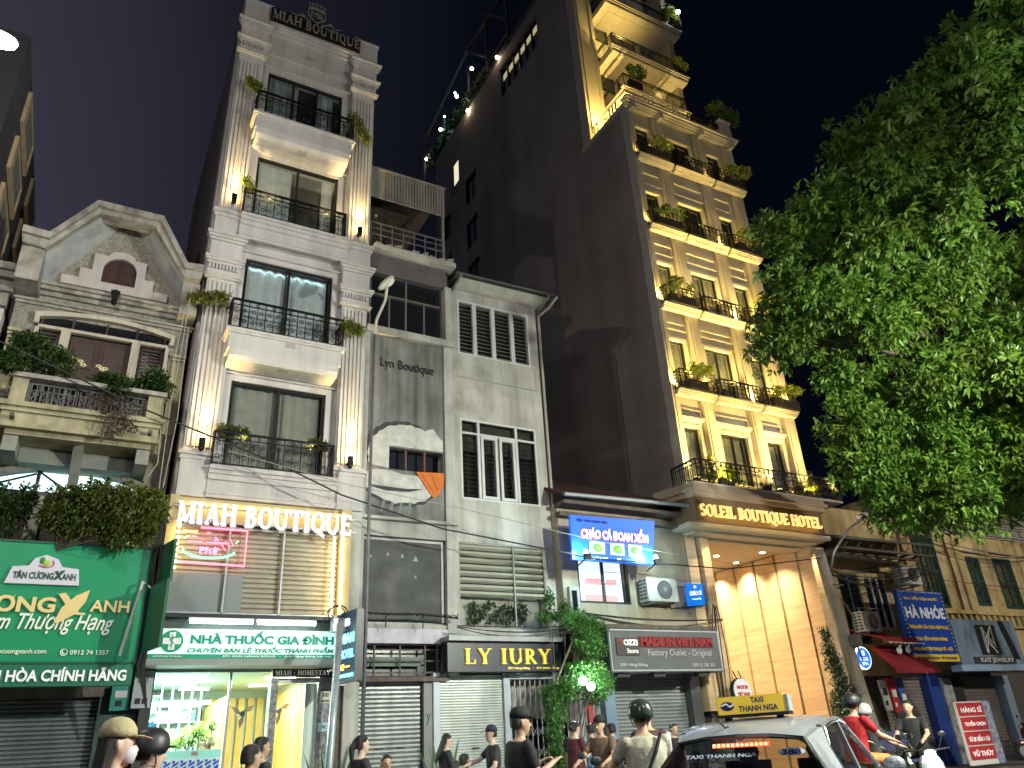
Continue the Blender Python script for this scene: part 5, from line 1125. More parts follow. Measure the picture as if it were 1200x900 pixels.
b = MB(); b.add([(12.05, 13.48, 4.18), (12.68, 13.62, 4.26), (12.68, 13.62, 4.72), (12.05, 13.48, 4.68), (12.05, 13.54, 4.18), (12.68, 13.68, 4.26), (12.68, 13.68, 4.72), (12.05, 13.54, 4.68)], [(0, 1, 2, 3), (7, 6, 5, 4), (0, 4, 5, 1), (1, 5, 6, 2), (2, 6, 7, 3), (3, 7, 4, 0)]); b.build('board', mat('blue_face_two', (.01, .12, .55), .4, emis=(0, .25, 1), es=.45), b_)
Mb = Matrix(((1, 0, 0, 0), (.22, 1, 0, 13.478-.22*12.05), (.12, 0, 1, -.12*12.05), (0, 0, 0, 1)))
text_on('CHÁO CÁ', 12.14, 12.6, 4.40, 4.52, 0, whl, b_, depth=.006, bold=.04, M_=Mb); text_on('ĐOAN XỒM', 12.2, 12.54, 4.30, 4.35, 0, whl, b_, depth=.006, bold=.03, M_=Mb); text_on('●', 12.31, 12.42, 4.56, 4.62, 0, whl, b_, depth=.006, M_=Mb)
b = MB(); b.tube([(11.7, 13.7, 4.65), (12.05, 13.5, 4.6)], .014, 4); b.tube([(11.7, 13.7, 4.15), (12.6, 13.62, 4.22)], .014, 4); b.tube([(11.7, 13.7, 4.65), (11.7, 13.7, 4.15)], .014, 4); b.build('bracket', rust_metal, b_)
# ozzi sign and shutter
oz = thing('shop_sign', 'grey outlet store sign with a black logo square and unlit red lettering', 'sign', (10.9, 13.0, 2.7))
MB().box(9.38, 12.33, 13.02, 13.5, 2.74, 3.58).build('board', mat('slate_grey_face', (.11, .12, .14), .5, var=.2, scale=2), oz)
b = MB(); frame_rect(b, 9.40, 12.31, 2.76, 3.56, 12.995, 13.018, .025); b.build('trim', mat('pale_grey_trim', (.45, .47, .5), .5), oz)
MB().box(9.56, 10.12, 12.99, 13.018, 3.06, 3.40).build('logo_square', black_plastic, oz)
text_on('OZZI', 9.74, 10.08, 3.25, 3.36, 12.988, whl, oz, depth=.01, bold=.03); text_on('T', 9.63, 9.71, 3.25, 3.36, 12.988, redi, oz, depth=.01, bold=.03); text_on('Store', 9.8, 10.08, 3.10, 3.19, 12.988, wl, oz, depth=.01, bold=.01)
MB().box(10.14, 12.13, 13.0, 13.018, 3.22, 3.43).build('red_strip', mat('dark_red_strip', (.10, .01, .015), .5), oz)
text_on('MADE IN VIET NAM', 10.18, 12.1, 3.245, 3.41, 12.999, mat('red_letter', (.30, .01, .02), .5), oz, depth=.02, bold=.04)
text_on('Factory Outlet - Original', 10.35, 12.05, 3.02, 3.18, 13.015, mat('grey_white_letter', (.5, .5, .52), .5), oz, depth=.01)
text_on('300 Hàng Bông', 9.62, 10.3, 2.84, 2.91, 13.015, MATS['grey_white_letter'], oz, depth=.004); text_on('0912 38 30', 11.5, 12.1, 2.84, 2.91, 13.015, MATS['grey_white_letter'], oz, depth=.004)
b = MB(); b.box(9.3, 12.4, 13.1, 13.72, 3.60, 3.68); b.build('sign_hood', rust_metal, oz)
for x in (9.6, 10.5, 11.7): MB().box(x, x+.3, 13.1, 13.3, 2.66, 2.735).build('under_lamp', black_plastic, oz)
shutter_mb(10.0, 12.0, .42, 2.9, 14.0, .07).build('roller_shutter', mat('blue_grey_shutter', (.34, .37, .41), .45, metal=.5, var=.25, scale=1.5), L3)
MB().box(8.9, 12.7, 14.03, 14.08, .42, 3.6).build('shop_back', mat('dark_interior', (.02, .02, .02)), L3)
b = MB(); b.box(12.02, 12.3, 13.8, 14.05, .42, 3.0); b.build('dark_post', mat('dark_post', (.08, .085, .09), .6), L3); b = MB(); b.box(9.72, 9.98, 13.8, 14.0, .42, 2.8); b.build('blue_post', mat('blue_post', (.20, .32, .46), .6, var=.2), L3)
b = MB(); b.box(8.9, 9.72, 14.0, 14.02, .42, 2.8)
for k in range(6): b.box(8.94+k*.13, 8.97+k*.13, 13.97, 14.0, .42, 2.75)
b.build('side_gate', mat('grey_gate', (.3, .32, .33), .5, var=.2), L3)
MB().box(9.38, 9.50, 13.93, 13.96, 1.75, 2.5).build('red_banner', mat('red_banner', (.5, .03, .04), .6), L3)
rs = thing('round_sign', 'round white hanging sign with red lettering under the grey outlet sign', 'sign', (12.87, 13.0, 2.1))
b = MB(); b.cyl((12.87-.1, 13.02, 2.35), .26, .10, 'y', 28); b.build('rim', black_plastic, rs); b = MB(); b.cyl((12.77, 13.0, 2.35), .245, .019, 'y', 28); b.build('face', mat('white_round_face', (.62, .62, .66), .4, emis=(.8, .85, 1), es=.12), rs)
text_on('MADE IN', 12.61, 12.92, 2.38, 2.46, 12.998, redi, rs, depth=.006, bold=.04); text_on('VIET NAM', 12.60, 12.95, 2.24, 2.32, 12.998, redi, rs, depth=.006, bold=.04)
b = MB(); b.tube([(12.7, 13.05, 2.58), (12.66, 13.1, 2.76)], .012, 4); b.tube([(12.84, 13.05, 2.59), (12.82, 13.1, 2.76)], .012, 4); b.build('hanger', rubber, rs)
# =================== tall cream hotel ===================
H_ = thing('tall_hotel', 'tall cream hotel lit by yellow uplights, with a dark blank side wall', 'hotel', (15.3, 15, .42))
# dark side wall with recessed windows (faces west)
sw = []
for z0 in (24.85, 22.3, 19.9, 17.45): sw.append((24.75, 25.93, z0, z0+1.5)); sw.append((27.65, 28.5, z0-.35, z0+1.05))
sw.append((18.62, 21.95, 28.15, 29.93))
b = MB()
def wall_x(b, x0, x1, y0, y1, z0, z1, holes):
    ys = sorted({y0, y1, *[h[0] for h in holes], *[h[1] for h in holes]})
    for a, c in zip(ys, ys[1:]):
        cuts = sorted([(h[2], h[3]) for h in holes if h[0] <= a+1e-6 and h[1] >= c-1e-6]); z = z0
        for p, q_ in cuts:
            b.box(x0, x1, a, c, z, p); z = q_
        b.box(x0, x1, a, c, z, z1)
wall_x(b, 13.0, 13.25, 16.46, 29.4, 6.0, 30.6, sw); b.box(13.0, 13.25, 14.31, 16.46, 6.0, 20.31)
b.build('side_wall', dark_render, H_)
b = MB(); b.box(13.251, 17.55, 16.61, 29.4, 6.0, 30.4); b.box(13.251, 17.55, 14.32, 16.6, 9.0, 20.3); b.build('building_body', dark_render, H_)
for (y0, y1, z0, z1) in sw[:-1]:
    w = MB(); w.box(13.04, 13.10, y0, y0+.06, z0, z1); w.box(13.04, 13.10, y1-.06, y1, z0, z1); w.box(13.04, 13.1, y0+.06, y1-.06, z0, z0+.06); w.box(13.04, 13.1, y0+.06, y1-.06, z1-.06, z1); w.box(13.045, 13.095, (y0+y1)/2-.02, (y0+y1)/2+.02, z0+.06, z1-.06); w = w.build('window', black_frame, H_)
    MB().box(13.12, 13.13, y0+.05, y1-.05, z0+.05, z1-.05).build('pane', dark_glass, w)
w = MB()
for k in range(7): y = 18.64+k*.545; w.box(13.06, 13.12, y, y+.05, 28.15, 29.93)
w.box(13.06, 13.12, 18.64, 21.95, 28.1, 28.16); w = w.build('strip_window', black_frame, H_)
for k in range(6):
    y = 18.70+k*.545; MB().box(13.14, 13.15, y, y+.48, 28.2, 29.9).build('pane', dark_glass, w)
    MB().box(13.125, 13.135, y+.04, y+.44, 29.2, 29.55).build('lit_reveal', glow('dim_warm_reveal', (.9, .8, .4), .35), w)
w = MB().box(12.985, 13.0, 26.6, 27.1, 27.05, 28.3).build('lit_stair_window', glow('stair_window', (.9, .85, .55), .7), H_)
MB().box(12.97, 13.0, 27.1, 27.35, 26.6, 28.6).build('open_casement', black_frame, H_)
# front wall
bays = [(13.24, 14.06), (14.50, 15.82), (16.24, 17.06)]
wins = [(13.26, 13.86), (14.60, 15.62), (16.36, 16.95)]
piers = [(13.0, 13.22), (14.08, 14.42), (15.86, 16.2), (17.2, 17.6)]
sills = [18.14, 15.40, 12.66, 9.95]
fl = [(7.42, 9.0), (9.95, 11.66), (12.66, 14.26), (15.4, 16.92), (18.14, 19.62)]
holes = [(a, c, z0+.02, z1) for (z0, z1) in fl for (a, c) in wins]
b = MB(); wall_open(b, 13.0, 17.58, 7.0, 20.3, 14.12, 14.3, holes); b.build('front_wall', cream_stone, H_)
for (x0, x1) in piers:
    p = MB(); p.box(x0, x1, 13.96, 14.12, 7.42, 20.25); p.box(x0+.06, x1-.06, 13.93, 13.96, 7.5, 20.1); p.build('pilaster', cream_stone, H_)
def bay_panel(x0, x1, z0, z1):
    p = MB(); frame_rect(p, x0, x1, z0, z1, 14.07, 14.12, .05); return p
for fi, (z0, z1) in enumerate(fl):
    zt = z1+.12
    for bi, (x0, x1) in enumerate(bays):
        wx0, wx1 = wins[bi]
        s_ = MB(); frame_rect(s_, wx0-.09, wx1+.09, z0+.02, z1+.09, 14.05, 14.12, .09)
        if fi == 0: moulding(s_, wx0-.08, wx1+.08, 14.1, z1+.26, [(.04, .14), (.04, .10), (.06, .05)])
        s_.build('window_surround', cream_stone, H_)
        if fi < 5:
            nz = (fl[fi+1][0]-.3 if fi < 4 else 20.2)
            if nz-(z1+.34) > .3: bay_panel(x0+.05, x1-.03, z1+.34, nz-.1).build('panel_moulding', cream_stone, H_)
        cu = [(0.02, .3, curtain_dk), (.7, .98, curtain_dk)] if fi > 1 else [(.02, .98, curtain_dk)]
        if bi == 1 and fi == 2: cu = [(.52, .98, mat('lit_curtain', (.5, .42, .26), .9, emis=(1, .75, .4), es=.10))]
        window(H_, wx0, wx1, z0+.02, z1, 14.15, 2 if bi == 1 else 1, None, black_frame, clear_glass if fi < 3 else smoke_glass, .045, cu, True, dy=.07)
sillx = [(13.06, 14.42), (14.50, 16.16), (16.24, 17.58)]
for zt in sills:
    for (x0, x1) in sillx:
        s_ = MB(); moulding(s_, x0, x1, 13.80, zt, [(.04, .10), (.035, .06), (.04, .02)], False); s_.box(x0+.02, x1-.02, 13.80, 13.95, zt-.15, zt-.006); s_.build('balcony_sill', cream_stone, H_)
for zt in sills:
    for i, (x0, x1) in enumerate([(13.12, 14.38), (14.56, 16.10), (16.30, 17.52)]): railing(H_, x0, x1, 13.68, 13.93, zt+.005, .56 if i != 1 else .52, fancy=1)
b = MB(); moulding(b, 12.98, 17.6, 13.96, 20.5, [(.08, .26), (.06, .2), (.08, .12), (.05, .06)]); b.box(12.95, 17.62, 13.75, 16.5, 20.32, 20.49)
for x in (13.1, 14.25, 16.03, 17.4): b.box(x-.07, x+.07, 13.72, 13.95, 20.05, 20.27)
b.build('terrace_cornice', cream_stone, H_)
# terrace: lattice rail in front, dark rail and setback floors behind
lat = mat('cream_lattice', (.5, .46, .38), .6, var=.1)
def lattice(b, a0, a1, c, z0, h, plane):
    P = (lambda u_, z: (u_, c, z)) if plane == 'y' else (lambda u_, z: (c, u_, z))
    n = max(1, int((a1-a0)/.17)); w = (a1-a0)/n
    for i in range(n):
        u0 = a0+i*w
        if (i//3) % 2: b.tube([P(u0+w/2, z0), P(u0+w/2, z0+h)], .03, 4)
        else:
            (ring(b, u0+w/2, c, z0+h/2, w*.4, .018, 8) if plane == 'y' else ring(b, c, u0+w/2, z0+h/2, w*.4, .018, 8, plane='x'))
    b.tube([P(a0, z0+h), P(a1, z0+h)], .025, 4); b.tube([P(a0, z0+.02), P(a1, z0+.02)], .02, 4)
b = MB(); lattice(b, 13.1, 15.55, 13.84, 20.5, .48, 'y'); lattice(b, 13.9, 15.85, 13.04, 20.5, .48, 'x'); b.build('terrace_railing', lat, H_)
b = MB(); rail_panel(b, 15.6, 17.0, 13.84, 20.5, .5, 'y', 0); b.build('railing', black_iron, H_)
b = MB(); b.box(17.05, 17.5, 13.74, 14.1, 20.5, 21.15); b.box(17.0, 17.55, 13.7, 14.15, 21.15, 21.22); b.build('terrace_post', cream_stone, H_)
b = MB(); b.box(13.0, 13.85, 16.0, 16.45, 20.5, 30.6); b.box(13.12, 13.18, 15.96, 16.0, 20.9, 30.4); b.box(13.68, 13.74, 15.96, 16.0, 20.9, 30.4); b.box(17.35, 17.6, 15.6, 16.45, 20.5, 30.6); b.build('upper_pilaster', cream_stone, H_)
b = MB(); b.box(13.86, 17.34, 16.42, 16.6, 20.5, 30.6); b.build('upper_wall', cream_stone, H_)
for z0 in (21.2, 23.9, 26.6):
    for a, c in ((14.1, 14.8), (15.0, 16.2), (16.5, 17.1)): window(H_, a, c, z0, z0+1.7, 16.38, 1 if c-a < 1 else 2, None, black_frame, smoke_glass, .045, None, False, dy=.07)
for zt, x1 in ((22.62, 17.0), (24.98, 17.6), (27.62, 17.7)):
    yf = 14.9 if zt < 23 else 15.15
    b = MB(); moulding(b, 13.98, x1, yf+.12, zt, [(.07, .12), (.06, .07), (.14, .02)]); b.box(13.98, x1, yf+.14, 16.42, zt-.28, zt-.005); b.box(14.3, x1-.3, yf+.4, 16.42, zt-.30, zt-.281); b.build('balcony_slab', cream_stone, H_)
    railing(H_, 14.0, x1-.03, yf+.06, 16.38, zt+.003, .62, fancy=0)
# hotel roof pergola (steel frame) along the west edge
b = MB()
for y in (21.0, 23.1, 25.2, 28.2, 31.0): b.box(13.0, 13.1, y, y+.12, 30.6, 33.6 if y < 29 else 32.6)
b.tube([(13.05, 20.9, 34.3), (13.05, 25.2, 34.7), (13.05, 31.8, 33.3)], .09, 4); b.tube([(13.05, 21.0, 32.3), (13.05, 23.1, 35.0)], .08, 4); b.tube([(13.05, 23.1, 32.0), (13.05, 25.2, 34.6)], .08, 4)
b.tube([(13.05, 21.0, 32.3), (13.05, 21.05, 34.2)], .08, 4); b.tube([(13.05, 23.1, 31.0), (13.05, 23.1, 35.0)], .09, 4); b.tube([(13.05, 29.4, 30.6), (13.05, 31.8, 33.2)], .07, 4)
b.box(13.0, 13.25, 18, 29.4, 30.61, 31.0)
for k in range(24): b.box(13.1, 13.13, 18.2+k*.46, 18.23+k*.46, 31.0, 31.7)
b.box(13.09, 13.14, 18.2, 29.3, 31.7, 31.76); b.build('roof_pergola', mat('steel_dark', (.05, .05, .055), .5, metal=.5), H_)
for i, (y, z, c) in enumerate(((21.98, 30.75, (1, .75, .5)), (24.58, 32.64, (1, .85, .7)), (26.42, 32.48, (.6, 1, .9)), (25.2, 30.35, (1, .85, .55)), (28.53, 32.03, (.7, 1, .9)), (30.52, 31.59, (1, .95, .6)), (28.0, 32.5, (.5, .9, 1)), (26.6, 32.9, (.5, .9, 1)))):
    t = thing('string_bulb', '%s lit bulb of the roof garden above the tall dark wall' % ('rightmost pinkish', 'uppermost', 'middle greenish', 'lowest yellowish', 'second from the left', 'leftmost', 'smaller bluish', 'smallest bluish')[i], 'light bulb', (12.93, y, z), 'bulbs of the roof garden')
    b = MB(); b.ell((12.93, y, z), .085 if i < 6 else .05, 8, 6); b.build('bulb', glow('roof_bulb_%d' % int(c[0]*10), c, 40), t); b = MB(); b.tube([(12.93, y, z+.08), (12.98, y, z+.5)], .012, 4); b.build('cord', rubber, t)
    if i < 6: point('bulb_light', (12.85, y, z), 14, c, .08, t)
leaf_obj('roof_garden', [(*U(13.2, y, 31.2), .5, 1.2, .7) for y in (24.0, 25.2, 26.6, 27.8, 28.8, 29.8)], 500, .22, leaf_dk, None, label='dark shrubs of the roof garden beyond the top of the blank side wall', cat='shrubs')
# lower band, entrance canopy sign
b = MB(); b.box(13.0, 17.6, 13.97, 14.3, 6.95, 7.4); b.build('base_band', cream_stone, H_)
ns_ = thing('hotel_sign', 'gilded halo lit serif hotel name on the bronze band over the travertine entrance', 'sign', (14.5, 12.9, 6.04))
bz = mat('bronze_band', (.24, .155, .085), .35, metal=.3, var=.12, scale=2); br_tr = mat('light_bronze_trim', (.42, .33, .24), .5, var=.12, scale=2)
MB().prism([(12.22, 12.95), (16.5, 12.95), (16.75, 13.95), (11.95, 13.95)], 'z', 6.04, 6.60).build('band', bz, ns_)
b = MB(); b.prism([(12.18, 12.9), (16.62, 12.9), (16.9, 13.96), (11.9, 13.96)], 'z', 6.602, 6.72); b.prism([(12.12, 12.84), (16.7, 12.84), (17.0, 13.96), (11.84, 13.96)], 'z', 6.722, 6.80); b.prism([(12.2, 12.9), (16.66, 12.9), (16.95, 13.96), (11.86, 13.96)], 'z', 6.802, 6.94)
b.build('cornice_trim', br_tr, ns_)
gg = mat('gilded_letter', (.85, .62, .22), .3, metal=.5, emis=(1, .72, .25), es=.75)
serif_text('SOLEIL BOUTIQUE HOTEL', 12.32, 16.38, 6.15, 6.43, 12.93, gg, ns_, depth=.05, gap=.07)
area('letter_halo', (14.35, 12.80, 5.98), (14.35, 12.96, 6.4), 4.6, .04, 12, (1, .7, .28), ns_)
b = MB(); b.prism([(12.9, 7.42), (12.9, 7.0), (13.97, 7.0), (13.97, 7.42)], 'x', 12.3, 12.31); 
b = MB(); b.box(12.3, 17.5, 12.95, 13.96, 6.942, 7.0); b.build('terrace_floor', cream_stone, H_)
b = MB(); rail_panel(b, 12.5, 17.4, 13.0, 7.0, .62, 'y', 1, .012); rail_panel(b, 13.0, 13.9, 12.5, 7.0, .62, 'x', 0); rail_panel(b, 13.0, 13.9, 17.4, 7.0, .62, 'x', 0); b.build('railing', black_iron, H_)
# entrance: travertine reveal, recess and ribs
boxes('entrance_pier', travertine, H_, (12.8, 13.05, 13.6, 18.2, .42, 5.85), (16.5, 17.05, 13.55, 13.99, .42, 5.85))
b = MB(); b.box(12.1, 16.85, 13.1, 14.2, 5.93, 6.038); b.box(12.4, 16.6, 13.35, 14.2, 5.86, 5.929); b.box(12.8, 16.9, 14.21, 18.4, 5.9, 6.03); b.box(13.06, 16.49, 13.7, 14.2, 5.80, 5.859); b.build('entrance_ceiling', mat('warm_white_ceiling', (.62, .56, .44), .6, var=.08), H_)
b = MB(); b.box(16.62, 16.9, 14.0, 18.2, .42, 5.9); wbase = b.build('entrance_wall', travertine, H_)
for i, y in enumerate((14.0, 14.78, 15.56, 16.34, 17.12)):
    b = MB(); b.prism([(16.62, y), (16.46, y+.02), (16.49, y+.75), (16.62, y+.76)], 'z', .42, 5.88); b.build('stone_panel', travertine, wbase)
MB().box(13.06, 16.6, 17.95, 18.1, .42, 5.9).build('entrance_back_wall', travertine, H_)
b = MB(); b.box(13.06, 13.3, 16.6, 17.9, .42, 5.9); b.build('entrance_nib', mat('cream_stone', (.6, .56, .5)), H_)
MB().box(13.1, 16.6, 13.6, 17.9, .36, .45).build('entrance_floor', mat('polished_floor', (.3, .25, .18), .2), H_)
dl = []
for (x, y) in ((13.6, 14.6), (14.9, 15.3), (15.9, 14.6), (16.1, 15.8), (16.15, 17.0), (15.5, 17.5), (14.4, 17.5)):
    l = MB().cyl((x, y, 5.885), .07, .012, 'z', 12).build('downlight', glow('warm_downlight', (1, .85, .55), 12), H_)
    spot('downlight_beam', (x, y, 5.87), (x+.14, y, 0), 470, (1, .78, .50), 115, .8, .06, H_)
spot('entrance_pier_light', (13.0, 13.3, 5.84), (13.0, 13.6, 2), 90, (1, .75, .42), 100, .8, .05, H_)
spot('entrance_pier_light', (16.75, 13.3, 5.84), (16.75, 13.6, 2), 160, (1, .75, .42), 100, .8, .05, H_)
# uplighting: strong yellow floods on the entrance terrace, small uplights on every sill, added wash lights
YC = (1.0, .71, .19)
def ground_flood(x, y, z, tx, ty, tz, p, ang=70):
    l = MB(); l.box(x-.09, x+.09, y-.06, y+.06, z, z+.09); w = l.build('flood_fitting', black_plastic, H_); MB().box(x-.07, x+.07, y-.045, y+.045, z+.091, z+.1).build('bulb', glow('yellow_flood_glass', (1, .8, .3), 18), w)
    spot('flood_beam', (x, y, z+.13), (tx, ty, tz), p, YC, ang, .7, .05, H_)
for x in (13.1, 14.25, 16.03, 17.4): ground_flood(x, 13.66, 7.3, x, 13.98, 9.2, 460, 70)
for x in (13.65, 15.15, 16.75): ground_flood(x, 13.28, 7.02, x, 14.05, 8.9, 260, 110)
for x in (13.2, 14.7, 16.2, 17.3):  # extra floods with fittings, added to even out the facade wash
    w = MB(); w.box(x-.1, x+.1, 12.86, 12.98, 7.0, 7.12); w.build('flood_fitting', black_plastic, H_)
    spot('added_facade_flood', (x, 12.92, 7.16), (x, 14.0, 12.6), 1500, YC, 70, .9, .06, H_)
for zt, p in zip((9.96, 12.67, 15.41, 18.15), (600, 400, 100, 30)):
    for x in (13.11, 14.25, 16.03, 17.4): spot('sill_uplight', (x, 13.84, zt+.08), (x, 13.96, zt+1.9), p, YC, 84, .8, .04, H_)
    for x in (13.56, 15.1, 16.65): spot('added_sill_wash', (x, 13.76, zt+.3), (x, 14.12, zt+2.0), p*.55, YC, 115, .9, .05, H_)  # extra spots without fittings, added to brighten the wall between pilasters
spot('terrace_uplight', (13.45, 15.5, 20.62), (13.42, 16.0, 24), 1200, YC, 75, .8, .05, H_)
spot('terrace_uplight', (17.45, 15.2, 20.62), (17.45, 15.6, 24), 500, YC, 70, .8, .05, H_)
spot('terrace_uplight', (15.3, 15.3, 20.62), (15.3, 15.9, 24), 160, YC, 120, .8, .05, H_)
point('terrace_glow', (13.5, 15.2, 20.8), 70, YC, .06, H_)
point('terrace_glow', (15.4, 15.2, 23.2), 40, YC, .06, H_)
spot('upper_flood', (14.6, 15.5, 25.1), (14.0, 16, 28), 300, YC, 120, .8, .05, H_)
t = thing('terrace_lamp', 'bright white lamp at the right end of the topmost visible balcony of the tall hotel', 'lamp', (17.5, 15.0, 28.0)); MB().ell((17.6, 15.0, 28.5), .09, 8, 6).build('bulb', white_em, t); MB().tube([(17.6, 15.0, 27.6), (17.6, 15.0, 28.42)], .02, 5).build('stem', black_iron, t); point('lamp_light', (17.6, 14.85, 28.5), 40, (1, .95, .85), .08, t)

# ---- plants in the balconies of both hotels ----
def planter(x, y, z, w, h, m_, n, label, sz=.10, droop=.25, d=.22, blobs=None, pot=True, group='plants on the hotel balconies'):
    w *= random.uniform(.75, 1.2); h *= random.uniform(.8, 1.35)
    t = thing('potted_plant', label, 'plant', (x, y, z), group); c = Vector(U(x, y, z))
    if pot:
        b = MB(False); b.box(c.x-w*.42, c.x+w*.42, c.y-.02, c.y+.16, c.z, c.z+.34); b.build('planter_box', mat('dark_planter', (.04, .03, .025), .8), t)
    cl = blobs or [(c.x+random.uniform(-.5, .5)*w*.8, c.y-d*.5+random.uniform(-.15, .05), c.z+.42+h*random.uniform(.1, .6), w*random.uniform(.14, .24), d, h*random.uniform(.16, .32)) for _ in range(7)]
    leaf_obj('foliage', cl, n, sz, m_, t, k=4, droop=droop, shell=.2)
    b = MB(False)
    for q_ in cl[:6]: b.tube([(c.x+(q_[0]-c.x)*.4, c.y, c.z+.15), (q_[0], q_[1], q_[2]+q_[5]*.5)], .008, 3)
    b.build('stem', bark, t); return t
planter(13.80, 13.62, 6.95, 1.7, .75, leaf_yg, 520, 'bushy yellow green shrub left on the entrance canopy of the tall hotel', .10)
planter(16.85, 13.62, 6.95, 1.3, .6, leaf_yg, 420, 'bushy yellow green shrub right on the entrance canopy of the tall hotel', .10)
fls = {9.97: 'first balcony row above the canopy', 12.68: 'second balcony row above the canopy', 15.42: 'third balcony row above the canopy', 18.16: 'topmost balcony row below the terrace'}
for z, nm in fls.items():
    for x, side in ((13.75, 'left'), (17.0, 'right')):
        k = {(9.97, 'left'): (leaf_yg, 330, .62), (9.97, 'right'): (leaf_yg, 260, .5), (12.68, 'left'): (leaf_ol, 360, .7), (12.68, 'right'): (leaf_yg, 420, .95), (15.42, 'left'): (leaf_dk, 220, .5), (15.42, 'right'): (leaf_ol, 260, .5), (18.16, 'left'): (leaf_ol, 260, .5), (18.16, 'right'): (leaf_ol, 300, .55)}[(z, side)]
        planter(x+(.1 if side == 'right' else 0), 13.68, z, 1.3, k[2], k[0], k[1], 'plant in the %s balcony, %s of the tall hotel' % (side, nm))
planter(17.28, 13.9, 20.9, 1.7, 1.3, leaf_dk, 520, 'tall dark shrub on the right corner post of the terrace of the tall hotel', .13)
planter(14.5, 14.9, 22.7, .9, 1.0, leaf_dk, 200, 'plant on the left of the lowest setback balcony of the tall hotel', .12)
planter(17.25, 15.3, 24.9, 1.1, .7, leaf_yg, 260, 'yellow green plant trailing off the right end of the setback balcony', .12)
planter(17.3, 15.3, 27.55, .9, 1.1, leaf_yg, 300, 'yellow green plant beside the bright lamp on the topmost balcony', .12)
G2 = 'plants on the hotel balconies'
planter(1.62, 13.5, 9.5, .95, .5, leaf_ol, 300, 'spreading olive plant left of the third floor balcony of the white hotel', .09, pot=False, blobs=[(*U(1.45-.13*i, 13.42, 9.62-.04*i+.05*(i % 2)), .16, .12, .13) for i in range(5)])
planter(3.95, 13.45, 9.35, .7, .6, leaf_yg, 300, 'yellow lit plant right of the third floor balcony of the white hotel', .09, pot=False, blobs=[(*U(3.85+.09*i, 13.4, 9.55-.03*i+.05*(i % 2)), .15, .12, .16) for i in range(4)])
planter(1.75, 13.45, 14.95, .6, .45, leaf_ol, 230, 'olive plant left on the top balcony of the white hotel', .09, pot=False, blobs=[(*U(1.6-.06*i, 13.38, 15.2+.03*i), .14, .1, .15) for i in range(4)])
planter(3.75, 13.45, 14.6, .8, .5, leaf_ol, 330, 'trailing plant over the right corner of the top balcony of the white hotel', .09, pot=False, blobs=[(*U(3.78+.07*i, 13.36, 15.25-.11*i), .15, .12, .17) for i in range(6)])
planter(1.7, 13.66, 12.6, .4, .35, leaf_yg, 110, 'small yellow lit plant left on the fourth floor railing of the white hotel', .08, pot=False, blobs=[(*U(1.62, 13.6, 12.7), .14, .1, .14), (*U(1.72, 13.6, 12.55), .12, .1, .12)])
planter(1.85, 13.75, 6.9, .8, .4, leaf_ol, 220, 'thin plant left behind the lowest railing of the white hotel', .08, pot=False, blobs=[(*U(1.75+.14*i, 13.7, 7.05-.02*i), .13, .08, .15) for i in range(4)])
planter(3.5, 13.75, 6.9, .6, .3, leaf_ol, 180, 'thin plant right behind the lowest railing of the white hotel', .08, pot=False, blobs=[(*U(3.4+.12*i, 13.7, 6.98), .13, .08, .12) for i in range(3)])

# =================== right: dark block, yellow colonial house, its shops ===================
t = thing('dark_block', 'unlit flat roofed block behind the ochre houses beside the tall hotel', 'building', (20, 19, .42))
b = MB(); b.box(17.8, 24.5, 19.5, 26, .42, 10.6); b.box(17.7, 24.7, 19.3, 26.1, 10.6, 10.8); b.build('wall', mat('very_dark_wall', (.04, .037, .034), .9), t)
b = MB(); b.box(18.0, 20.3, 17.9, 19.2, 8.9, 9.0); b.build('roof_slab', mat('very_dark_wall', (.03, .03, .03)), t)
Y_ = thing('yellow_house', 'long old ochre colonial house with green shutters and a weathered cornice', 'house', (23, 14.5, .42))
yh = [(21.55, 22.60, 4.55, 6.68), (24.06, 24.70, 4.66, 6.15), (25.50, 26.45, 4.62, 6.20), (28.1, 28.9, 4.62, 6.2)]
b = MB(); wall_open(b, 20.2, 34, 2.8, 7.0, 14.0, 14.3, yh); b.build('wall', ochre, Y_)
MB().box(20.2, 34, 14.31, 22, 2.8, 7.7).build('house_body', ochre, Y_)
b = MB(); moulding(b, 20.15, 34, 13.98, 7.36, [(.07, .34), (.07, .26), (.06, .18), (.22, .10), (.05, .14), (.05, .06)]); b.box(20.2, 34, 13.96, 14.3, 7.37, 7.75); moulding(b, 20.15, 34, 13.95, 7.9, [(.08, .12), (.07, .05)])
for k in range(26): b.box(20.3+k*.5, 20.48+k*.5, 13.80, 13.9, 6.98, 7.14)
b.build('cornice', old_cornice, Y_)
for k in range(6):
    x = 20.4+k*2.1; MB().box(x, x+.5, 13.92, 14.2, 7.9, 8.2).build('parapet_block', old_cornice, Y_)
for x in (20.25, 20.95, 23.1, 23.5, 26.9, 27.5, 29.3): 
    b = MB(); b.box(x, x+.26, 13.9, 14.0, 4.4, 6.75); moulding(b, x, x+.26, 13.92, 6.8, [(.05, .08), (.05, .04)]); b.build('pilaster', ochre, Y_)
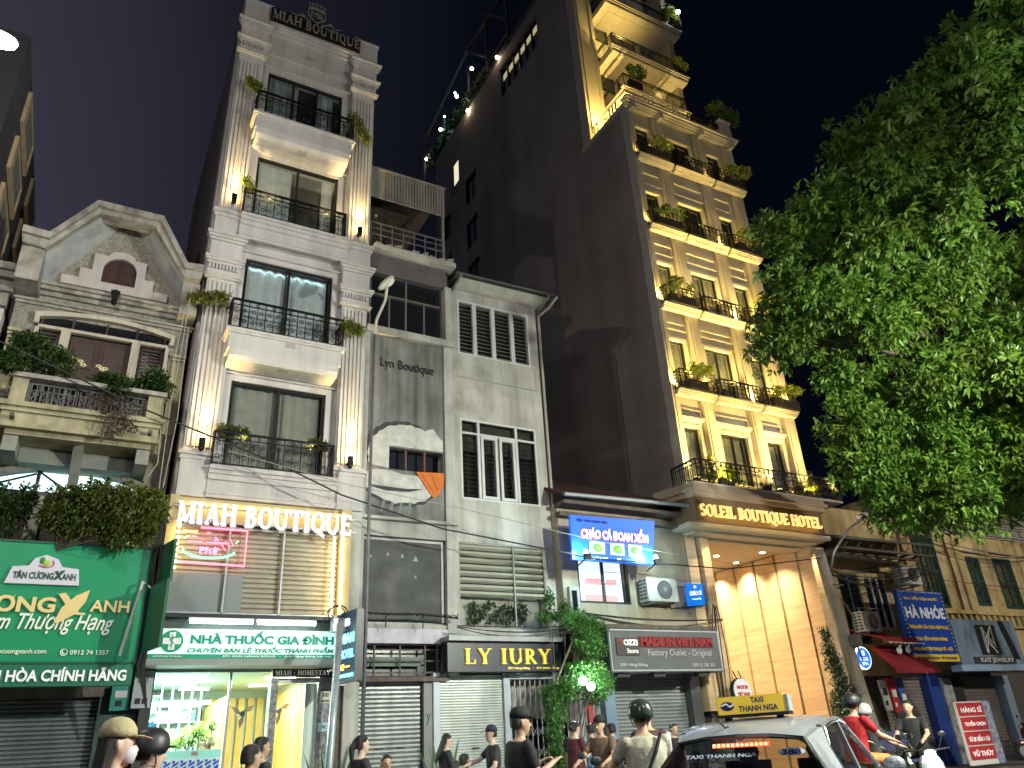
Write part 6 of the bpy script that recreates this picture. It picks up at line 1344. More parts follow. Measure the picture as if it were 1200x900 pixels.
for i, (x0, x1, z0, z1) in enumerate(yh):
    s_ = MB(); frame_rect(s_, x0, x1, z0, z1, 13.96, 14.04, .05); s_ = s_.build('window', green_shut, Y_)
    n = 4 if x1-x0 > 1 else 2; w = (x1-x0-.1)/n
    for k in range(n):
        a = x0+.05+k*w; f = MB(); frame_rect(f, a+.005, a+w-.005, z0+.05, z1-.05, 13.985, 14.02, .03); f.box(a+.03, a+w-.03, 13.99, 14.02, (z0+z1)/2-.03, (z0+z1)/2+.03); f = f.build('shutter_leaf', green_shut, s_)
    louvre_mb(x0+.06, x1-.06, z0+.06, z1-.06, 14.01, .075, .03, .008).build('louvre', mat('dark_green_slats', (.02, .06, .055), .6, var=.3), s_, kind='stuff')
    if i: 
        b = MB(); b.box(x0-.1, x1+.15, 13.88, 14.0, z1+.12, z1+.17); b.build('hood', old_cornice, Y_)
b = MB(); b.box(20.2, 34, 13.7, 14.0, 4.34, 4.44); b.box(20.2, 34, 13.84, 14.0, 4.0, 4.33)
for k in range(40): b.box(21.2+k*.3, 21.27+k*.3, 13.74, 13.8, 4.08, 4.33)
b.build('string_course', ochre, Y_)
b = MB(); b.tube([(21.35, 13.85, 7.0), (21.38, 13.82, 6.5), (21.35, 13.85, 6.1), (21.36, 13.85, 4.6)], .035, 5); b.tube([(20.9, 13.7, 6.75), (21.3, 13.65, 6.8), (21.5, 13.7, 6.6)], .05, 5); b.build('drain_pipe', mat('dark_pipe', (.10, .08, .06), .7, var=.3), Y_)
b = MB(); b.tube([(23.05, 13.9, 7.2), (23.06, 13.88, 5.4), (23.0, 13.86, 4.5)], .022, 5); b.build('wall_cable', rubber, Y_)
# lower connecting house between the hotel and the yellow house
Z_ = thing('link_house', 'small ochre house with a rusty tin canopy between the tall hotel and the yellow house', 'house', (19, 14.5, .42))
MB().box(17.62, 20.18, 14.3, 22, 2.7, 7.2).build('house_body', ochre, Z_)
b = MB(); wall_open(b, 17.62, 20.18, 2.7, 7.2, 14.0, 14.29, [(17.9, 18.75, 3.5, 5.35), (18.95, 19.9, 3.9, 5.3)]); b.build('wall', ochre, Z_)
b = MB(); b.add([(16.95, 12.9, 5.95), (20.9, 12.9, 6.0), (20.9, 14.0, 6.35), (17.0, 14.0, 6.35), (16.95, 12.9, 6.0), (20.9, 12.9, 6.05), (20.9, 14.0, 6.4), (17.0, 14.0, 6.4)], [(0, 1, 2, 3), (7, 6, 5, 4), (0, 4, 5, 1), (1, 5, 6, 2), (2, 6, 7, 3), (3, 7, 4, 0)]); b.build('tin_canopy', mat('rusty_tin_canopy', (.13, .14, .15), .6, metal=.3, var=.5, scale=4), Z_)
b = MB(); b.box(17.0, 20.9, 13.0, 13.06, 5.72, 5.78); b.box(17.0, 20.9, 13.5, 13.56, 5.72, 5.78)
for k in range(8): b.box(17.2+k*.5, 17.24+k*.5, 13.0, 14.0, 5.78, 5.83); b.tube([(17.2+k*.5, 13.05, 5.78), (17.45+k*.5, 13.05, 5.95)], .015, 4)
b.build('canopy_frame', rust_metal, Z_)
b = MB(); b.add([(17.0, 13.1, 5.60), (19.9, 13.1, 5.5), (19.9, 14.0, 5.72), (17.0, 14.0, 5.75)], [(0, 1, 2, 3)]); b.build('grey_tarpaulin', mat('grey_tarp', (.33, .32, .30), .8, var=.3), Z_)
window(Z_, 17.9, 18.75, 3.5, 5.35, 14.02, 2, None, green_shut, dark_glass, .06, None, False)
window(Z_, 18.95, 19.9, 3.9, 5.3, 14.02, 3, None, white_metal, dark_glass, .05, None, False)
b = MB(); frame_rect(b, 17.95, 20.1, 3.85, 4.35, 13.6, 13.63, .025)
for k in range(5): b.box(18.3+k*.36, 18.32+k*.36, 13.6, 13.63, 3.87, 4.33)
b.build('railing', mat('worn_grey_iron', (.25, .25, .24)), Z_)
ac_unit('white air conditioner under the tarpaulin beside the tall green shutters', 19.75, 20.5, 5.0, 5.5, 13.3, 13.6)
ac_unit('white air conditioner low beside the concrete lamp pole', 17.75, 18.4, 3.72, 4.22, 13.4, 13.7)
aw = thing('awning', 'dark red shop awning in two tiers beside the round spa sign', 'awning', (19, 13.3, 2.7))
ra = mat('dark_red_canvas', (.26, .012, .02), .8, var=.2, scale=3, streak=.1)
b = MB(); b.add([(17.7, 12.9, 3.45), (18.95, 12.9, 3.40), (18.95, 14.0, 3.85), (17.7, 14.0, 3.85)], [(0, 1, 2, 3), (3, 2, 1, 0)]); b.box(17.7, 18.95, 12.88, 12.9, 3.36, 3.5); b.build('upper_canvas', ra, aw)
b = MB(); b.add([(17.55, 12.7, 2.75), (19.3, 12.7, 2.7), (19.3, 13.3, 3.35), (17.55, 13.3, 3.35)], [(0, 1, 2, 3), (3, 2, 1, 0)]); b.box(17.55, 19.3, 12.68, 12.7, 2.64, 2.76); b.build('lower_canvas', ra, aw)
b = MB(); b.tube([(17.5, 12.66, 3.36), (18.9, 12.66, 3.33)], .012, 4)
for k in range(8): b.ell((17.6+k*.18, 12.66, 3.33), .022, 5, 4)
b.build('bulb_chain', mat('white_beads', (.6, .6, .6)), aw)
b = MB()
for cx, cz in ((18.25, 3.2), (18.6, 3.22)): b.ell((cx, 12.95, cz), (.11, .03, .09), 8, 5); b.ell((cx+.06, 12.95, cz+.1), (.04, .03, .05), 6, 4)
b.build('printed_figures', mat('white_print', (.7, .7, .7)), aw)
ss = thing('spa_sign', 'round blue spa sign with a white glowing rim on the concrete pole', 'sign', (16.9, 13.0, 2.75))
b = MB(); b.cyl((16.9, 13.0, 3.02), .265, .06, 'y', 30); b.build('rim', glow('white_rim_glow', (.85, .95, 1), 1.6), ss)
b = MB(); b.cyl((16.9, 12.99, 3.02), .235, .009, 'y', 30); b.build('face', mat('blue_face_spa', (.01, .10, .6), .4, emis=(0, .2, 1), es=.7), ss)
text_on('SOLEIL', 16.74, 17.06, 2.96, 3.04, 12.988, whl, ss, depth=.005, bold=.03); text_on('SPA', 16.79, 17.02, 2.85, 2.93, 12.988, whl, ss, depth=.005, bold=.04); text_on('S', 16.83, 16.97, 3.07, 3.20, 12.988, whl, ss, depth=.005, bold=.05)
hn = thing('advert_sign', 'tall blue and yellow advertising board with white outlined name above the street', 'sign', (19.8, 13.0, 2.93))
bf = mat('royal_blue_face', (.01, .055, .33), .4, var=.1); yf_ = mat('golden_yellow_print', (.72, .48, .03), .5)
MB().box(18.84, 20.72, 13.02, 13.14, 2.93, 4.74).build('board', bf, hn)
MB().box(18.84, 20.72, 13.0, 13.018, 2.94, 3.12).build('yellow_strip', yf_, hn)
text_on('THU TIỀN ĐIỆN NƯỚC', 19.05, 20.5, 4.48, 4.6, 13.018, yf_, hn, depth=.01, bold=.04)
text_on('HÀ NHÓE', 19.0, 20.62, 4.02, 4.38, 13.018, mat('white_print_b', (.72, .72, .74), .5), hn, depth=.012, bold=.03)
for s_, z0, a, c in (('TRƯNG BÀY, SỬA CHỮA ĐIỆN THOẠI', 3.74, 18.98, 20.62), ('THU TIỀN CHÍNH HÃNG', 3.46, 19.15, 20.45), ('MUA BÁN ĐIỆN THOẠI CŨ - MỚI', 3.19, 18.95, 20.55)): text_on(s_, a, c, z0, z0+.13, 13.018, yf_, hn, depth=.01, bold=.04)
text_on('ĐC: 298 HÀNG BÔNG   ĐT: 0912345678', 18.95, 20.6, 2.99, 3.07, 12.998, mat('navy_ink', (.01, .02, .12), .5), hn, depth=.004, bold=.03)
d0 = MB().ell((18.9, 13.0, 4.70), .02, 6, 4).build('border_bulb', mat('white_beads', (.6, .6, .6)), hn)
for k in range(1, 18): clone(d0, (k*.105, 0, 0), hn)
for k in range(1, 16): clone(d0, (0, 0, -k*.105), hn); clone(d0, (1.78, 0, -k*.105), hn)
kt = thing('shop_sign', 'blue grey jewellery shop sign with a black linework emblem panel and black name', 'sign', (22.2, 13.0, 2.7))
kf = mat('blue_grey_glossy_face', (.20, .28, .36), .18, var=.35, scale=2.2, stretch=(1, 1, .35), col2=(.10, .13, .18), c2amt=.4)
MB().box(20.8, 23.75, 13.02, 13.2, 2.86, 4.04).build('board', kf, kt); MB().box(20.62, 23.8, 12.95, 13.25, 2.70, 2.855).build('lower_rail', mat('light_blue_rail', (.30, .42, .6), .3, var=.2), kt)
MB().box(21.82, 22.72, 13.0, 13.018, 3.12, 3.9).build('emblem_panel', black_plastic, kt); MB().prism([(22.95, 4.03), (23.2, 4.03), (23.55, 3.0), (23.25, 3.0)], 'y', 13.003, 13.018).build('black_stripe', black_plastic, kt)
b = MB()
for p in (((22.05, 3.85), (22.05, 3.17)), ((22.12, 3.85), (22.12, 3.17)), ((22.12, 3.5), (22.5, 3.87)), ((22.12, 3.5), (22.55, 3.17)), ((22.18, 3.6), (22.5, 3.17)), ((22.05, 3.85), (22.45, 3.4)), ((22.5, 3.87), (22.5, 3.3)), ((22.05, 3.17), (22.4, 3.75))): b.tube([(p[0][0], 12.995, p[0][1]), (p[1][0], 12.995, p[1][1])], .012, 4)
b.build('emblem_lines', mat('white_print', (.7, .7, .7)), kt)
MB().box(21.35, 23.3, 13.008, 13.018, 2.88, 3.06).build('name_strip', mat('dark_grey_strip', (.05, .055, .06), .4), kt)
text_on('KAT JEWELRY', 21.65, 23.2, 2.89, 3.04, 13.006, mat('pale_print', (.55, .58, .6), .4), kt, depth=.01, bold=.03)
# shop fronts on the right
b = MB(); b.box(17.3, 34, 14.15, 14.29, .5, 2.8); b.build('ground_floor_wall', mat('dim_shop_wall', (.10, .09, .08), .8, var=.3), Y_)
b = MB(); b.box(19.35, 21.7, 13.98, 14.14, 2.62, 2.84); b.build('grey_lintel', mat('grey_lintel', (.22, .22, .23), .6), Y_)
shutter_mb(18.7, 20.35, .5, 2.66, 14.1, .085).build('roller_shutter', mat('tan_grey_shutter', (.30, .27, .24), .5, metal=.3, var=.2), Y_)
b = MB(); b.box(20.36, 20.85, 13.85, 14.1, .5, 2.7); b.build('blue_pillar', mat('royal_blue_paint', (.02, .06, .28), .5, var=.2), Y_)
b = MB(); b.box(20.86, 21.3, 13.8, 14.12, .5, 2.6); b.build('poster_pillar', mat('patchy_white_pillar', (.40, .42, .42), .6, var=.5, scale=4, col2=(.12, .14, .16), c2amt=.4), Y_)
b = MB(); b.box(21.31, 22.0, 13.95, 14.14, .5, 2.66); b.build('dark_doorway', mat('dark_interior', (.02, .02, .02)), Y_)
shutter_mb(22.1, 23.7, .5, 2.64, 14.1, .085).build('roller_shutter', mat('warm_steel_shutter', (.30, .28, .25), .4, metal=.5, var=.25), Y_)
b = MB(); b.box(23.75, 24.1, 13.85, 14.14, .5, 2.66); b.build('shop_post', mat('light_blue_rail', (.3, .42, .6)), Y_)
# posters and standing boards
for x, z0, z1, c, nm in ((17.95, 1.85, 2.55, (.5, .52, .5), 'white poster with a black figure leaning at the shop door beside the pole'), (18.28, 1.8, 2.6, (.45, .03, .03), 'narrow red poster board at the shop door beside the pole'), (18.62, 1.7, 2.6, (.05, .10, .35), 'narrow blue patterned board at the shop door')):
    t = thing('poster_board', nm, 'poster', (x, 13.6, z0)); b = MB(); b.add([(x, 13.5, z0), (x+.26, 13.5, z0), (x+.2, 13.5, z1), (x-.06, 13.5, z1), (x, 13.54, z0), (x+.26, 13.54, z0), (x+.2, 13.54, z1), (x-.06, 13.54, z1)], [(0, 1, 2, 3), (7, 6, 5, 4), (0, 4, 5, 1), (1, 5, 6, 2), (2, 6, 7, 3), (3, 7, 4, 0)]); b.build('board', mat('poster_%d' % int(x*100), c, .5, var=.2, scale=6), t)
    b = MB(); b.box(x+.02, x+.17, 13.48, 13.49, z0+.35, z0+.52); b.box(x+.03, x+.1, 13.48, 13.49, z0+.12, z0+.22); b.build('print', black_plastic if c[0] > c[1]-.05 and c[0] < .52 and c[1] > .3 else mat('white_print', (.7, .7, .7)), t)
sb = thing('standing_sign', 'white A board with four red panels of white lettering on the pavement', 'sign', (18.9, 12, .62))
b = MB(); b.box(18.42, 19.48, 12.0, 12.05, .58, 1.93); b.build('board', mat('white_board', (.6, .6, .58), .5), sb)
b = MB(); b.box(19.49, 19.8, 12.02, 12.05, .58, 1.93); b.build('flower_panel', mat('patterned_panel', (.5, .52, .5), .6, var=.4, scale=9, col2=(.08, .15, .45), c2amt=.7), sb)
rdp = mat('red_sign_panel', (.42, .03, .04), .5)
for i, tx in enumerate(('HÀNG SỈ', 'TUYỂN CHỌN', 'TỪ 2K ĐẾN 1 CÁI', 'VŨ THÚY')):
    z = 1.62-i*.31; p_ = MB().box(18.46+.0*i, 19.45, 11.985, 11.998, z, z+.28).build('red_panel', rdp, sb); text_on(tx, 18.56, 19.36, z+.07, z+.21, 11.984, wl, p_, depth=.004, bold=.03)
# concrete pole with LED street lamp
cp = thing('street_lamp', 'thick concrete pole with a white LED lamp head beside the travertine entrance', 'street lamp', (15.9, 12.5, .42))
b = MB(); b.tube([(16.05, 12.5, .42), (15.85, 12.5, 2.4), (15.55, 12.5, 5.45)], [.19, .16, .12], 12); b.build('pole', mat('concrete_pole', (.40, .34, .26), .85, var=.25, scale=4, streak=.3), cp, smooth=True)
b = MB(); b.tube([(15.72, 12.45, 4.9), (15.9, 12.35, 5.4), (16.35, 12.1, 5.95), (16.75, 11.9, 6.2)], .03, 6); b.build('arm', grey_metal, cp, smooth=True)
b = MB(); b.add([(16.60, 11.7, 6.16), (17.15, 11.6, 6.30), (17.2, 11.95, 6.34), (16.65, 12.05, 6.20), (16.60, 11.7, 6.24), (17.15, 11.6, 6.38), (17.2, 11.95, 6.42), (16.65, 12.05, 6.28)], [(0, 3, 2, 1), (4, 5, 6, 7), (0, 1, 5, 4), (1, 2, 6, 5), (2, 3, 7, 6), (3, 0, 4, 7)]); b.build('lamp_head', mat('white_lamp_head', (.55, .56, .55), .4, emis=(.9, .95, .9), es=.12), cp)
b = MB(); b.tube([(15.82, 12.35, 4.2), (15.95, 12.3, 3.9), (15.85, 12.3, 3.3), (15.95, 12.3, 2.9)], .02, 4); b.tube([(15.6, 12.36, 4.6), (15.95, 12.36, 4.6)], .02, 4); b.box(15.72, 15.95, 12.2, 12.34, 3.2, 3.45); b.build('pole_fittings', rust_metal, cp)
# =================== large tree ===================
CROWN = [(10.46, 1.27, 11.85, 0.38), (10.64, 1.76, 12, 0.34), (10.3, 1.44, 11.29, 0.35), (11.36, 1.28, 11.53, 0.41), (11.65, 0.92, 11.18, 0.3), (11.38, 2.36, 12.12, 0.33), (11.3, 1.74, 11.68, 0.35), (11.34, 1.45, 10.77, 0.41), (11.54, 1.12, 10.98, 0.29), (11.84, 0.89, 10.68, 0.3), (10.54, 2.64, 11.11, 0.4), (11.81, 2.65, 12.02, 0.41), (10.95, 1.93, 10.75, 0.37), (11.7, 1.88, 10.81, 0.31), (12.12, 1.41, 10.57, 0.34), (10.9, 0.98, 9.17, 0.26), (11, 2.98, 11.09, 0.42), (11.76, 2.86, 11.26, 0.36), (11.85, 2.49, 10.77, 0.33), (12.43, 2.13, 10.74, 0.37), (11.6, 1.48, 9.64, 0.35), (10.11, 3.46, 10.02, 0.34), (10.86, 3.2, 10.18, 0.37), (12.37, 3.26, 10.91, 0.36), (12.6, 3.04, 10.47, 0.48), (13.05, 2.56, 10.21, 0.36), (12.7, 1.98, 9.54, 0.37), (11.74, 1.52, 8.86, 0.28), (11.31, 5.42, 11.14, 0.47), (10, 4.5, 9.85, 0.37), (10.97, 4.06, 10, 0.46), (10.9, 3.51, 9.56, 0.43), (11.46, 3.3, 9.37, 0.34), (11.32, 2.8, 8.85, 0.39), (13.12, 2.67, 9.51, 0.32), (11.47, 2.03, 8.21, 0.3), (12.46, 1.87, 8.65, 0.34), (9.93, 4.95, 9.26, 0.4), (10.62, 4.84, 9.73, 0.43), (10.7, 4.2, 9.2, 0.36), (12.12, 4.35, 9.77, 0.4), (11.59, 3.6, 9.15, 0.4), (12.99, 3.32, 9.36, 0.42), (12.46, 2.83, 8.75, 0.4), (12.62, 2.5, 8.37, 0.33), (11.86, 1.96, 7.64, 0.32), (10.09, 5.96, 9.22, 0.42), (11.14, 6.18, 9.72, 0.52), (11.85, 5.51, 9.56, 0.46), (10.46, 4.51, 8.4, 0.33), (11, 3.9, 8.4, 0.32), (11.14, 3.45, 8.04, 0.4), (12.89, 3.81, 8.57, 0.45), (13.51, 3.2, 8.47, 0.33), (13.48, 2.79, 8.19, 0.33), (12.07, 2.19, 7.08, 0.3), (9.56, 6.85, 9.1, 0.46), (10.43, 6.41, 8.95, 0.42), (10.16, 5.71, 8.38, 0.41), (12.12, 5.77, 9.03, 0.39), (12.31, 5.35, 8.61, 0.44), (14.92, 5.82, 9.75, 0.44), (15.24, 5.43, 9.53, 0.5), (11.95, 3.65, 7.41, 0.34), (12.43, 3.38, 7.44, 0.33), (12.66, 2.93, 7.04, 0.38), (13.52, 2.76, 7.23, 0.33), (9.7, 7.07, 8.27, 0.41), (10.1, 6.67, 7.92, 0.5), (11.23, 6.51, 8.21, 0.5), (11.72, 5.9, 8.01, 0.47), (14.44, 6.43, 9.12, 0.59), (13.53, 5.48, 8.42, 0.49), (15.46, 5.6, 8.55, 0.44), (12.04, 3.91, 7.06, 0.4), (12.55, 3.5, 6.65, 0.41), (13.82, 3.46, 7.18, 0.33), (12.9, 2.92, 6.44, 0.33), (10.25, 7.95, 8.02, 0.46), (11.91, 8.15, 8.35, 0.48), (10.95, 6.48, 7.51, 0.45), (12.72, 7.05, 7.78, 0.41), (12.92, 5.97, 7.55, 0.49), (12.86, 5.59, 7.18, 0.48), (13.89, 5.41, 7.28, 0.47), (12.98, 4.32, 6.83, 0.37), (13.44, 3.99, 6.49, 0.34), (12.62, 3.32, 5.98, 0.4), (14.68, 3.31, 6.67, 0.34), (10.82, 7.39, 6.91, 0.39), (12.08, 7.73, 7.15, 0.48), (11.51, 6.26, 6.57, 0.4), (12.39, 5.94, 6.75, 0.39), (12.28, 5.35, 6.3, 0.39), (12.58, 5.04, 6.02, 0.44), (12.09, 4.39, 5.86, 0.32), (12.6, 3.95, 5.56, 0.32), (14.36, 4.11, 5.94, 0.43), (12.45, 7.73, 6.7, 0.54), (12.33, 6.85, 6.14, 0.45), (12.95, 6.7, 5.88, 0.41), (13.06, 5.92, 5.84, 0.46), (13.36, 5.79, 5.7, 0.42), (12.48, 4.65, 5.26, 0.37), (13.78, 4.76, 5.48, 0.39), (14.68, 4.43, 5.28, 0.35), (12.22, 8.18, 5.53, 0.4), (13.27, 7.71, 5.64, 0.51), (13.31, 6.98, 5.53, 0.52), (13.52, 6.36, 5.3, 0.43), (11.97, 5.27, 4.91, 0.33), (13.79, 5.51, 5.02, 0.41), (13.02, 4.62, 4.56, 0.36), (12.89, 3.97, 4.43, 0.4), (11.83, 7.82, 4.93, 0.39), (11.94, 7.39, 4.8, 0.38), (11.69, 6.6, 4.58, 0.4), (13.14, 5.23, 4.34, 0.37), (13.65, 4.55, 4.17, 0.32)]
CROWN += [(12.82, 6.97, 4.98, 0.45), (13.09, 6.59, 4.67, 0.45), (12.58, 7.56, 4.6, 0.35), (13.2, 6.2, 5.0, 0.5), (13.39, 7.17, 4.57, 0.35), (11.94, 7.52, 4.83, 0.35), (13.6, 6.81, 4.49, 0.35), (10.15, 5.58, 10.22, 0.4), (10.36, 4.85, 10.41, 0.4), (10.48, 4.2, 10.59, 0.42), (9.75, 6.16, 9.44, 0.4), (10.54, 3.69, 10.75, 0.4), (10.49, 5.53, 9.85, 0.45), (12.99, 6.29, 5.6, 0.5), (13.03, 6.51, 6.8, 0.5), (10.9, 7.51, 6.06, .45), (11.69, 7.66, 5.37, .45), (12.15, 7.21, 4.76, .4), (12.51, 6.59, 4.69, .4), (13.07, 6.29, 5.31, .45), (12.23, 6.77, 5.37, .45), (11.76, 7.16, 6.05, .45), (13.35, 6.27, 6.27, .45), (11.05, 7.64, 5.44, .38), (12.81, 6.59, 5.68, .45), (9.96, 7.72, 7.6, .38), (9.94, 7.24, 8.19, .4), (13.43, 5.95, 6.1, .45), (13.3, 5.3, 7.0, .4)]
CROWN = [c for c in CROWN if (c[2]-1.08)/math.hypot(c[0], c[1]) > .25]
T_ = thing('street_tree', 'large leafy street tree overhanging the ochre house, lit green from below', 'tree', (21.5, 10.2, .42))
b = MB()
b.tube([(21.5, 10.2, .3), (21.2, 10.0, 1.6), (20.6, 9.5, 3.4), (19.4, 8.9, 5.4), (18.4, 8.6, 6.4)], [.40, .34, .29, .26, .22], 12)
b.tube([(18.4, 8.6, 6.4), (16.6, 7.6, 6.6), (15.2, 7.0, 7.4), (13.9, 7.3, 7.7), (12.6, 7.6, 8.2)], [.2, .17, .12, .08, .04], 8)
b.tube([(18.4, 8.6, 6.4), (17.0, 7.2, 7.6), (15.4, 5.6, 9.6), (13.8, 4.8, 11.2), (12.6, 4.0, 12.2)], [.2, .16, .12, .08, .04], 8)
b.tube([(17.0, 7.2, 7.6), (15.6, 4.6, 8.6), (14.6, 3.2, 10.2), (13.4, 2.4, 11.4)], [.13, .10, .07, .04], 7)
b.tube([(18.4, 8.6, 6.4), (16.4, 8.1, 5.4), (14.4, 7.4, 5.4), (13.0, 7.5, 5.2)], [.14, .11, .07, .03], 7)
b.build('trunk', bark, T_, smooth=True)
b = MB(); rr = random.Random(4)
hub = [(16.6, 7.6, 6.6), (15.2, 7.0, 7.4), (13.9, 7.3, 7.7), (15.4, 5.6, 9.6), (13.8, 4.8, 11.2), (14.6, 3.2, 10.2), (14.4, 7.4, 5.4), (16.4, 8.1, 5.4), (15.6, 4.6, 8.6)]
for (x, y, z, r_) in CROWN:
    h = min(hub, key=lambda q_: (q_[0]-x)**2+(q_[1]-y)**2+(q_[2]-z)**2); mx = [(h[i]+(x, y, z)[i])/2+rr.uniform(-.3, .3) for i in range(3)]
    b.tube([h, mx, (x, y, z)], [.05, .03, .012], 4)
    for k in range(4): b.tube([(x, y, z), (x+rr.uniform(-1, 1)*r_, y+rr.uniform(-1, 1)*r_, z+rr.uniform(-1, .8)*r_)], [.012, .005], 3)
b.build('branch_set', bark, T_, kind='stuff')
C_ = [(K*x, K*y, K*z+OFF, r_*K*rr.uniform(1.1, 1.9), r_*K*rr.uniform(1.1, 1.9), r_*K*rr.uniform(.9, 1.7)) for (x, y, z, r_) in CROWN]
leaf_obj('crown', C_, 27000, .155, leaf_m, T_, k=7, droop=.4, shell=.1, wr=.36, kind='stuff')
# the clusters one can pick out on the lit edge: shared meshes
def cluster_mesh(k, size, seed):
    rg = np.random.default_rng(seed); ax = np.tile([0, 0, -.35], (k, 1)); D = rnd_dirs(k, rg); D[:, 2] = D[:, 2]*.4; V, F = leaf_arrays(np.zeros((k, 3)), D+ax, size, .36, rng=rg)
    me = mesh_np('leaf_cluster', V, F); me.materials.append(leaf_m); return me
cms = [cluster_mesh(k, s_, i) for i, (k, s_) in enumerate(((8, .19), (7, .21), (9, .18), (6, .22)))]
rg = np.random.default_rng(5); camv = np.array([0, 0, 1.3])
for i in range(270):
    c = np.array(C_[rg.integers(len(C_))]); d = rnd_dirs(1, rg)[0]; tocam = camv-c[:3]; tocam /= np.linalg.norm(tocam)
    if d @ tocam < 0: d = d-2*(d @ tocam)*tocam
    p = c[:3]+d*c[3:6]*1.05; o = put_mesh('leaf_cluster', cms[i % 4], tuple(p), T_); o.rotation_euler = (rg.uniform(-.5, .5), rg.uniform(-.5, .5), rg.uniform(0, 6.28))

# =================== plants of the gable house ===================
def plant(name, label, cl, n, sz, m_, cat='plant', droop=.25, group=None, k=4, u=True, stem=True):
    c2 = [(K*a, K*b_, K*c+OFF, r1*K, r2*K, r3*K) for a, b_, c, r1, r2, r3 in cl]
    base = (cl[0][0], cl[0][1], min(c[2]-c[5] for c in cl)); t = thing(name, label, cat, base, group)
    leaf_obj('foliage', c2, n, sz, m_, t, k=k, droop=droop, shell=.25)
    if stem:
        b = MB()
        for (x, y, z, *_r) in cl: b.tube([base, ((x+base[0])/2, y, (z+base[2])/2+.03), (x, y, z)], .012, 3)
        b.build('stem', bark, t)
    return t
plant('balcony_bush', 'round green bush on the left of the gable house balcony', [(-1.35, 13.25, 7.78, .36, .3, .3), (-1.6, 13.2, 7.5, .3, .25, .22), (-1.0, 13.25, 7.65, .28, .25, .25), (-1.5, 13.2, 7.9, .22, .2, .18)], 1300, .10, leaf_dk, 'bush')
plant('balcony_bush', 'dark fern like plants behind the right end of the gable house balcony coping', [(-.2, 13.5, 7.5, .3, .2, .2), (.15, 13.5, 7.48, .28, .2, .2), (.5, 13.4, 7.62, .26, .2, .24), (-.05, 13.2, 7.35, .2, .15, .18), (.62, 13.4, 7.5, .2, .2, .2)], 1000, .12, leaf_dk, 'bush')
plant('hanging_plant', 'dry brownish plant hanging over the gable house balcony railing', [(-.15, 13.1, 7.0, .3, .12, .22), (.05, 13.05, 6.75, .28, .12, .2), (.0, 13.05, 6.5, .2, .1, .2), (.2, 13.05, 6.62, .18, .1, .16)], 420, .05, mat('dry_brown_leaf', (.10, .07, .05), .8), 'plant')
fl_ = thing('flower_heads', 'pale yellow flower heads in front of the maroon balcony doors', 'flowers', (-.6, 13.4, 7.5)); b = MB()
for x, z in ((-.78, 7.82), (-.68, 7.78), (-.63, 7.72), (-.40, 7.74), (-.34, 7.69), (-.30, 7.71)):
    for k in range(5): b.ell((x+.035*math.cos(k*1.26), 13.35, z+.022*math.sin(k*1.26)), (.022, .01, .014), 6, 4)
b.build('petal_set', mat('pale_yellow_petal', (.62, .58, .32), .6), fl_); b = MB(); b.tube([(-.6, 13.5, 7.2), (-.7, 13.36, 7.77)], .006, 3); b.tube([(-.5, 13.5, 7.2), (-.36, 13.36, 7.7)], .006, 3); b.build('stem', bark, fl_)
plant('climbing_bush', 'wide leafy shrub overhanging the top of the green tea sign', [(-.45, 13.2, 5.25, .35, .3, .32), (.0, 13.1, 5.35, .38, .3, .34), (.4, 13.1, 5.3, .36, .3, .36), (.75, 13.15, 5.2, .28, .25, .36), (.2, 13.05, 4.95, .32, .25, .26), (.6, 13.1, 4.92, .3, .25, .28), (-.3, 13.15, 4.95, .3, .25, .25), (-.6, 13.2, 5.05, .2, .2, .22), (.3, 12.98, 4.72, .18, .15, .18), (.7, 13.2, 5.5, .25, .2, .12)], 3600, .105, leaf_ol, 'bush')
plant('climbing_bush', 'dim leafy shrub at the left edge above the green tea sign', [(-1.2, 13.4, 5.1, .26, .2, .36), (-1.45, 13.4, 5.3, .3, .2, .3), (-.98, 13.4, 5.3, .14, .15, .3)], 700, .10, leaf_dk, 'bush')
# loose wires between the gable house and the hotel
def wires(name, label, paths, r_=.014, m_=None, cat='cable', group=None):
    t = thing(name, label, cat, paths[0][-1], group)
    for p in paths:
        b = MB(); b.tube(p, r_, 4); b.build('wire', m_ or rubber, t)
    return t
wires('drop_wires', 'pale vertical wires dropping down the corner between the gable house and the white hotel', [[(.86, 13.4, 9.9), (.84, 13.3, 8.4), (.80, 13.3, 7.2), (.82, 13.25, 5.6)], [(.80, 13.4, 9.2), (.74, 13.3, 7.8), (.68, 13.3, 7.25), (.74, 13.25, 6.1), (.6, 13.25, 5.8)], [(.9, 13.35, 8.8), (.94, 13.3, 7.0), (.88, 13.3, 5.7)]], .010, mat('pale_wire', (.34, .31, .24), .7))
wires('cable_tangle', 'tangle of dark cables at the edge between the green sign and the pharmacy', [[(.96+.03*math.sin(k), 13.1, 5.2), (.92+.06*math.cos(k*2), 13.05, 4.3), (1.0+.05*math.sin(k*3), 13.08, 3.6), (.93+.05*math.cos(k), 13.1, 2.9), (1.1, 13.2, 2.3)] for k in range(7)], .014)
wires('signal_cable', 'black cable sagging across all the facades from the upper left to the entrance pole', [[(-4.5, 13.0, 8.7), (-1.81, 13.0, 7.74), (.41, 13.0, 6.92), (2.71, 13, 6.22), (3.81, 13, 5.79), (5.82, 13, 5.32), (9.31, 13, 4.97), (12.86, 12.9, 4.93), (15.6, 12.4, 5.25)]], .016)
wires('signal_cable', 'thin pale cable crossing below the mural towards the concrete pole', [[(1.8, 12.95, 6.35), (3.9, 12.95, 5.98), (6.4, 12.95, 5.72), (9.4, 12.95, 5.32), (12.9, 12.85, 5.05), (15.6, 12.4, 5.3)]], .007, mat('pale_wire', (.3, .3, .3)))
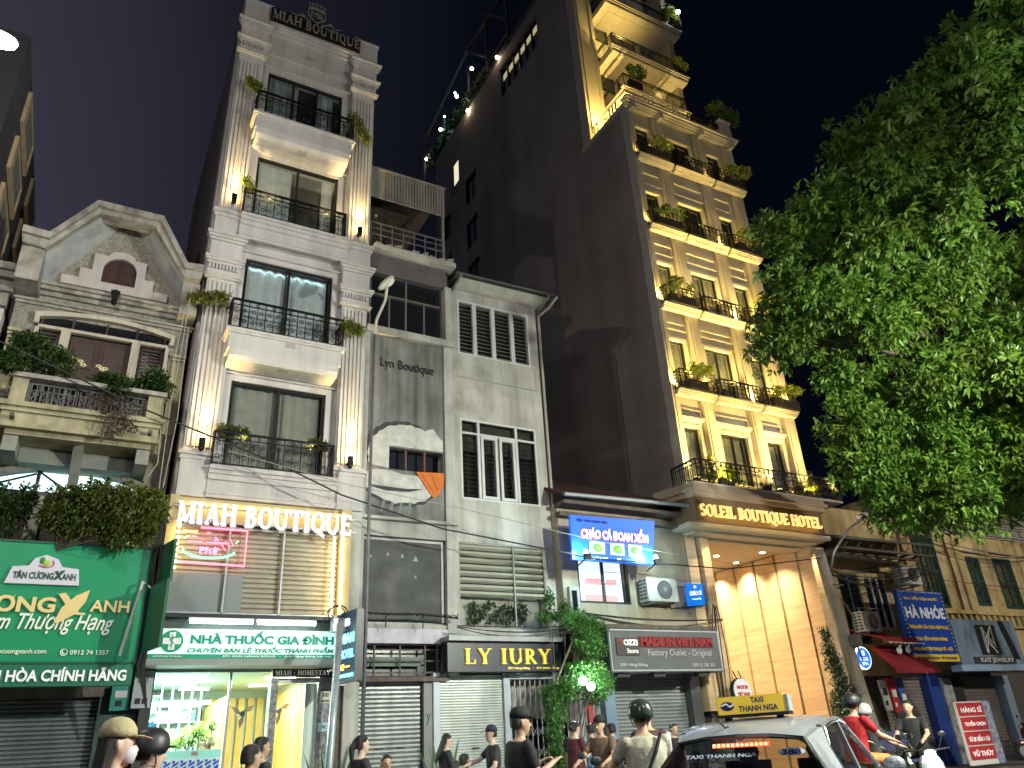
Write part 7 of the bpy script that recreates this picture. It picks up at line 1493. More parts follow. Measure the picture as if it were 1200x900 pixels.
wires('service_wire', 'thin wire sagging across the ochre wall to the right', [[(15.7, 12.4, 5.0), (17.6, 13.5, 4.95), (20.0, 13.6, 5.3), (23.2, 13.7, 5.25), (30, 13.6, 5.1)]], .010)

# =================== green vine with lamps at the white house corner ===================
vc = [(8.3, 13.45, 3.85, .3, .2, .14), (8.7, 13.1, 3.75, .36, .3, .22), (9.05, 13.1, 3.6, .35, .3, .22), (8.85, 13.0, 3.35, .3, .3, .3), (8.95, 13.0, 3.2, .36, .3, .3), (8.55, 12.95, 2.75, .26, .28, .24), (8.8, 12.9, 2.75, .36, .28, .28), (9.1, 12.95, 2.55, .26, .22, .26), (8.3, 12.95, 2.45, .32, .25, .26), (8.85, 12.9, 2.35, .24, .2, .2), (7.95, 13.0, 2.35, .24, .2, .22), (8.0, 13.0, 2.0, .24, .2, .28), (7.95, 13.0, 1.6, .2, .2, .3), (8.0, 13.0, 1.2, .2, .2, .3), (7.98, 13.0, .8, .2, .2, .3), (8.25, 13.3, 4.15, .12, .1, .25), (8.6, 13.3, 4.0, .15, .12, .2)]
v_ = plant('climbing_vine', 'green climbing vine glowing around two bright lamps between the black and grey shop signs', vc, 5200, .075, leaf_vine, 'vine')
b = MB(); b.tube([(7.98, 13.1, .3), (7.97, 13.05, 1.6), (8.1, 13.0, 2.6), (8.6, 13.15, 3.3), (8.8, 13.2, 3.8)], .022, 6); b.build('vine_stem', mat('vine_stem_green', (.12, .14, .07), .8), v_)
for i, (x, z, nm, p) in enumerate(((8.60, 2.46, 'lower right', 85), (8.43, 2.56, 'upper left', 45))):
    l = thing('garden_lamp', 'bright white lamp in the green vine, the %s one of two' % nm, 'lamp', (x, 12.62, z-.1))
    MB().ell((x, 12.62, z), .075, 10, 8).build('bulb', white_em, l, smooth=True); b = MB(); b.tube([(x, 12.62, z-.07), (x, 12.8, z-.2), (x, 13.2, z-.2)], .015, 4); b.build('bracket', black_plastic, l)
    point('lamp_light', (x, 12.60, z+.02), p*4.5, (.75, 1, .85), .08, l)
# white flowered pot tree garland by the concrete pole
gp = plant('flowering_shrub', 'tall shrub with small white flowers wound around the foot of the concrete pole', [(15.36, 12.7, 3.5, .14, .14, .2), (15.38, 12.7, 3.15, .2, .18, .25), (15.45, 12.7, 2.8, .26, .2, .28), (15.55, 12.7, 2.4, .3, .22, .28), (15.75, 12.6, 2.1, .32, .22, .25), (15.35, 12.7, 2.1, .26, .2, .25), (15.3, 12.7, 1.75, .26, .2, .3), (15.6, 12.6, 1.8, .3, .2, .2), (15.25, 12.7, 1.3, .26, .2, .3)], 2600, .07, leaf_dk, 'shrub')
cl = [(K*a, K*b_, K*c+OFF, r1*K, r2*K, r3*K) for a, b_, c, r1, r2, r3 in [(15.38, 12.68, 3.2, .2, .18, .4), (15.5, 12.66, 2.6, .3, .22, .35), (15.45, 12.64, 2.0, .36, .22, .35), (15.25, 12.66, 1.5, .26, .2, .4)]]
leaf_obj('white_flower_set', cl, 420, .05, mat('white_petal', (.62, .60, .50), .6), gp, k=2, shell=.75, wr=.9, kind='stuff')
for (x, lab) in ((4.0, 'spiky sword leaf plant in a pot at the granite pillar by the street lamp pole'), (6.0, 'spiky sword leaf plant in a pot between the two roller shutters'), (12.95, None)):
    if lab:
        t = thing('snake_plant', lab, 'plant', (x, 13.6, .42)); b = MB()
        for k in range(12):
            a = k*2.4; r0 = .05+.01*k; dx, dy = math.cos(a)*r0, math.sin(a)*r0; h_ = .75+.25*math.sin(k*1.7); bx_, by = x+dx, 13.6+dy
            b.add([(bx_-.025, by, .8), (bx_+.025, by, .8), (bx_+dx*1.2+.02, by+dy, .8+h_*.6), (bx_+dx*2.2, by+dy*2, .8+h_), (bx_+dx*1.2-.02, by+dy, .8+h_*.6)], [(0, 1, 2, 3, 4)])
        b.build('leaf_set', mat('sword_leaf', (.07, .13, .07), .5, var=.3, scale=8), t); b = MB(); b.cyl((x, 13.6, .42), .12, .4, 'z', 12, .16); b.build('pot', mat('dark_pot', (.06, .05, .05), .6), t)
plant('low_shrub', 'small bright green shrub behind the round hanging sign', [(12.95, 13.3, 1.75, .2, .15, .14), (13.25, 13.3, 1.72, .2, .15, .14)], 420, .07, leaf_vine, 'shrub')
# yellow blossom pot and pink orchid inside the pharmacy
plant('blossom_plant', 'pot plant with yellow blossom behind the pharmacy glass', [(1.9, 14.4, 1.95, .26, .15, .16), (1.75, 14.4, 1.85, .2, .15, .12), (2.05, 14.4, 2.05, .15, .12, .12)], 420, .05, leafmat('yellow_blossom', (.55, .50, .06), (.15, .30, .05)), 'plant')
plant('blossom_plant', 'pink flowering plant behind the pharmacy glass', [(2.25, 14.5, 2.1, .10, .1, .09), (2.2, 14.5, 1.85, .2, .12, .12)], 200, .05, leafmat('pink_blossom', (.50, .15, .20), (.12, .30, .08)), 'plant')

# the street lamp that hangs under the crown and lights it
road_lamp(11.5, -.2, 6.9, 2.0, 'low street lamp hanging near the large tree crown', 6200, 'lamps below the tree', (.95, 1.0, .80))

rr = random.Random(9)
def bundle(n, P0, P1, sag, r_, spread):
    out_ = []
    for i in range(n):
        o = [rr.uniform(-spread, spread) for _ in range(3)]; sg = sag*rr.uniform(.5, 1.5); pts = []
        for k in range(9):
            u_ = k/8; pts.append(tuple(P0[j]+(P1[j]-P0[j])*u_+o[j]*(.4+math.sin(u_*PI)) - (sg*4*u_*(1-u_) if j == 2 else 0) for j in range(3)))
        out_.append(pts)
    return out_
wires('cable_tangle', 'messy bundle of dark cables strung from the concrete pole under the tin canopy', bundle(7, (15.7, 12.4, 4.9), (20.6, 13.1, 5.45), .25, .01, .16), .014)
wires('cable_tangle', 'loose cables sagging above the black and yellow shop sign', bundle(4, (6.3, 13.5, 3.62), (8.9, 13.5, 3.66), .10, .01, .05), .010)
wires('cable_tangle', 'dark cables draped on top of the grey outlet sign', bundle(6, (9.0, 13.25, 3.9), (12.7, 13.2, 3.85), .16, .01, .08), .012)
wires('cable_tangle', 'cables running down the travertine corner behind the round hanging sign', bundle(5, (12.75, 13.4, 4.2), (12.6, 13.4, 1.6), .0, .01, .10), .011)
wires('cable_tangle', 'old cables crossing the cornice of the ochre colonial house', bundle(4, (20.4, 13.6, 6.6), (27, 13.6, 6.2), .3, .01, .10), .012)

# =================== people ===================
def remesh(b, voxel, name, mat_, smooth=2):
    me = bpy.data.meshes.new('tmp'); me.from_pydata(b.v, [], b.f); me.update()
    o = bpy.data.objects.new('tmp', me); COL.objects.link(o)
    r_ = o.modifiers.new('r', 'REMESH'); r_.mode = 'VOXEL'; r_.voxel_size = voxel; r_.use_smooth_shade = True
    s_ = o.modifiers.new('s', 'SMOOTH'); s_.iterations = smooth; s_.factor = .5
    dg = bpy.context.evaluated_depsgraph_get(); dg.update()
    m2 = bpy.data.meshes.new_from_object(o.evaluated_get(dg)); bpy.data.objects.remove(o); bpy.data.meshes.remove(me)
    m2.name = name; m2.materials.clear(); m2.materials.append(mat_)
    m2.polygons.foreach_set('use_smooth', [True]*len(m2.polygons)); return m2
def capsule(b, p, q_, r0, r1, n=10, mid=None):
    p, q_ = Vector(p), Vector(q_); pts = [p+(q_-p)*t for t in (0, .3, .6, 1)]
    rr_ = [r0, (mid or (r0*.7+r1*.3)), r0*.35+r1*.65, r1]; b.tube(pts, rr_, n); b.ell(p, r0, n, 6); b.ell(q_, r1, n, 6)
def loft(b, rings, n=14):
    """rings: (centre, axis_x vector, axis_y vector)"""
    base = len(b.v); vs = []; fs = []
    for c, ax, ay in rings:
        for k in range(n):
            a = 2*PI*k/n; vs.append(Vector(c)+Vector(ax)*math.cos(a)+Vector(ay)*math.sin(a))
    for i in range(len(rings)-1):
        for k in range(n): fs.append((i*n+k, i*n+(k+1) % n, (i+1)*n+(k+1) % n, (i+1)*n+k))
    fs += [tuple(reversed(range(n))), tuple(range((len(rings)-1)*n, len(rings)*n))]; b.add(vs, fs)
skin_m = mat('skin_tan', (.50, .32, .22), .55, var=.08, scale=20); skin_p = mat('skin_pale', (.62, .44, .35), .5, var=.06, scale=20)
hair_m = mat('black_hair', (.014, .012, .011), .4, bump=.5, bscale=200)
def cloth(name, c, r_=.85): return mat('cloth_'+name, c, r_, var=.35, scale=9, bump=.45, bscale=15)
def person(label, loc, yaw, top, ground, shirt, pants, hair='short', arms='down', legs='stand', skin=None, cap=None, headturn=0, lean=0.0, nod=0.0, bag=None, mask=None, group=None, sleeves='short', build=1.0):
    """faces +X at yaw 0. top = height of the crown above the world origin; ground = feet level"""
    skin = skin or skin_m
    t = thing('person', label, 'person', (loc[0], loc[1], ground), group, u=False)
    H_t = top-ground; s_ = H_t/1.70 if legs in ('stand', 'walk') else 1.0
    seat = None
    if legs in ('sit', 'ride'):
        s_ = .98; seat = H_t-.86*s_         # hip height from sitting height
    hz = .90*s_ if seat is None else seat+.06
    ln = lean
    fx = Vector((math.cos(0), 0, 0)); up_ = Vector((math.sin(ln), 0, math.cos(ln))); fw = Vector((math.cos(ln), 0, -math.sin(ln))); ly = Vector((0, 1, 0))
    hip = Vector((0, 0, hz)); chest = hip+up_*.33*s_; sh = hip+up_*.50*s_; neck = hip+up_*.56*s_+fw*.01
    head = neck+(up_*.9+Vector((0, 0, .3))).normalized()*.145*s_+fw*.02*s_
    B_ = MB(False); w_ = build
    # torso
    loft(B_, [(hip-up_*.08*s_, ly*.155*s_*w_, fw*.105*s_*w_), (hip+up_*.04*s_, ly*.165*s_*w_, fw*.11*s_*w_), (hip+up_*.18*s_, ly*.14*s_*w_, fw*.095*s_*w_), (chest, ly*.17*s_*w_, fw*.115*s_*w_), (hip+up_*.44*s_, ly*.18*s_*w_, fw*.11*s_*w_), (sh+up_*.02*s_, ly*.13*s_, fw*.085*s_), (neck, ly*.06*s_, fw*.06*s_)])
    capsule(B_, neck-up_*.03, head-Vector((0, 0, .03)), .056*s_, .052*s_)
    # head in its own turned frame
    hy = headturn; hf = Vector((math.cos(hy)*math.cos(nod), math.sin(hy)*math.cos(nod), -math.sin(nod))); hl = Vector((-math.sin(hy), math.cos(hy), 0)); hu = hf.cross(hl)*1.0
    if hu.z < 0: hu = -hu
    k_ = s_*1.02
    loft(B_, [(head+hu*.118*k_-hf*.01, hl*.02*k_, hf*.02*k_), (head+hu*.105*k_-hf*.008, hl*.05*k_, hf*.06*k_), (head+hu*.07*k_-hf*.005, hl*.071*k_, hf*.088*k_), (head+hu*.02*k_, hl*.076*k_, hf*.095*k_), (head-hu*.03*k_+hf*.008, hl*.070*k_, hf*.086*k_), (head-hu*.07*k_+hf*.022, hl*.054*k_, hf*.066*k_), (head-hu*.105*k_+hf*.040, hl*.032*k_, hf*.038*k_), (head-hu*.118*k_+hf*.045, hl*.014*k_, hf*.016*k_)], 16)
    capsule(B_, head+hu*.01*k_+hf*.088*k_, head-hu*.03*k_+hf*.112*k_, .010*k_, .015*k_, 6)     # nose
    capsule(B_, head+hu*.022*k_+hf*.082*k_-hl*.03*k_, head+hu*.022*k_+hf*.082*k_+hl*.03*k_, .012*k_, .012*k_, 6)     # brow
    capsule(B_, head-hu*.062*k_+hf*.082*k_-hl*.016*k_, head-hu*.062*k_+hf*.082*k_+hl*.016*k_, .011*k_, .011*k_, 6)   # lips
    for sgn in (-1, 1): capsule(B_, head+hl*sgn*.076*k_-hu*.02*k_-hf*.008, head+hl*sgn*.080*k_+hu*.016*k_-hf*.014, .012*k_, .016*k_, 6)
    S_ = MB(False); cuffs = []
    loft(S_, [(hip-up_*.10*s_, ly*.178*s_*w_, fw*.128*s_*w_), (hip+up_*.04*s_, ly*.185*s_*w_, fw*.130*s_*w_), (hip+up_*.18*s_, ly*.168*s_*w_, fw*.122*s_*w_), (chest, ly*.188*s_*w_, fw*.132*s_*w_), (hip+up_*.44*s_, ly*.196*s_*w_, fw*.124*s_*w_), (sh+up_*.025*s_, ly*.148*s_, fw*.100*s_), (neck-up_*.025*s_, ly*.072*s_, fw*.072*s_)])
    A = {'down': (((.02, .05, -.29), (.05, .06, -.54)),)*2, 'swing': (((.10, .05, -.27), (.22, .04, -.48)), ((-.12, .05, -.26), (-.10, .06, -.52))),
         'phone': (((.08, .04, -.27), (.30, -.05, -.16)),)*2, 'ride': (((.16, .08, -.22), (.42, .06, -.30)),)*2, 'reach': (((.20, .03, -.18), (.46, .0, -.26)), ((.05, .06, -.28), (.22, .0, -.42))), 'fold': (((.06, .06, -.27), (.24, -.14, -.24)),)*2}[arms]
    for i, sgn in enumerate((-1, 1)):
        el, ha = A[i]; sp = sh+ly*sgn*.185*s_*w_-up_*.015*s_
        f_ = lambda v: sp+(fx*v[0]+ly*sgn*v[1])*s_+Vector((0, 0, v[2]*s_))
        e_, h_ = f_(el), f_(ha)
        capsule(B_, sp, e_, .052*s_, .040*s_); capsule(B_, e_, h_, .041*s_, .027*s_, mid=.040*s_)
        capsule(S_, sp-up_*.005, sp+(e_-sp)*(.62 if sleeves == 'short' else 1.0), .068*s_, .060*s_ if sleeves == 'short' else .055*s_)
        if sleeves == 'long': capsule(S_, e_, e_+(h_-e_)*.92, .055*s_, .040*s_)
        # hand: palm, four unequal bent fingers, thumb from the side of the palm
        d = (h_-e_).normalized(); sd = d.cross(Vector((0, 0, 1))); sd = sd.normalized() if sd.length > .05 else fx.copy(); nn = sd.cross(d).normalized()
        pc = h_+d*.045*s_; loft(B_, [(h_, sd*.024*s_, nn*.018*s_), (pc, sd*.038*s_, nn*.016*s_), (h_+d*.085*s_, sd*.036*s_, nn*.013*s_)], 10)
        for k in range(4):
            o_ = sd*(-.028+.0185*k)*s_; L_f = (.062, .072, .068, .052)[k]*s_; p0 = h_+d*.08*s_+o_; p1 = p0+d*L_f*.5-nn*.006*s_; p2 = p1+(d*.75-nn*.65).normalized()*L_f*.5
            B_.tube([p0, p1, p2], [.0098*s_, .0092*s_, .0078*s_], 6); B_.ell(p2, .0078*s_, 6, 4)
        p0 = h_+d*.025*s_-sd*.03*s_; p1 = p0+(d*.6-sd*.8).normalized()*.03*s_; p2 = p1+(d*.95-sd*.2).normalized()*.03*s_; B_.tube([p0, p1, p2], [.0125*s_, .0115*s_, .009*s_], 6); B_.ell(p2, .009*s_, 6, 4)
    Pn = MB(False); loft(Pn, [(hip-up_*.12*s_, ly*.172*s_*w_, fw*.13*s_*w_), (hip-up_*.02*s_, ly*.178*s_*w_, fw*.128*s_*w_), (hip+up_*.05*s_, ly*.17*s_*w_, fw*.12*s_*w_)])
    Sh = MB(False)
    for i, sgn in enumerate((-1, 1)):
        hp = hip+ly*sgn*.09*s_-up_*.04*s_
        if legs == 'stand': kn = hp+Vector((.02, sgn*.01, -.41*s_)); an = Vector((-.01, hp.y+sgn*.02, .08*s_))
        elif legs == 'walk': kn = hp+Vector((.14*sgn*s_+.03, 0, -.39*s_)); an = Vector((.24*sgn*s_-.06, hp.y, .09*s_+(.06 if sgn < 0 else 0)))
        elif legs == 'ride': kn = hp+Vector((.40*s_, sgn*.07, -.02)); an = Vector((kn.x-.10, kn.y, .30 if hz > .6 else .09))
        else: kn = hp+Vector((.38*s_, sgn*.06, .06)); an = Vector((kn.x-.02, kn.y, .09))
        capsule(B_, hp, kn, .080*s_, .055*s_); capsule(B_, kn, an, .056*s_, .036*s_, mid=.058*s_)
        capsule(Pn, hp, kn, .098*s_, .070*s_); capsule(Pn, kn, kn+(an-kn)*.93, .070*s_, .055*s_)
        ft = an+Vector((.16*s_, 0, -.05*s_)); loft(B_, [(an-Vector((.05, 0, .03)), ly*.035*s_, Vector((0, 0, .03*s_))), (an+Vector((.06*s_, 0, -.035*s_)), ly*.042*s_, Vector((0, 0, .035*s_))), (ft, ly*.04*s_, Vector((0, 0, .018*s_)))], 10)
        loft(Sh, [(an-Vector((.065, 0, .035)), ly*.042*s_, Vector((0, 0, .042*s_))), (an+Vector((.06*s_, 0, -.038*s_)), ly*.050*s_, Vector((0, 0, .042*s_))), (ft+Vector((.02, 0, 0)), ly*.046*s_, Vector((0, 0, .026*s_)))], 10)
    def put(nm, me, **kw):
        o = bpy.data.objects.new(nm, me); COL.objects.link(o); o.parent = t; WL[o.name] = WL[t.name]; return tag(o, **kw) if kw else o
    body = put('body', remesh(B_, .0125, 'body', skin)); put('shirt', remesh(S_, .016, 'shirt', shirt)); put('trousers', remesh(Pn, .018, 'trousers', pants)); put('shoes', remesh(Sh, .014, 'shoes', mat('dark_shoe', (.03, .03, .03), .6)))
    def simple(nm, b, m_, sm=True):
        me = bpy.data.meshes.new(nm); me.from_pydata(b.v, [], b.f); me.update(); me.materials.append(m_)
        if sm: me.polygons.foreach_set('use_smooth', [True]*len(me.polygons))
        return put(nm, me)
    for sgn in (-1, 1):
        b = MB(False); b.ell(head+hu*.004*k_+hf*.086*k_+hl*sgn*.030*k_, (.012*k_, .012*k_, .008*k_), 8, 5); simple('eye', b, mat('dark_eye', (.02, .015, .012), .2))
    b = MB(False); b.ell(head-hu*.062*k_+hf*.092*k_, (.010*k_, .018*k_, .007*k_), 8, 5); simple('mouth', b, mat('lip_tone', (.35, .12, .10), .5))
    if mask:
        b = MB(False); loft(b, [(head-hu*.01*k_+hf*.05*k_, hl*.055*k_, hf*.062*k_), (head-hu*.05*k_+hf*.055*k_, hl*.058*k_, hf*.060*k_), (head-hu*.10*k_+hf*.05*k_, hl*.045*k_, hf*.05*k_)], 14); simple('face_mask', b, mask)
    # hair
    Hh = MB(False)
    loft(Hh, [(head+hu*.128*k_-hf*.012, hl*.025*k_, hf*.03*k_), (head+hu*.112*k_-hf*.012, hl*.062*k_, hf*.075*k_), (head+hu*.075*k_-hf*.012*k_, hl*.082*k_, hf*.094*k_), (head+hu*.045*k_-hf*.022*k_, hl*.087*k_, hf*.090*k_), (head-hu*.0*k_-hf*.040*k_, hl*.085*k_, hf*.072*k_), (head-hu*.05*k_-hf*.052*k_, hl*.072*k_, hf*.055*k_)], 16)
    if hair == 'ponytail':
        p = head+hu*.06*k_-hf*.10*k_; capsule(Hh, p, p-hf*.05*k_-hu*.10*k_, .03*k_, .045*k_); capsule(Hh, p-hf*.05*k_-hu*.10*k_, p-hf*.04*k_-hu*.34*k_, .045*k_, .02*k_)
    if hair == 'long':
        loft(Hh, [(head+hu*.02*k_-hf*.05*k_, hl*.088*k_, hf*.06*k_), (head-hu*.12*k_-hf*.07*k_, hl*.095*k_, hf*.05*k_), (head-hu*.30*k_-hf*.10*k_, hl*.10*k_, hf*.045*k_), (head-hu*.42*k_-hf*.11*k_, hl*.06*k_, hf*.025*k_)], 12)
    if hair == 'bun': capsule(Hh, head+hu*.02*k_-hf*.11*k_, head+hu*.0*k_-hf*.125*k_, .042*k_, .04*k_)
    if cap != 'helmet' or hair in ('ponytail', 'long'): put('hair', remesh(Hh, .011, 'hair', hair_m, 1))
    if cap and cap[0] == 'cap':
        b = MB(False); loft(b, [(head+hu*.158*k_-hf*.012, hl*.012*k_, hf*.015*k_), (head+hu*.150*k_-hf*.01, hl*.045*k_, hf*.052*k_), (head+hu*.128*k_-hf*.01, hl*.070*k_, hf*.082*k_), (head+hu*.09*k_-hf*.008*k_, hl*.090*k_, hf*.104*k_), (head+hu*.045*k_-hf*.006*k_, hl*.095*k_, hf*.108*k_)], 18)
        loft(b, [(head+hu*.048*k_+hf*.06*k_, hl*.080*k_, hu*.010*k_), (head+hu*.045*k_+hf*.13*k_, hl*.070*k_, hu*.007*k_), (head+hu*.030*k_+hf*.185*k_, hl*.035*k_, hu*.005*k_)], 12)
        simple('cap', b, cap[1])
    if cap and cap[0] == 'helmet':
        b = MB(False); loft(b, [(head+hu*.168*k_-hf*.01, hl*.02*k_, hf*.02*k_), (head+hu*.158*k_-hf*.01, hl*.06*k_, hf*.07*k_), (head+hu*.130*k_-hf*.012, hl*.095*k_, hf*.112*k_), (head+hu*.09*k_-hf*.012*k_, hl*.115*k_, hf*.135*k_), (head+hu*.03*k_-hf*.015*k_, hl*.122*k_, hf*.140*k_), (head-hu*.01*k_-hf*.025*k_, hl*.118*k_, hf*.125*k_)], 20)
        hb_ = simple('helmet', b, cap[1]); b = MB(False); loft(b, [(head+hu*.035*k_+hf*.10*k_, hl*.09*k_, hu*.010*k_), (head+hu*.030*k_+hf*.17*k_, hl*.07*k_, hu*.006*k_)], 12); simple('helmet_peak', b, black_plastic)
        b = MB(False)
        for sgn in (-1, 1): b.tube([head+hl*sgn*.11*k_-hf*.0, head+hl*sgn*.075*k_-hu*.07*k_+hf*.02*k_, head-hu*.125*k_+hf*.035*k_], .006, 4)
        simple('chin_strap', b, black_plastic)
    if bag:
        b = MB(False); a0 = sh-ly*.13*s_+fw*.0+up_*.05; c0 = hip+ly*.19*s_+up_*.02
        for sg in (-1, 1): b.tube([a0+fw*sg*.10*s_*w_, a0*.7+c0*.3+fw*sg*.15*s_*w_, (a0+c0)/2+fw*sg*.155*s_*w_, a0*.25+c0*.75+fw*sg*.14*s_*w_, c0], .019, 6)
        simple('bag_strap', b, bag, False)
    t.rotation_euler = (0, 0, yaw); return t
navy = cloth('black', (.02, .02, .024)); jeans = cloth('dark_jeans', (.03, .04, .07)); maroon = cloth('maroon', (.09, .02, .03)); beige = cloth('beige', (.46, .44, .34)); bluec = cloth('blue', (.10, .24, .42)); redc = cloth('red', (.42, .012, .02)); brownc = cloth('dark_brown', (.07, .03, .025)); orange = cloth('orange', (.55, .07, .01)); charcoal = cloth('charcoal', (.035, .04, .045)); lilac = cloth('pale_lilac', (.42, .38, .42)); khaki = cloth('khaki_brown', (.16, .10, .07))
P = person
P('woman with a ponytail walking right in a dark jacket before the left roller shutter', (3.64, 11.0), 0.1, 1.54, -.12, charcoal, jeans, 'ponytail', 'swing', 'walk', skin_p, sleeves='long')
P('man with short spiky hair sitting low before the left roller shutter', (4.59, 12.6), -PI/2, 1.28, .01, navy, jeans, 'short', 'fold', 'sit')
P('woman with long black hair in a dark top facing right beside the spiky plant', (6.15, 13.8), -.1, 1.57, .01, charcoal, jeans, 'long', 'phone', 'stand', skin_p, sleeves='long', nod=.3)
P('seated person with short dark hair between the long haired woman and the men in caps', (6.03, 12.8), .4, 1.23, .01, maroon, jeans, 'short', 'fold', 'sit')
P('man in a dark cap facing left with his hand held out', (6.39, 12.4), PI-.2, 1.62, .01, charcoal, jeans, 'short', 'reach', 'stand', skin_p, ('cap', cloth('navy_cap', (.03, .03, .06))), sleeves='short')
P('large man in a black T shirt and cap facing right before the folding gate', (4.33, 7.8), -.1, 1.64, -.12, navy, jeans, 'short', 'phone', 'stand', skin_m, ('cap', cloth('black_cap', (.015, .015, .017))), build=1.15, headturn=-.1)
P('woman with a hair bun and maroon top facing right below the green vine', (8.65, 13.4), .15, 1.66, .01, maroon, jeans, 'bun', 'phone', 'stand', skin_p, nod=.25)
P('dark haired person just behind the woman with the bun', (9.14, 14.2), .2, 1.70, .01, charcoal, navy, 'short', 'down', 'stand', skin_m)
P('man in a blue shirt seen from behind beside the blue post', (9.45, 14.0), PI/2-.1, 1.63, .01, bluec, jeans, 'short', 'down', 'stand')
P('man in a black T shirt seen from behind next to the man in blue', (9.25, 13.0), PI/2+.15, 1.60, .01, navy, jeans, 'short', 'down', 'stand', build=1.1)
P('rider in a dark cap and brown shirt facing left on a scooter', (7.5, 10.85), PI+.5, 1.64, -.12, khaki, jeans, 'short', 'ride', 'ride', skin_m, ('cap', cloth('black_cap', (.015, .015, .017))))
P('rider in a beige T shirt and dark helmet seen from behind', (4.99, 6.5), PI/2-.25, 1.60, -.12, beige, jeans, 'short', 'ride', 'ride', skin_m, ('helmet', mat('dark_green_helmet', (.03, .045, .035), .25)), bag=cloth('black_strap', (.015, .015, .015)), build=1.15)
P('person in a dark brown jacket just right of the beige rider', (7.0, 9.0), 1.2, 1.68, -.12, brownc, jeans, 'short', 'ride', 'ride', sleeves='long', headturn=-.4)
P('dark haired person before the grey shutter, left of the taxi roof', (11.38, 13.8), -PI/2, 1.56, .01, navy, jeans, 'short', 'down', 'stand')
P('rider in a bright red T shirt and black helmet beyond the taxi', (10.28, 8.4), -.15, 1.72, -.12, redc, cloth('orange_trousers', (.55, .22, .06)), 'short', 'ride', 'ride', skin_m, ('helmet', mat('black_helmet', (.015, .015, .018), .45)), build=1.15, lean=.15)
P('person in a pale grey helmet riding just beyond the rider in red', (11.75, 9.3), -.1, 1.60, -.12, charcoal, jeans, 'short', 'ride', 'ride', skin_m, ('helmet', mat('grey_helmet', (.35, .36, .38), .3)))
P('bareheaded rider in a black T shirt on a scooter at the right', (13.35, 9.6), PI+.35, 1.67, -.12, navy, navy, 'short', 'ride', 'ride', skin_m)
P('woman in a pale yellow cap, white mask and orange vest at the left', (.30, 5.5), .1, 1.53, -.12, orange, jeans, 'long', 'ride', 'ride', skin_p, ('cap', cloth('pale_yellow_cap', (.50, .42, .24))), mask=mat('white_mask', (.62, .60, .66), .8))
P('rider in a black helmet and lilac top beside the woman in the yellow cap', (.58, 6.5), .25, 1.50, -.12, lilac, jeans, 'short', 'ride', 'ride', skin_p, ('helmet', mat('black_helmet', (.015, .015, .018))))
P('black haired person in front of the granite pillar of the pharmacy', (2.27, 10.8), .3, 1.57, -.12, charcoal, jeans, 'short', 'down', 'stand')
P('person with black hair lower in front of the pharmacy posters', (1.71, 8.6), .2, 1.44, -.12, navy, jeans, 'short', 'ride', 'ride', headturn=.2)
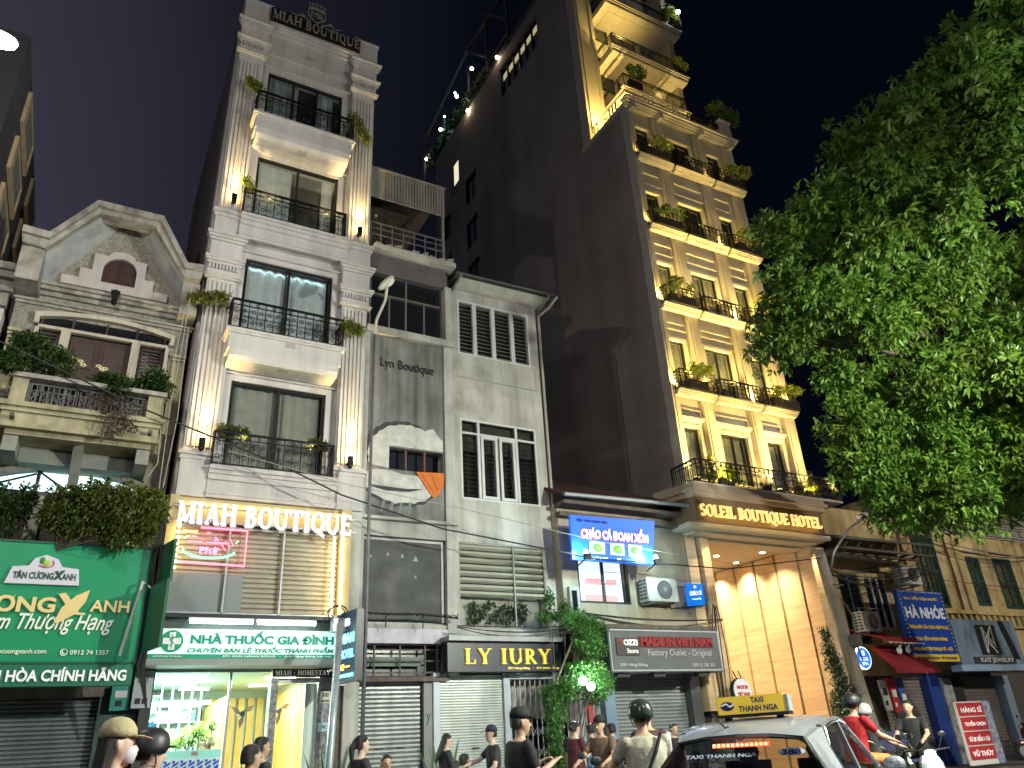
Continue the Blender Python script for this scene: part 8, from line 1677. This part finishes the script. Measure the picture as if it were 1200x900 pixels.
# =================== scooters ===================
def scooter(label, loc, yaw, colr, light=None, ground=-.12):
    t = thing('scooter', label, 'scooter', (loc[0], loc[1], ground), 'scooters on the road', u=False); z = ground; X0, Y0 = loc
    def fin(b, nm, m_, par=None, sm=False):
        b.v = [(x+X0, y+Y0, zz+z) for x, y, zz in b.v]; return b.build(nm, m_, par or t, smooth=sm)
    for x in (-.62, .62):
        b = MB(False); n = 20; b.tube([(x+.225*math.cos(2*PI*k/n), 0, .27+.225*math.sin(2*PI*k/n)) for k in range(n)], .048, 8, closed=True); w = fin(b, 'wheel', rubber, sm=True)
        b = MB(False); b.cyl((x, -.025, .27), .16, .05, 'y', 14); fin(b, 'rim', grey_metal, w)
    b = MB(False); b.prism([(-.85, .55), (-.80, .42), (-.35, .28), (.12, .26), (.28, .30), (.40, .62), (.46, .92), (.38, .95), (.26, .70), (.15, .40), (-.10, .40), (-.22, .66), (-.80, .72)], 'y', -.13, .13); b.ell((-.5, 0, .55), (.38, .17, .17), 12, 8); b.ell((.42, 0, .74), (.12, .2, .26), 12, 8); b.ell((.62, 0, .50), (.22, .09, .08), 10, 6)
    body = fin(b, 'body', mat('scooter_paint_%s' % colr[0], colr[1], .25, coat=.6))
    b = MB(False); b.ell((-.42, 0, .76), (.36, .13, .075), 14, 6); fin(b, 'seat', rubber, sm=True)
    b = MB(False); b.tube([(.40, 0, .9), (.34, 0, 1.02)], .035, 8); b.tube([(.26, -.33, 1.04), (.36, -.12, 1.02), (.36, .12, 1.02), (.26, .33, 1.04)], .016, 6); b.tube([(.26, -.33, 1.04), (.24, -.38, 1.04)], .02, 6); b.tube([(.26, .33, 1.04), (.24, .38, 1.04)], .02, 6); b.ell((.40, 0, 1.0), (.10, .14, .08), 10, 6); fin(b, 'handlebar', black_plastic)
    b = MB(False); b.tube([(.40, 0, .9), (.62, 0, .27)], .03, 6); fin(b, 'fork', grey_metal)
    for sg in (-1, 1):
        b = MB(False); b.tube([(.32, sg*.2, 1.04), (.36, sg*.28, 1.22)], .008, 5); b.ell((.36, sg*.29, 1.26), (.02, .065, .045), 10, 6); fin(b, 'mirror', black_plastic)
    b = MB(False); b.ell((.515, 0, .97), (.04, .085, .06), 12, 8); hm = glow('headlight_glass', (.9, 1, .95), 45) if light else mat('dull_lens', (.4, .4, .4), .1); fin(b, 'headlight', hm)
    b = MB(False); b.ell((-.86, 0, .62), (.04, .09, .04), 10, 6); fin(b, 'tail_light', glow('tail_light_glass', (1, .04, .02), .8, (.3, .01, .01)))
    b = MB(False); b.tube([(-.1, -.15, .22), (-.45, -.19, .25), (-.85, -.2, .33)], [.03, .05, .055], 8); fin(b, 'exhaust', grey_metal)
    b = MB(False); b.box(-.83, -.82, -.1, .1, .40, .52); fin(b, 'number_plate', mat('plate_white', (.6, .6, .6)))
    if light: 
        l = spot('headlight_beam', (X0+.57, Y0, z+.97), (X0+6, Y0, z+.3), light, (.9, 1, .95), 50, .6, .05, t, u=False); point('headlight_glow', (X0+.60, Y0, z+.98), light*.04, (.85, 1, .95), .05, t, u=False)
    t.rotation_euler = (0, 0, yaw); return t
scooter('scooter with a bright headlight heading left, ridden by the man in the dark cap', (7.2, 10.5), PI+1.05, ('grey', (.2, .2, .22)), 60)
scooter('scooter under the rider in the beige T shirt', (5.05, 6.75), PI/2-.25, ('black', (.02, .02, .02)))
scooter('scooter of the rider in the red T shirt beyond the taxi', (10.5, 8.4), -.15, ('dark_blue', (.02, .03, .08)))
scooter('pale scooter with a lit headlight under the bareheaded rider at the right', (13.0, 9.3), PI+.85, ('pale_grey', (.4, .46, .46)), 70)
scooter('scooter under the woman in the pale yellow cap', (.5, 5.5), .1, ('red', (.3, .02, .02)))
scooter('scooter under the rider in the black helmet at the left', (.8, 6.6), .25, ('black', (.02, .02, .02)))
scooter('scooter of the person in the grey helmet beyond the rider in red', (12.0, 9.3), -.1, ('black', (.02, .02, .02)))
scooter('scooter under the person in the brown jacket', (7.1, 9.2), 1.2, ('black', (.02, .02, .02)))
scooter('scooter under the low rider in front of the pharmacy posters', (1.9, 8.6), .2, ('black', (.02, .02, .02)))
scooter('parked dark scooter on the pavement at the far right edge', (27.2, 15.2), 2.6, ('dark_red', (.12, .02, .02)), ground=.1)
scooter('parked pale scooter leaning out at the far right edge', (28.4, 15.4), 2.3, ('pale_grey', (.4, .46, .46)), ground=.1)
for (x, y, lab) in ((4.59, 12.6, 'small plastic stool under the man with spiky hair'), (6.03, 12.8, 'small plastic stool under the seated person between the men')):
    t = thing('plastic_stool', lab, 'stool', (x, y, .01), u=False); b = MB(False); b.box(x-.15, x+.15, y-.15, y+.15, .38, .41); b.build('seat', mat('red_plastic', (.4, .03, .03), .4), t)
    for sx in (-1, 1):
        for sy in (-1, 1): MB(False).tube([(x+sx*.15, y+sy*.15, .01), (x+sx*.11, y+sy*.11, .38)], .018, 6).build('leg', MATS['red_plastic'], t)
# tarpaulin covered stall behind the riders at the right
t = thing('covered_stall', 'dark blue tarpaulin covered stall behind the riders at the right', 'stall', (14.9, 11.6, 0), u=False)
b = MB(False); 
for i in range(7):
    pass
b.add([(14.0, 11.8, 0), (17.2, 11.9, 0), (17.2, 12.9, 0), (14.0, 12.8, 0), (14.1, 11.9, 1.25), (17.0, 12.0, 1.12), (17.0, 12.8, 1.2), (14.1, 12.7, 1.3)], [(0, 3, 2, 1), (4, 5, 6, 7), (0, 1, 5, 4), (1, 2, 6, 5), (2, 3, 7, 6), (3, 0, 4, 7)]); b.build('tarpaulin', mat('blue_tarpaulin', (.035, .045, .12), .5, var=.4, scale=3, bump=1.0, bscale=6), t)
# lit menu board by the men
t = thing('menu_board', 'lit white standing board with red lettering behind the man in the brown shirt', 'sign', (10.0, 12.4, 0), u=False)
b = MB(False); b.box(9.45, 10.15, 12.4, 12.46, .75, 1.42); b.build('board', glow('lit_menu_white', (.8, .9, 1), .55), t); b = MB(False); b.box(9.5, 9.53, 12.41, 12.45, 0, .75); b.box(10.07, 10.1, 12.41, 12.45, 0, .75); b.build('leg_frame', grey_metal, t)
text_on('CHÁO', 9.5/1.2, 10.1/1.2, (1.08+.5)/1.2, (1.26+.5)/1.2, 12.39/1.2, mat('bright_red_print', (.6, .02, .03), .5), t, depth=.005, bold=.03)

# =================== taxi ===================
def taxi(loc, yaw):
    X0, Y0 = loc; z = -.12; t = thing('taxi', 'grey taxi hatchback seen from behind with a yellow roof sign and lit brake light', 'taxi', (X0, Y0, z), u=False)
    def fin(b, nm, m_, par=None, sm=False, **kw):
        b.v = [(x+X0, y+Y0, zz) for x, y, zz in b.v]; return b.build(nm, m_, par or t, smooth=sm, **kw)
    paint = mat('silver_grey_paint', (.30, .32, .35), .32, metal=.0, coat=.6, var=.06, scale=3)
    tg = glassy('car_glass', (.42, .43, .44), .08, .03); blk = black_plastic
    # roof: curved sections (x, z, halfwidth)
    sec = [(.30, 1.265, .50), (.42, 1.315, .525), (.62, 1.355, .545), (1.0, 1.395, .56), (1.45, 1.405, .56), (1.85, 1.385, .55), (2.15, 1.335, .53), (2.30, 1.295, .51)]
    b = MB(False); n = 14; vs = []; fs = []
    for (x, zz, hw) in sec:
        for k in range(n+1):
            u_ = -1+2*k/n; vs.append((x-(.04*(1-u_*u_) if x < .5 else 0), u_*hw, zz+.035*(1-abs(u_)**2.2)-(0.03 if abs(u_) == 1 else 0)))
    for i in range(len(sec)-1):
        for k in range(n): a = i*(n+1)+k; fs.append((a, a+n+1, a+n+2, a+1))
    b.add(vs, fs); b.add([(x, y, zz-.03) for x, y, zz in vs], [tuple(reversed(f)) for f in fs]); fin(b, 'roof', paint, sm=True)
    # body tub
    bs = [(-.20, .80, .66, .28), (-.12, .92, .76, .22), (.25, .965, .80, .20), (.9, .965, .82, .18), (2.0, .94, .82, .18), (2.75, .93, .80, .18), (3.2, .82, .76, .20), (3.45, .60, .66, .26)]
    b = MB(False); prof = lambda x, zt, hw, zb: [(x, -hw*.86, zt), (x, -hw*.97, zt-.06), (x, -hw, zt-.25), (x, -hw*.98, zb+.12), (x, -hw*.9, zb), (x, hw*.9, zb), (x, hw*.98, zb+.12), (x, hw, zt-.25), (x, hw*.97, zt-.06), (x, hw*.86, zt)]
    vs = []; 
    for s_ in bs: vs += prof(*s_)
    fs = []; m_ = 10
    for i in range(len(bs)-1):
        for k in range(m_): fs.append((i*m_+k, (i+1)*m_+k, (i+1)*m_+(k+1) % m_, i*m_+(k+1) % m_))
    fs += [tuple(range(m_)), tuple(reversed(range((len(bs)-1)*m_, len(bs)*m_)))]; b.add(vs, [tuple(reversed(f)) for f in fs]); body = fin(b, 'body', paint, sm=True)
    # pillars
    for s_ in (-1, 1):
        b = MB(False)
        def strip3(pts, th=.035):
            b.add([(x, s_*y, zz) for x, y, zz in pts]+[(x, s_*(y-th), zz) for x, y, zz in pts], [tuple(range(len(pts))), tuple(reversed(range(len(pts), 2*len(pts))))]+[(i, i+len(pts), (i+1) % len(pts)+len(pts), (i+1) % len(pts)) for i in range(len(pts))])
        strip3([(-.10, .74, .92), (.28, .505, 1.25), (.46, .535, 1.315), (.70, .56, 1.335), (.60, .60, 1.20), (.62, .70, .96)])   # C pillar
        strip3([(.70, .565, 1.315), (1.0, .575, 1.36), (1.45, .575, 1.375), (1.85, .565, 1.35), (2.15, .545, 1.30), (2.72, .70, .95), (2.80, .72, .93), (2.2, .55, 1.33), (1.85, .57, 1.38), (1.45, .58, 1.405), (1.0, .58, 1.39), (.62, .565, 1.34)])  # roof rail and A pillar
        strip3([(1.42, .69, .95), (1.50, .69, .95), (1.46, .58, 1.37), (1.40, .58, 1.37)])   # B pillar
        fin(b, 'pillar_set', paint)
        b = MB(False); b.tube([(.62, s_*.715, .962), (1.4, s_*.72, .965), (2.7, s_*.715, .945)], .012, 5); b.tube([(.62, s_*.71, .97), (.60, s_*.61, 1.19), (.72, s_*.575, 1.315), (1.0, s_*.588, 1.355), (1.45, s_*.59, 1.372), (1.85, s_*.58, 1.348), (2.15, s_*.56, 1.295), (2.7, s_*.71, .955)], .009, 5); fin(b, 'chrome_trim', mat('chrome', (.7, .7, .7), .12, metal=1))
        for pts, nm in (([(.65, .69, .965), (1.40, .68, .965), (1.39, .575, 1.36), (1.0, .565, 1.35), (.74, .56, 1.31), (.63, .595, 1.20)], 'door_window'), ([(1.50, .68, .965), (2.66, .69, .95), (2.14, .54, 1.295), (1.85, .56, 1.34), (1.47, .57, 1.365)], 'door_window')):
            b = MB(False); b.add([(x, s_*y, zz) for x, y, zz in pts], [tuple(range(len(pts)))]); fin(b, nm, tg)
        b = MB(False); b.ell((2.45, s_*.86, .98), (.09, .10, .07), 10, 8); fin(b, 'door_mirror', paint)
        b = MB(False); b.box(.95, 1.1, s_*.79, s_*.835, .80, .83); b.box(1.85, 2.0, s_*.79, s_*.835, .80, .83); fin(b, 'door_handle', MATS['chrome'])
        b = MB(False); b.ell((.05, s_*.68, .78), (.10, .09, .15), 10, 8); fin(b, 'tail_light', glow('tail_red', (1, .03, .01), 1.2, (.4, .01, .01)))
        for x in (.62, 2.85):
            b = MB(False); b.cyl((x, s_*.66-(.0 if s_ > 0 else .0), z+.29), .29, .16*s_, 'y', 24); w = fin(b, 'wheel', rubber); b = MB(False); b.cyl((x, s_*.68, z+.29), .17, .145*s_, 'y', 14); fin(b, 'rim', grey_metal, w)
    # rear glass
    rg_ = [(-.10, -.70, .93), (-.10, .70, .93), (.27, .485, 1.255), (.25, .25, 1.285), (.24, 0, 1.292), (.25, -.25, 1.285), (.27, -.485, 1.255)]
    b = MB(False); b.add([(x-.012, y, zz) for x, y, zz in rg_], [tuple(reversed(range(len(rg_))))]); rgo = fin(b, 'rear_window', tg)
    b = MB(False); b.tube([(x-.02, y, zz) for x, y, zz in rg_], .018, 5, closed=True); fin(b, 'window_seal', blk, rgo)
    def on_glass(y, zz): f_ = (zz-.93)/(.32); return (-.132+.37*f_, y, zz)
    b = MB(False); b.add([on_glass(-.24, 1.215), on_glass(.20, 1.215), on_glass(.20, 1.245), on_glass(-.24, 1.245)], [(0, 3, 2, 1)]); fin(b, 'high_brake_light', glow('brake_red', (1, .06, .015), 5), rgo)
    for k in range(12):
        b = MB(False); y = .185-k*.036; p = on_glass(y, 1.23); b.ell((p[0]-.006, p[1], p[2]), (.006, .011, .011), 6, 4); fin(b, 'brake_bulb', glow('brake_bulb', (1, .35, .12), 14), rgo)
    b = MB(False); pts = [on_glass(-.40+.10*math.cos(a), 1.17+.027*math.sin(a)) for a in np.linspace(0, 2*PI, 17)[:-1]]; b.add([(p[0]-.003, p[1], p[2]) for p in pts], [tuple(range(16))]); fin(b, 'number_sticker', mat('pale_sticker', (.55, .65, .72), .5, emis=(.7, .85, 1), es=.1), rgo)
    def glass_text(txt, y0, y1, za, zb, m_, off=.008):
        # text read from behind the car: runs towards -y
        f_ = .37/.32
        V, F = text_mesh(txt, .5, .03, 0); V = V.copy(); lo = V.min(0); hi = V.max(0); bb = MB(False)
        for v_ in V:
            u_ = y0+(v_[0]-lo[0])/(hi[0]-lo[0])*(y1-y0); zz = za+(v_[1]-lo[1])/(hi[1]-lo[1])*(zb-za); bb.v.append((-.132+(zz-.93)*f_-off-(v_[2]+.5)*.003, -u_, zz))
        bb.f = F; return fin(bb, 'lettering', m_, rgo)
    glass_text('388', .33, .47, 1.152, 1.188, mat('navy_ink', (.01, .02, .12)))
    glass_text('TAXI THANH NGA', -.40, .15, 1.150, 1.175, mat('pale_sticker', (.55, .65, .72)))
    b = MB(False); b.tube([(.42, .12, 1.34), (.26, .18, 1.46)], .008, 5); b.ell((.44, .12, 1.352), (.035, .02, .016), 8, 5); fin(b, 'antenna', blk)
    # roof sign
    rs_ = fin(MB(False).prism([(.86, -.27), (.86, .29), (1.02, .30), (1.02, -.28)], 'z', 1.46, 1.60), 'roof_sign', mat('taxi_yellow', (.62, .42, .02), .4, emis=(1, .72, .1), es=.22))
    fin(MB(False).box(.84, 1.04, -.30, .32, 1.435, 1.458), 'roof_sign_base', blk, rs_); fin(MB(False).box(.88, .94, -.24, -.19, 1.40, 1.435).box(.88, .94, .20, .25, 1.40, 1.435), 'roof_sign_foot', blk, rs_)
    fin(MB(False).box(.85, 1.03, -.31, -.281, 1.46, 1.59), 'roof_sign_end', mat('grey_end_cap', (.3, .31, .3), .5), rs_)
    nv = mat('navy_letter', (.03, .03, .13), .5)
    def sign_text(txt, u0, u1, za, zb):
        V, F = text_mesh(txt, .5, .03, 0); lo = V.min(0); hi = V.max(0); bb = MB(False)
        for v_ in V: u_ = u0+(v_[0]-lo[0])/(hi[0]-lo[0])*(u1-u0); bb.v.append((.858-(v_[2]+.5)*.004, -u_, za+(v_[1]-lo[1])/(hi[1]-lo[1])*(zb-za)))
        bb.f = F; fin(bb, 'lettering', nv, rs_)
    sign_text('TAXI', -.0, .11, 1.54, 1.585); sign_text('THANH NGA', -.11, .22, 1.475, 1.522)
    b = MB(False); b.ell((.856, .205, 1.525), (.004, .062, .037), 14, 6); fin(b, 'emblem', nv, rs_); b = MB(False); b.tube([(.85, .255, 1.53), (.85, .21, 1.545), (.85, .18, 1.52), (.85, .15, 1.535)], .008, 4); fin(b, 'emblem_mark', wl, rs_)
    # dark cabin and seats
    b = MB(False)
    for y in (-.33, .33):
        b.box(1.7, 1.82, y-.2, y+.2, .55, 1.08); b.ell((1.76, y, 1.15), (.06, .12, .09), 8, 6)
    b.box(.7, .84, -.52, .52, .5, 1.0); fin(b, 'seats', mat('seat_cloth', (.05, .045, .04), .9))
    fin(MB(False).box(-.16, -.06, -.7, .7, .28, .55), 'rear_bumper', paint); fin(MB(False).box(-.175, -.161, -.25, .25, .42, .54), 'number_plate', mat('plate_white', (.6, .6, .6)))
    t.rotation_euler = (0, 0, yaw); return t
taxi((4.42, 4.72), R(32))
# driver
P('taxi driver sitting in the dark cabin, seen through the rear window', (5.64, 5.82), R(32), 1.16, -.12, navy, navy, 'short', 'ride', 'sit')
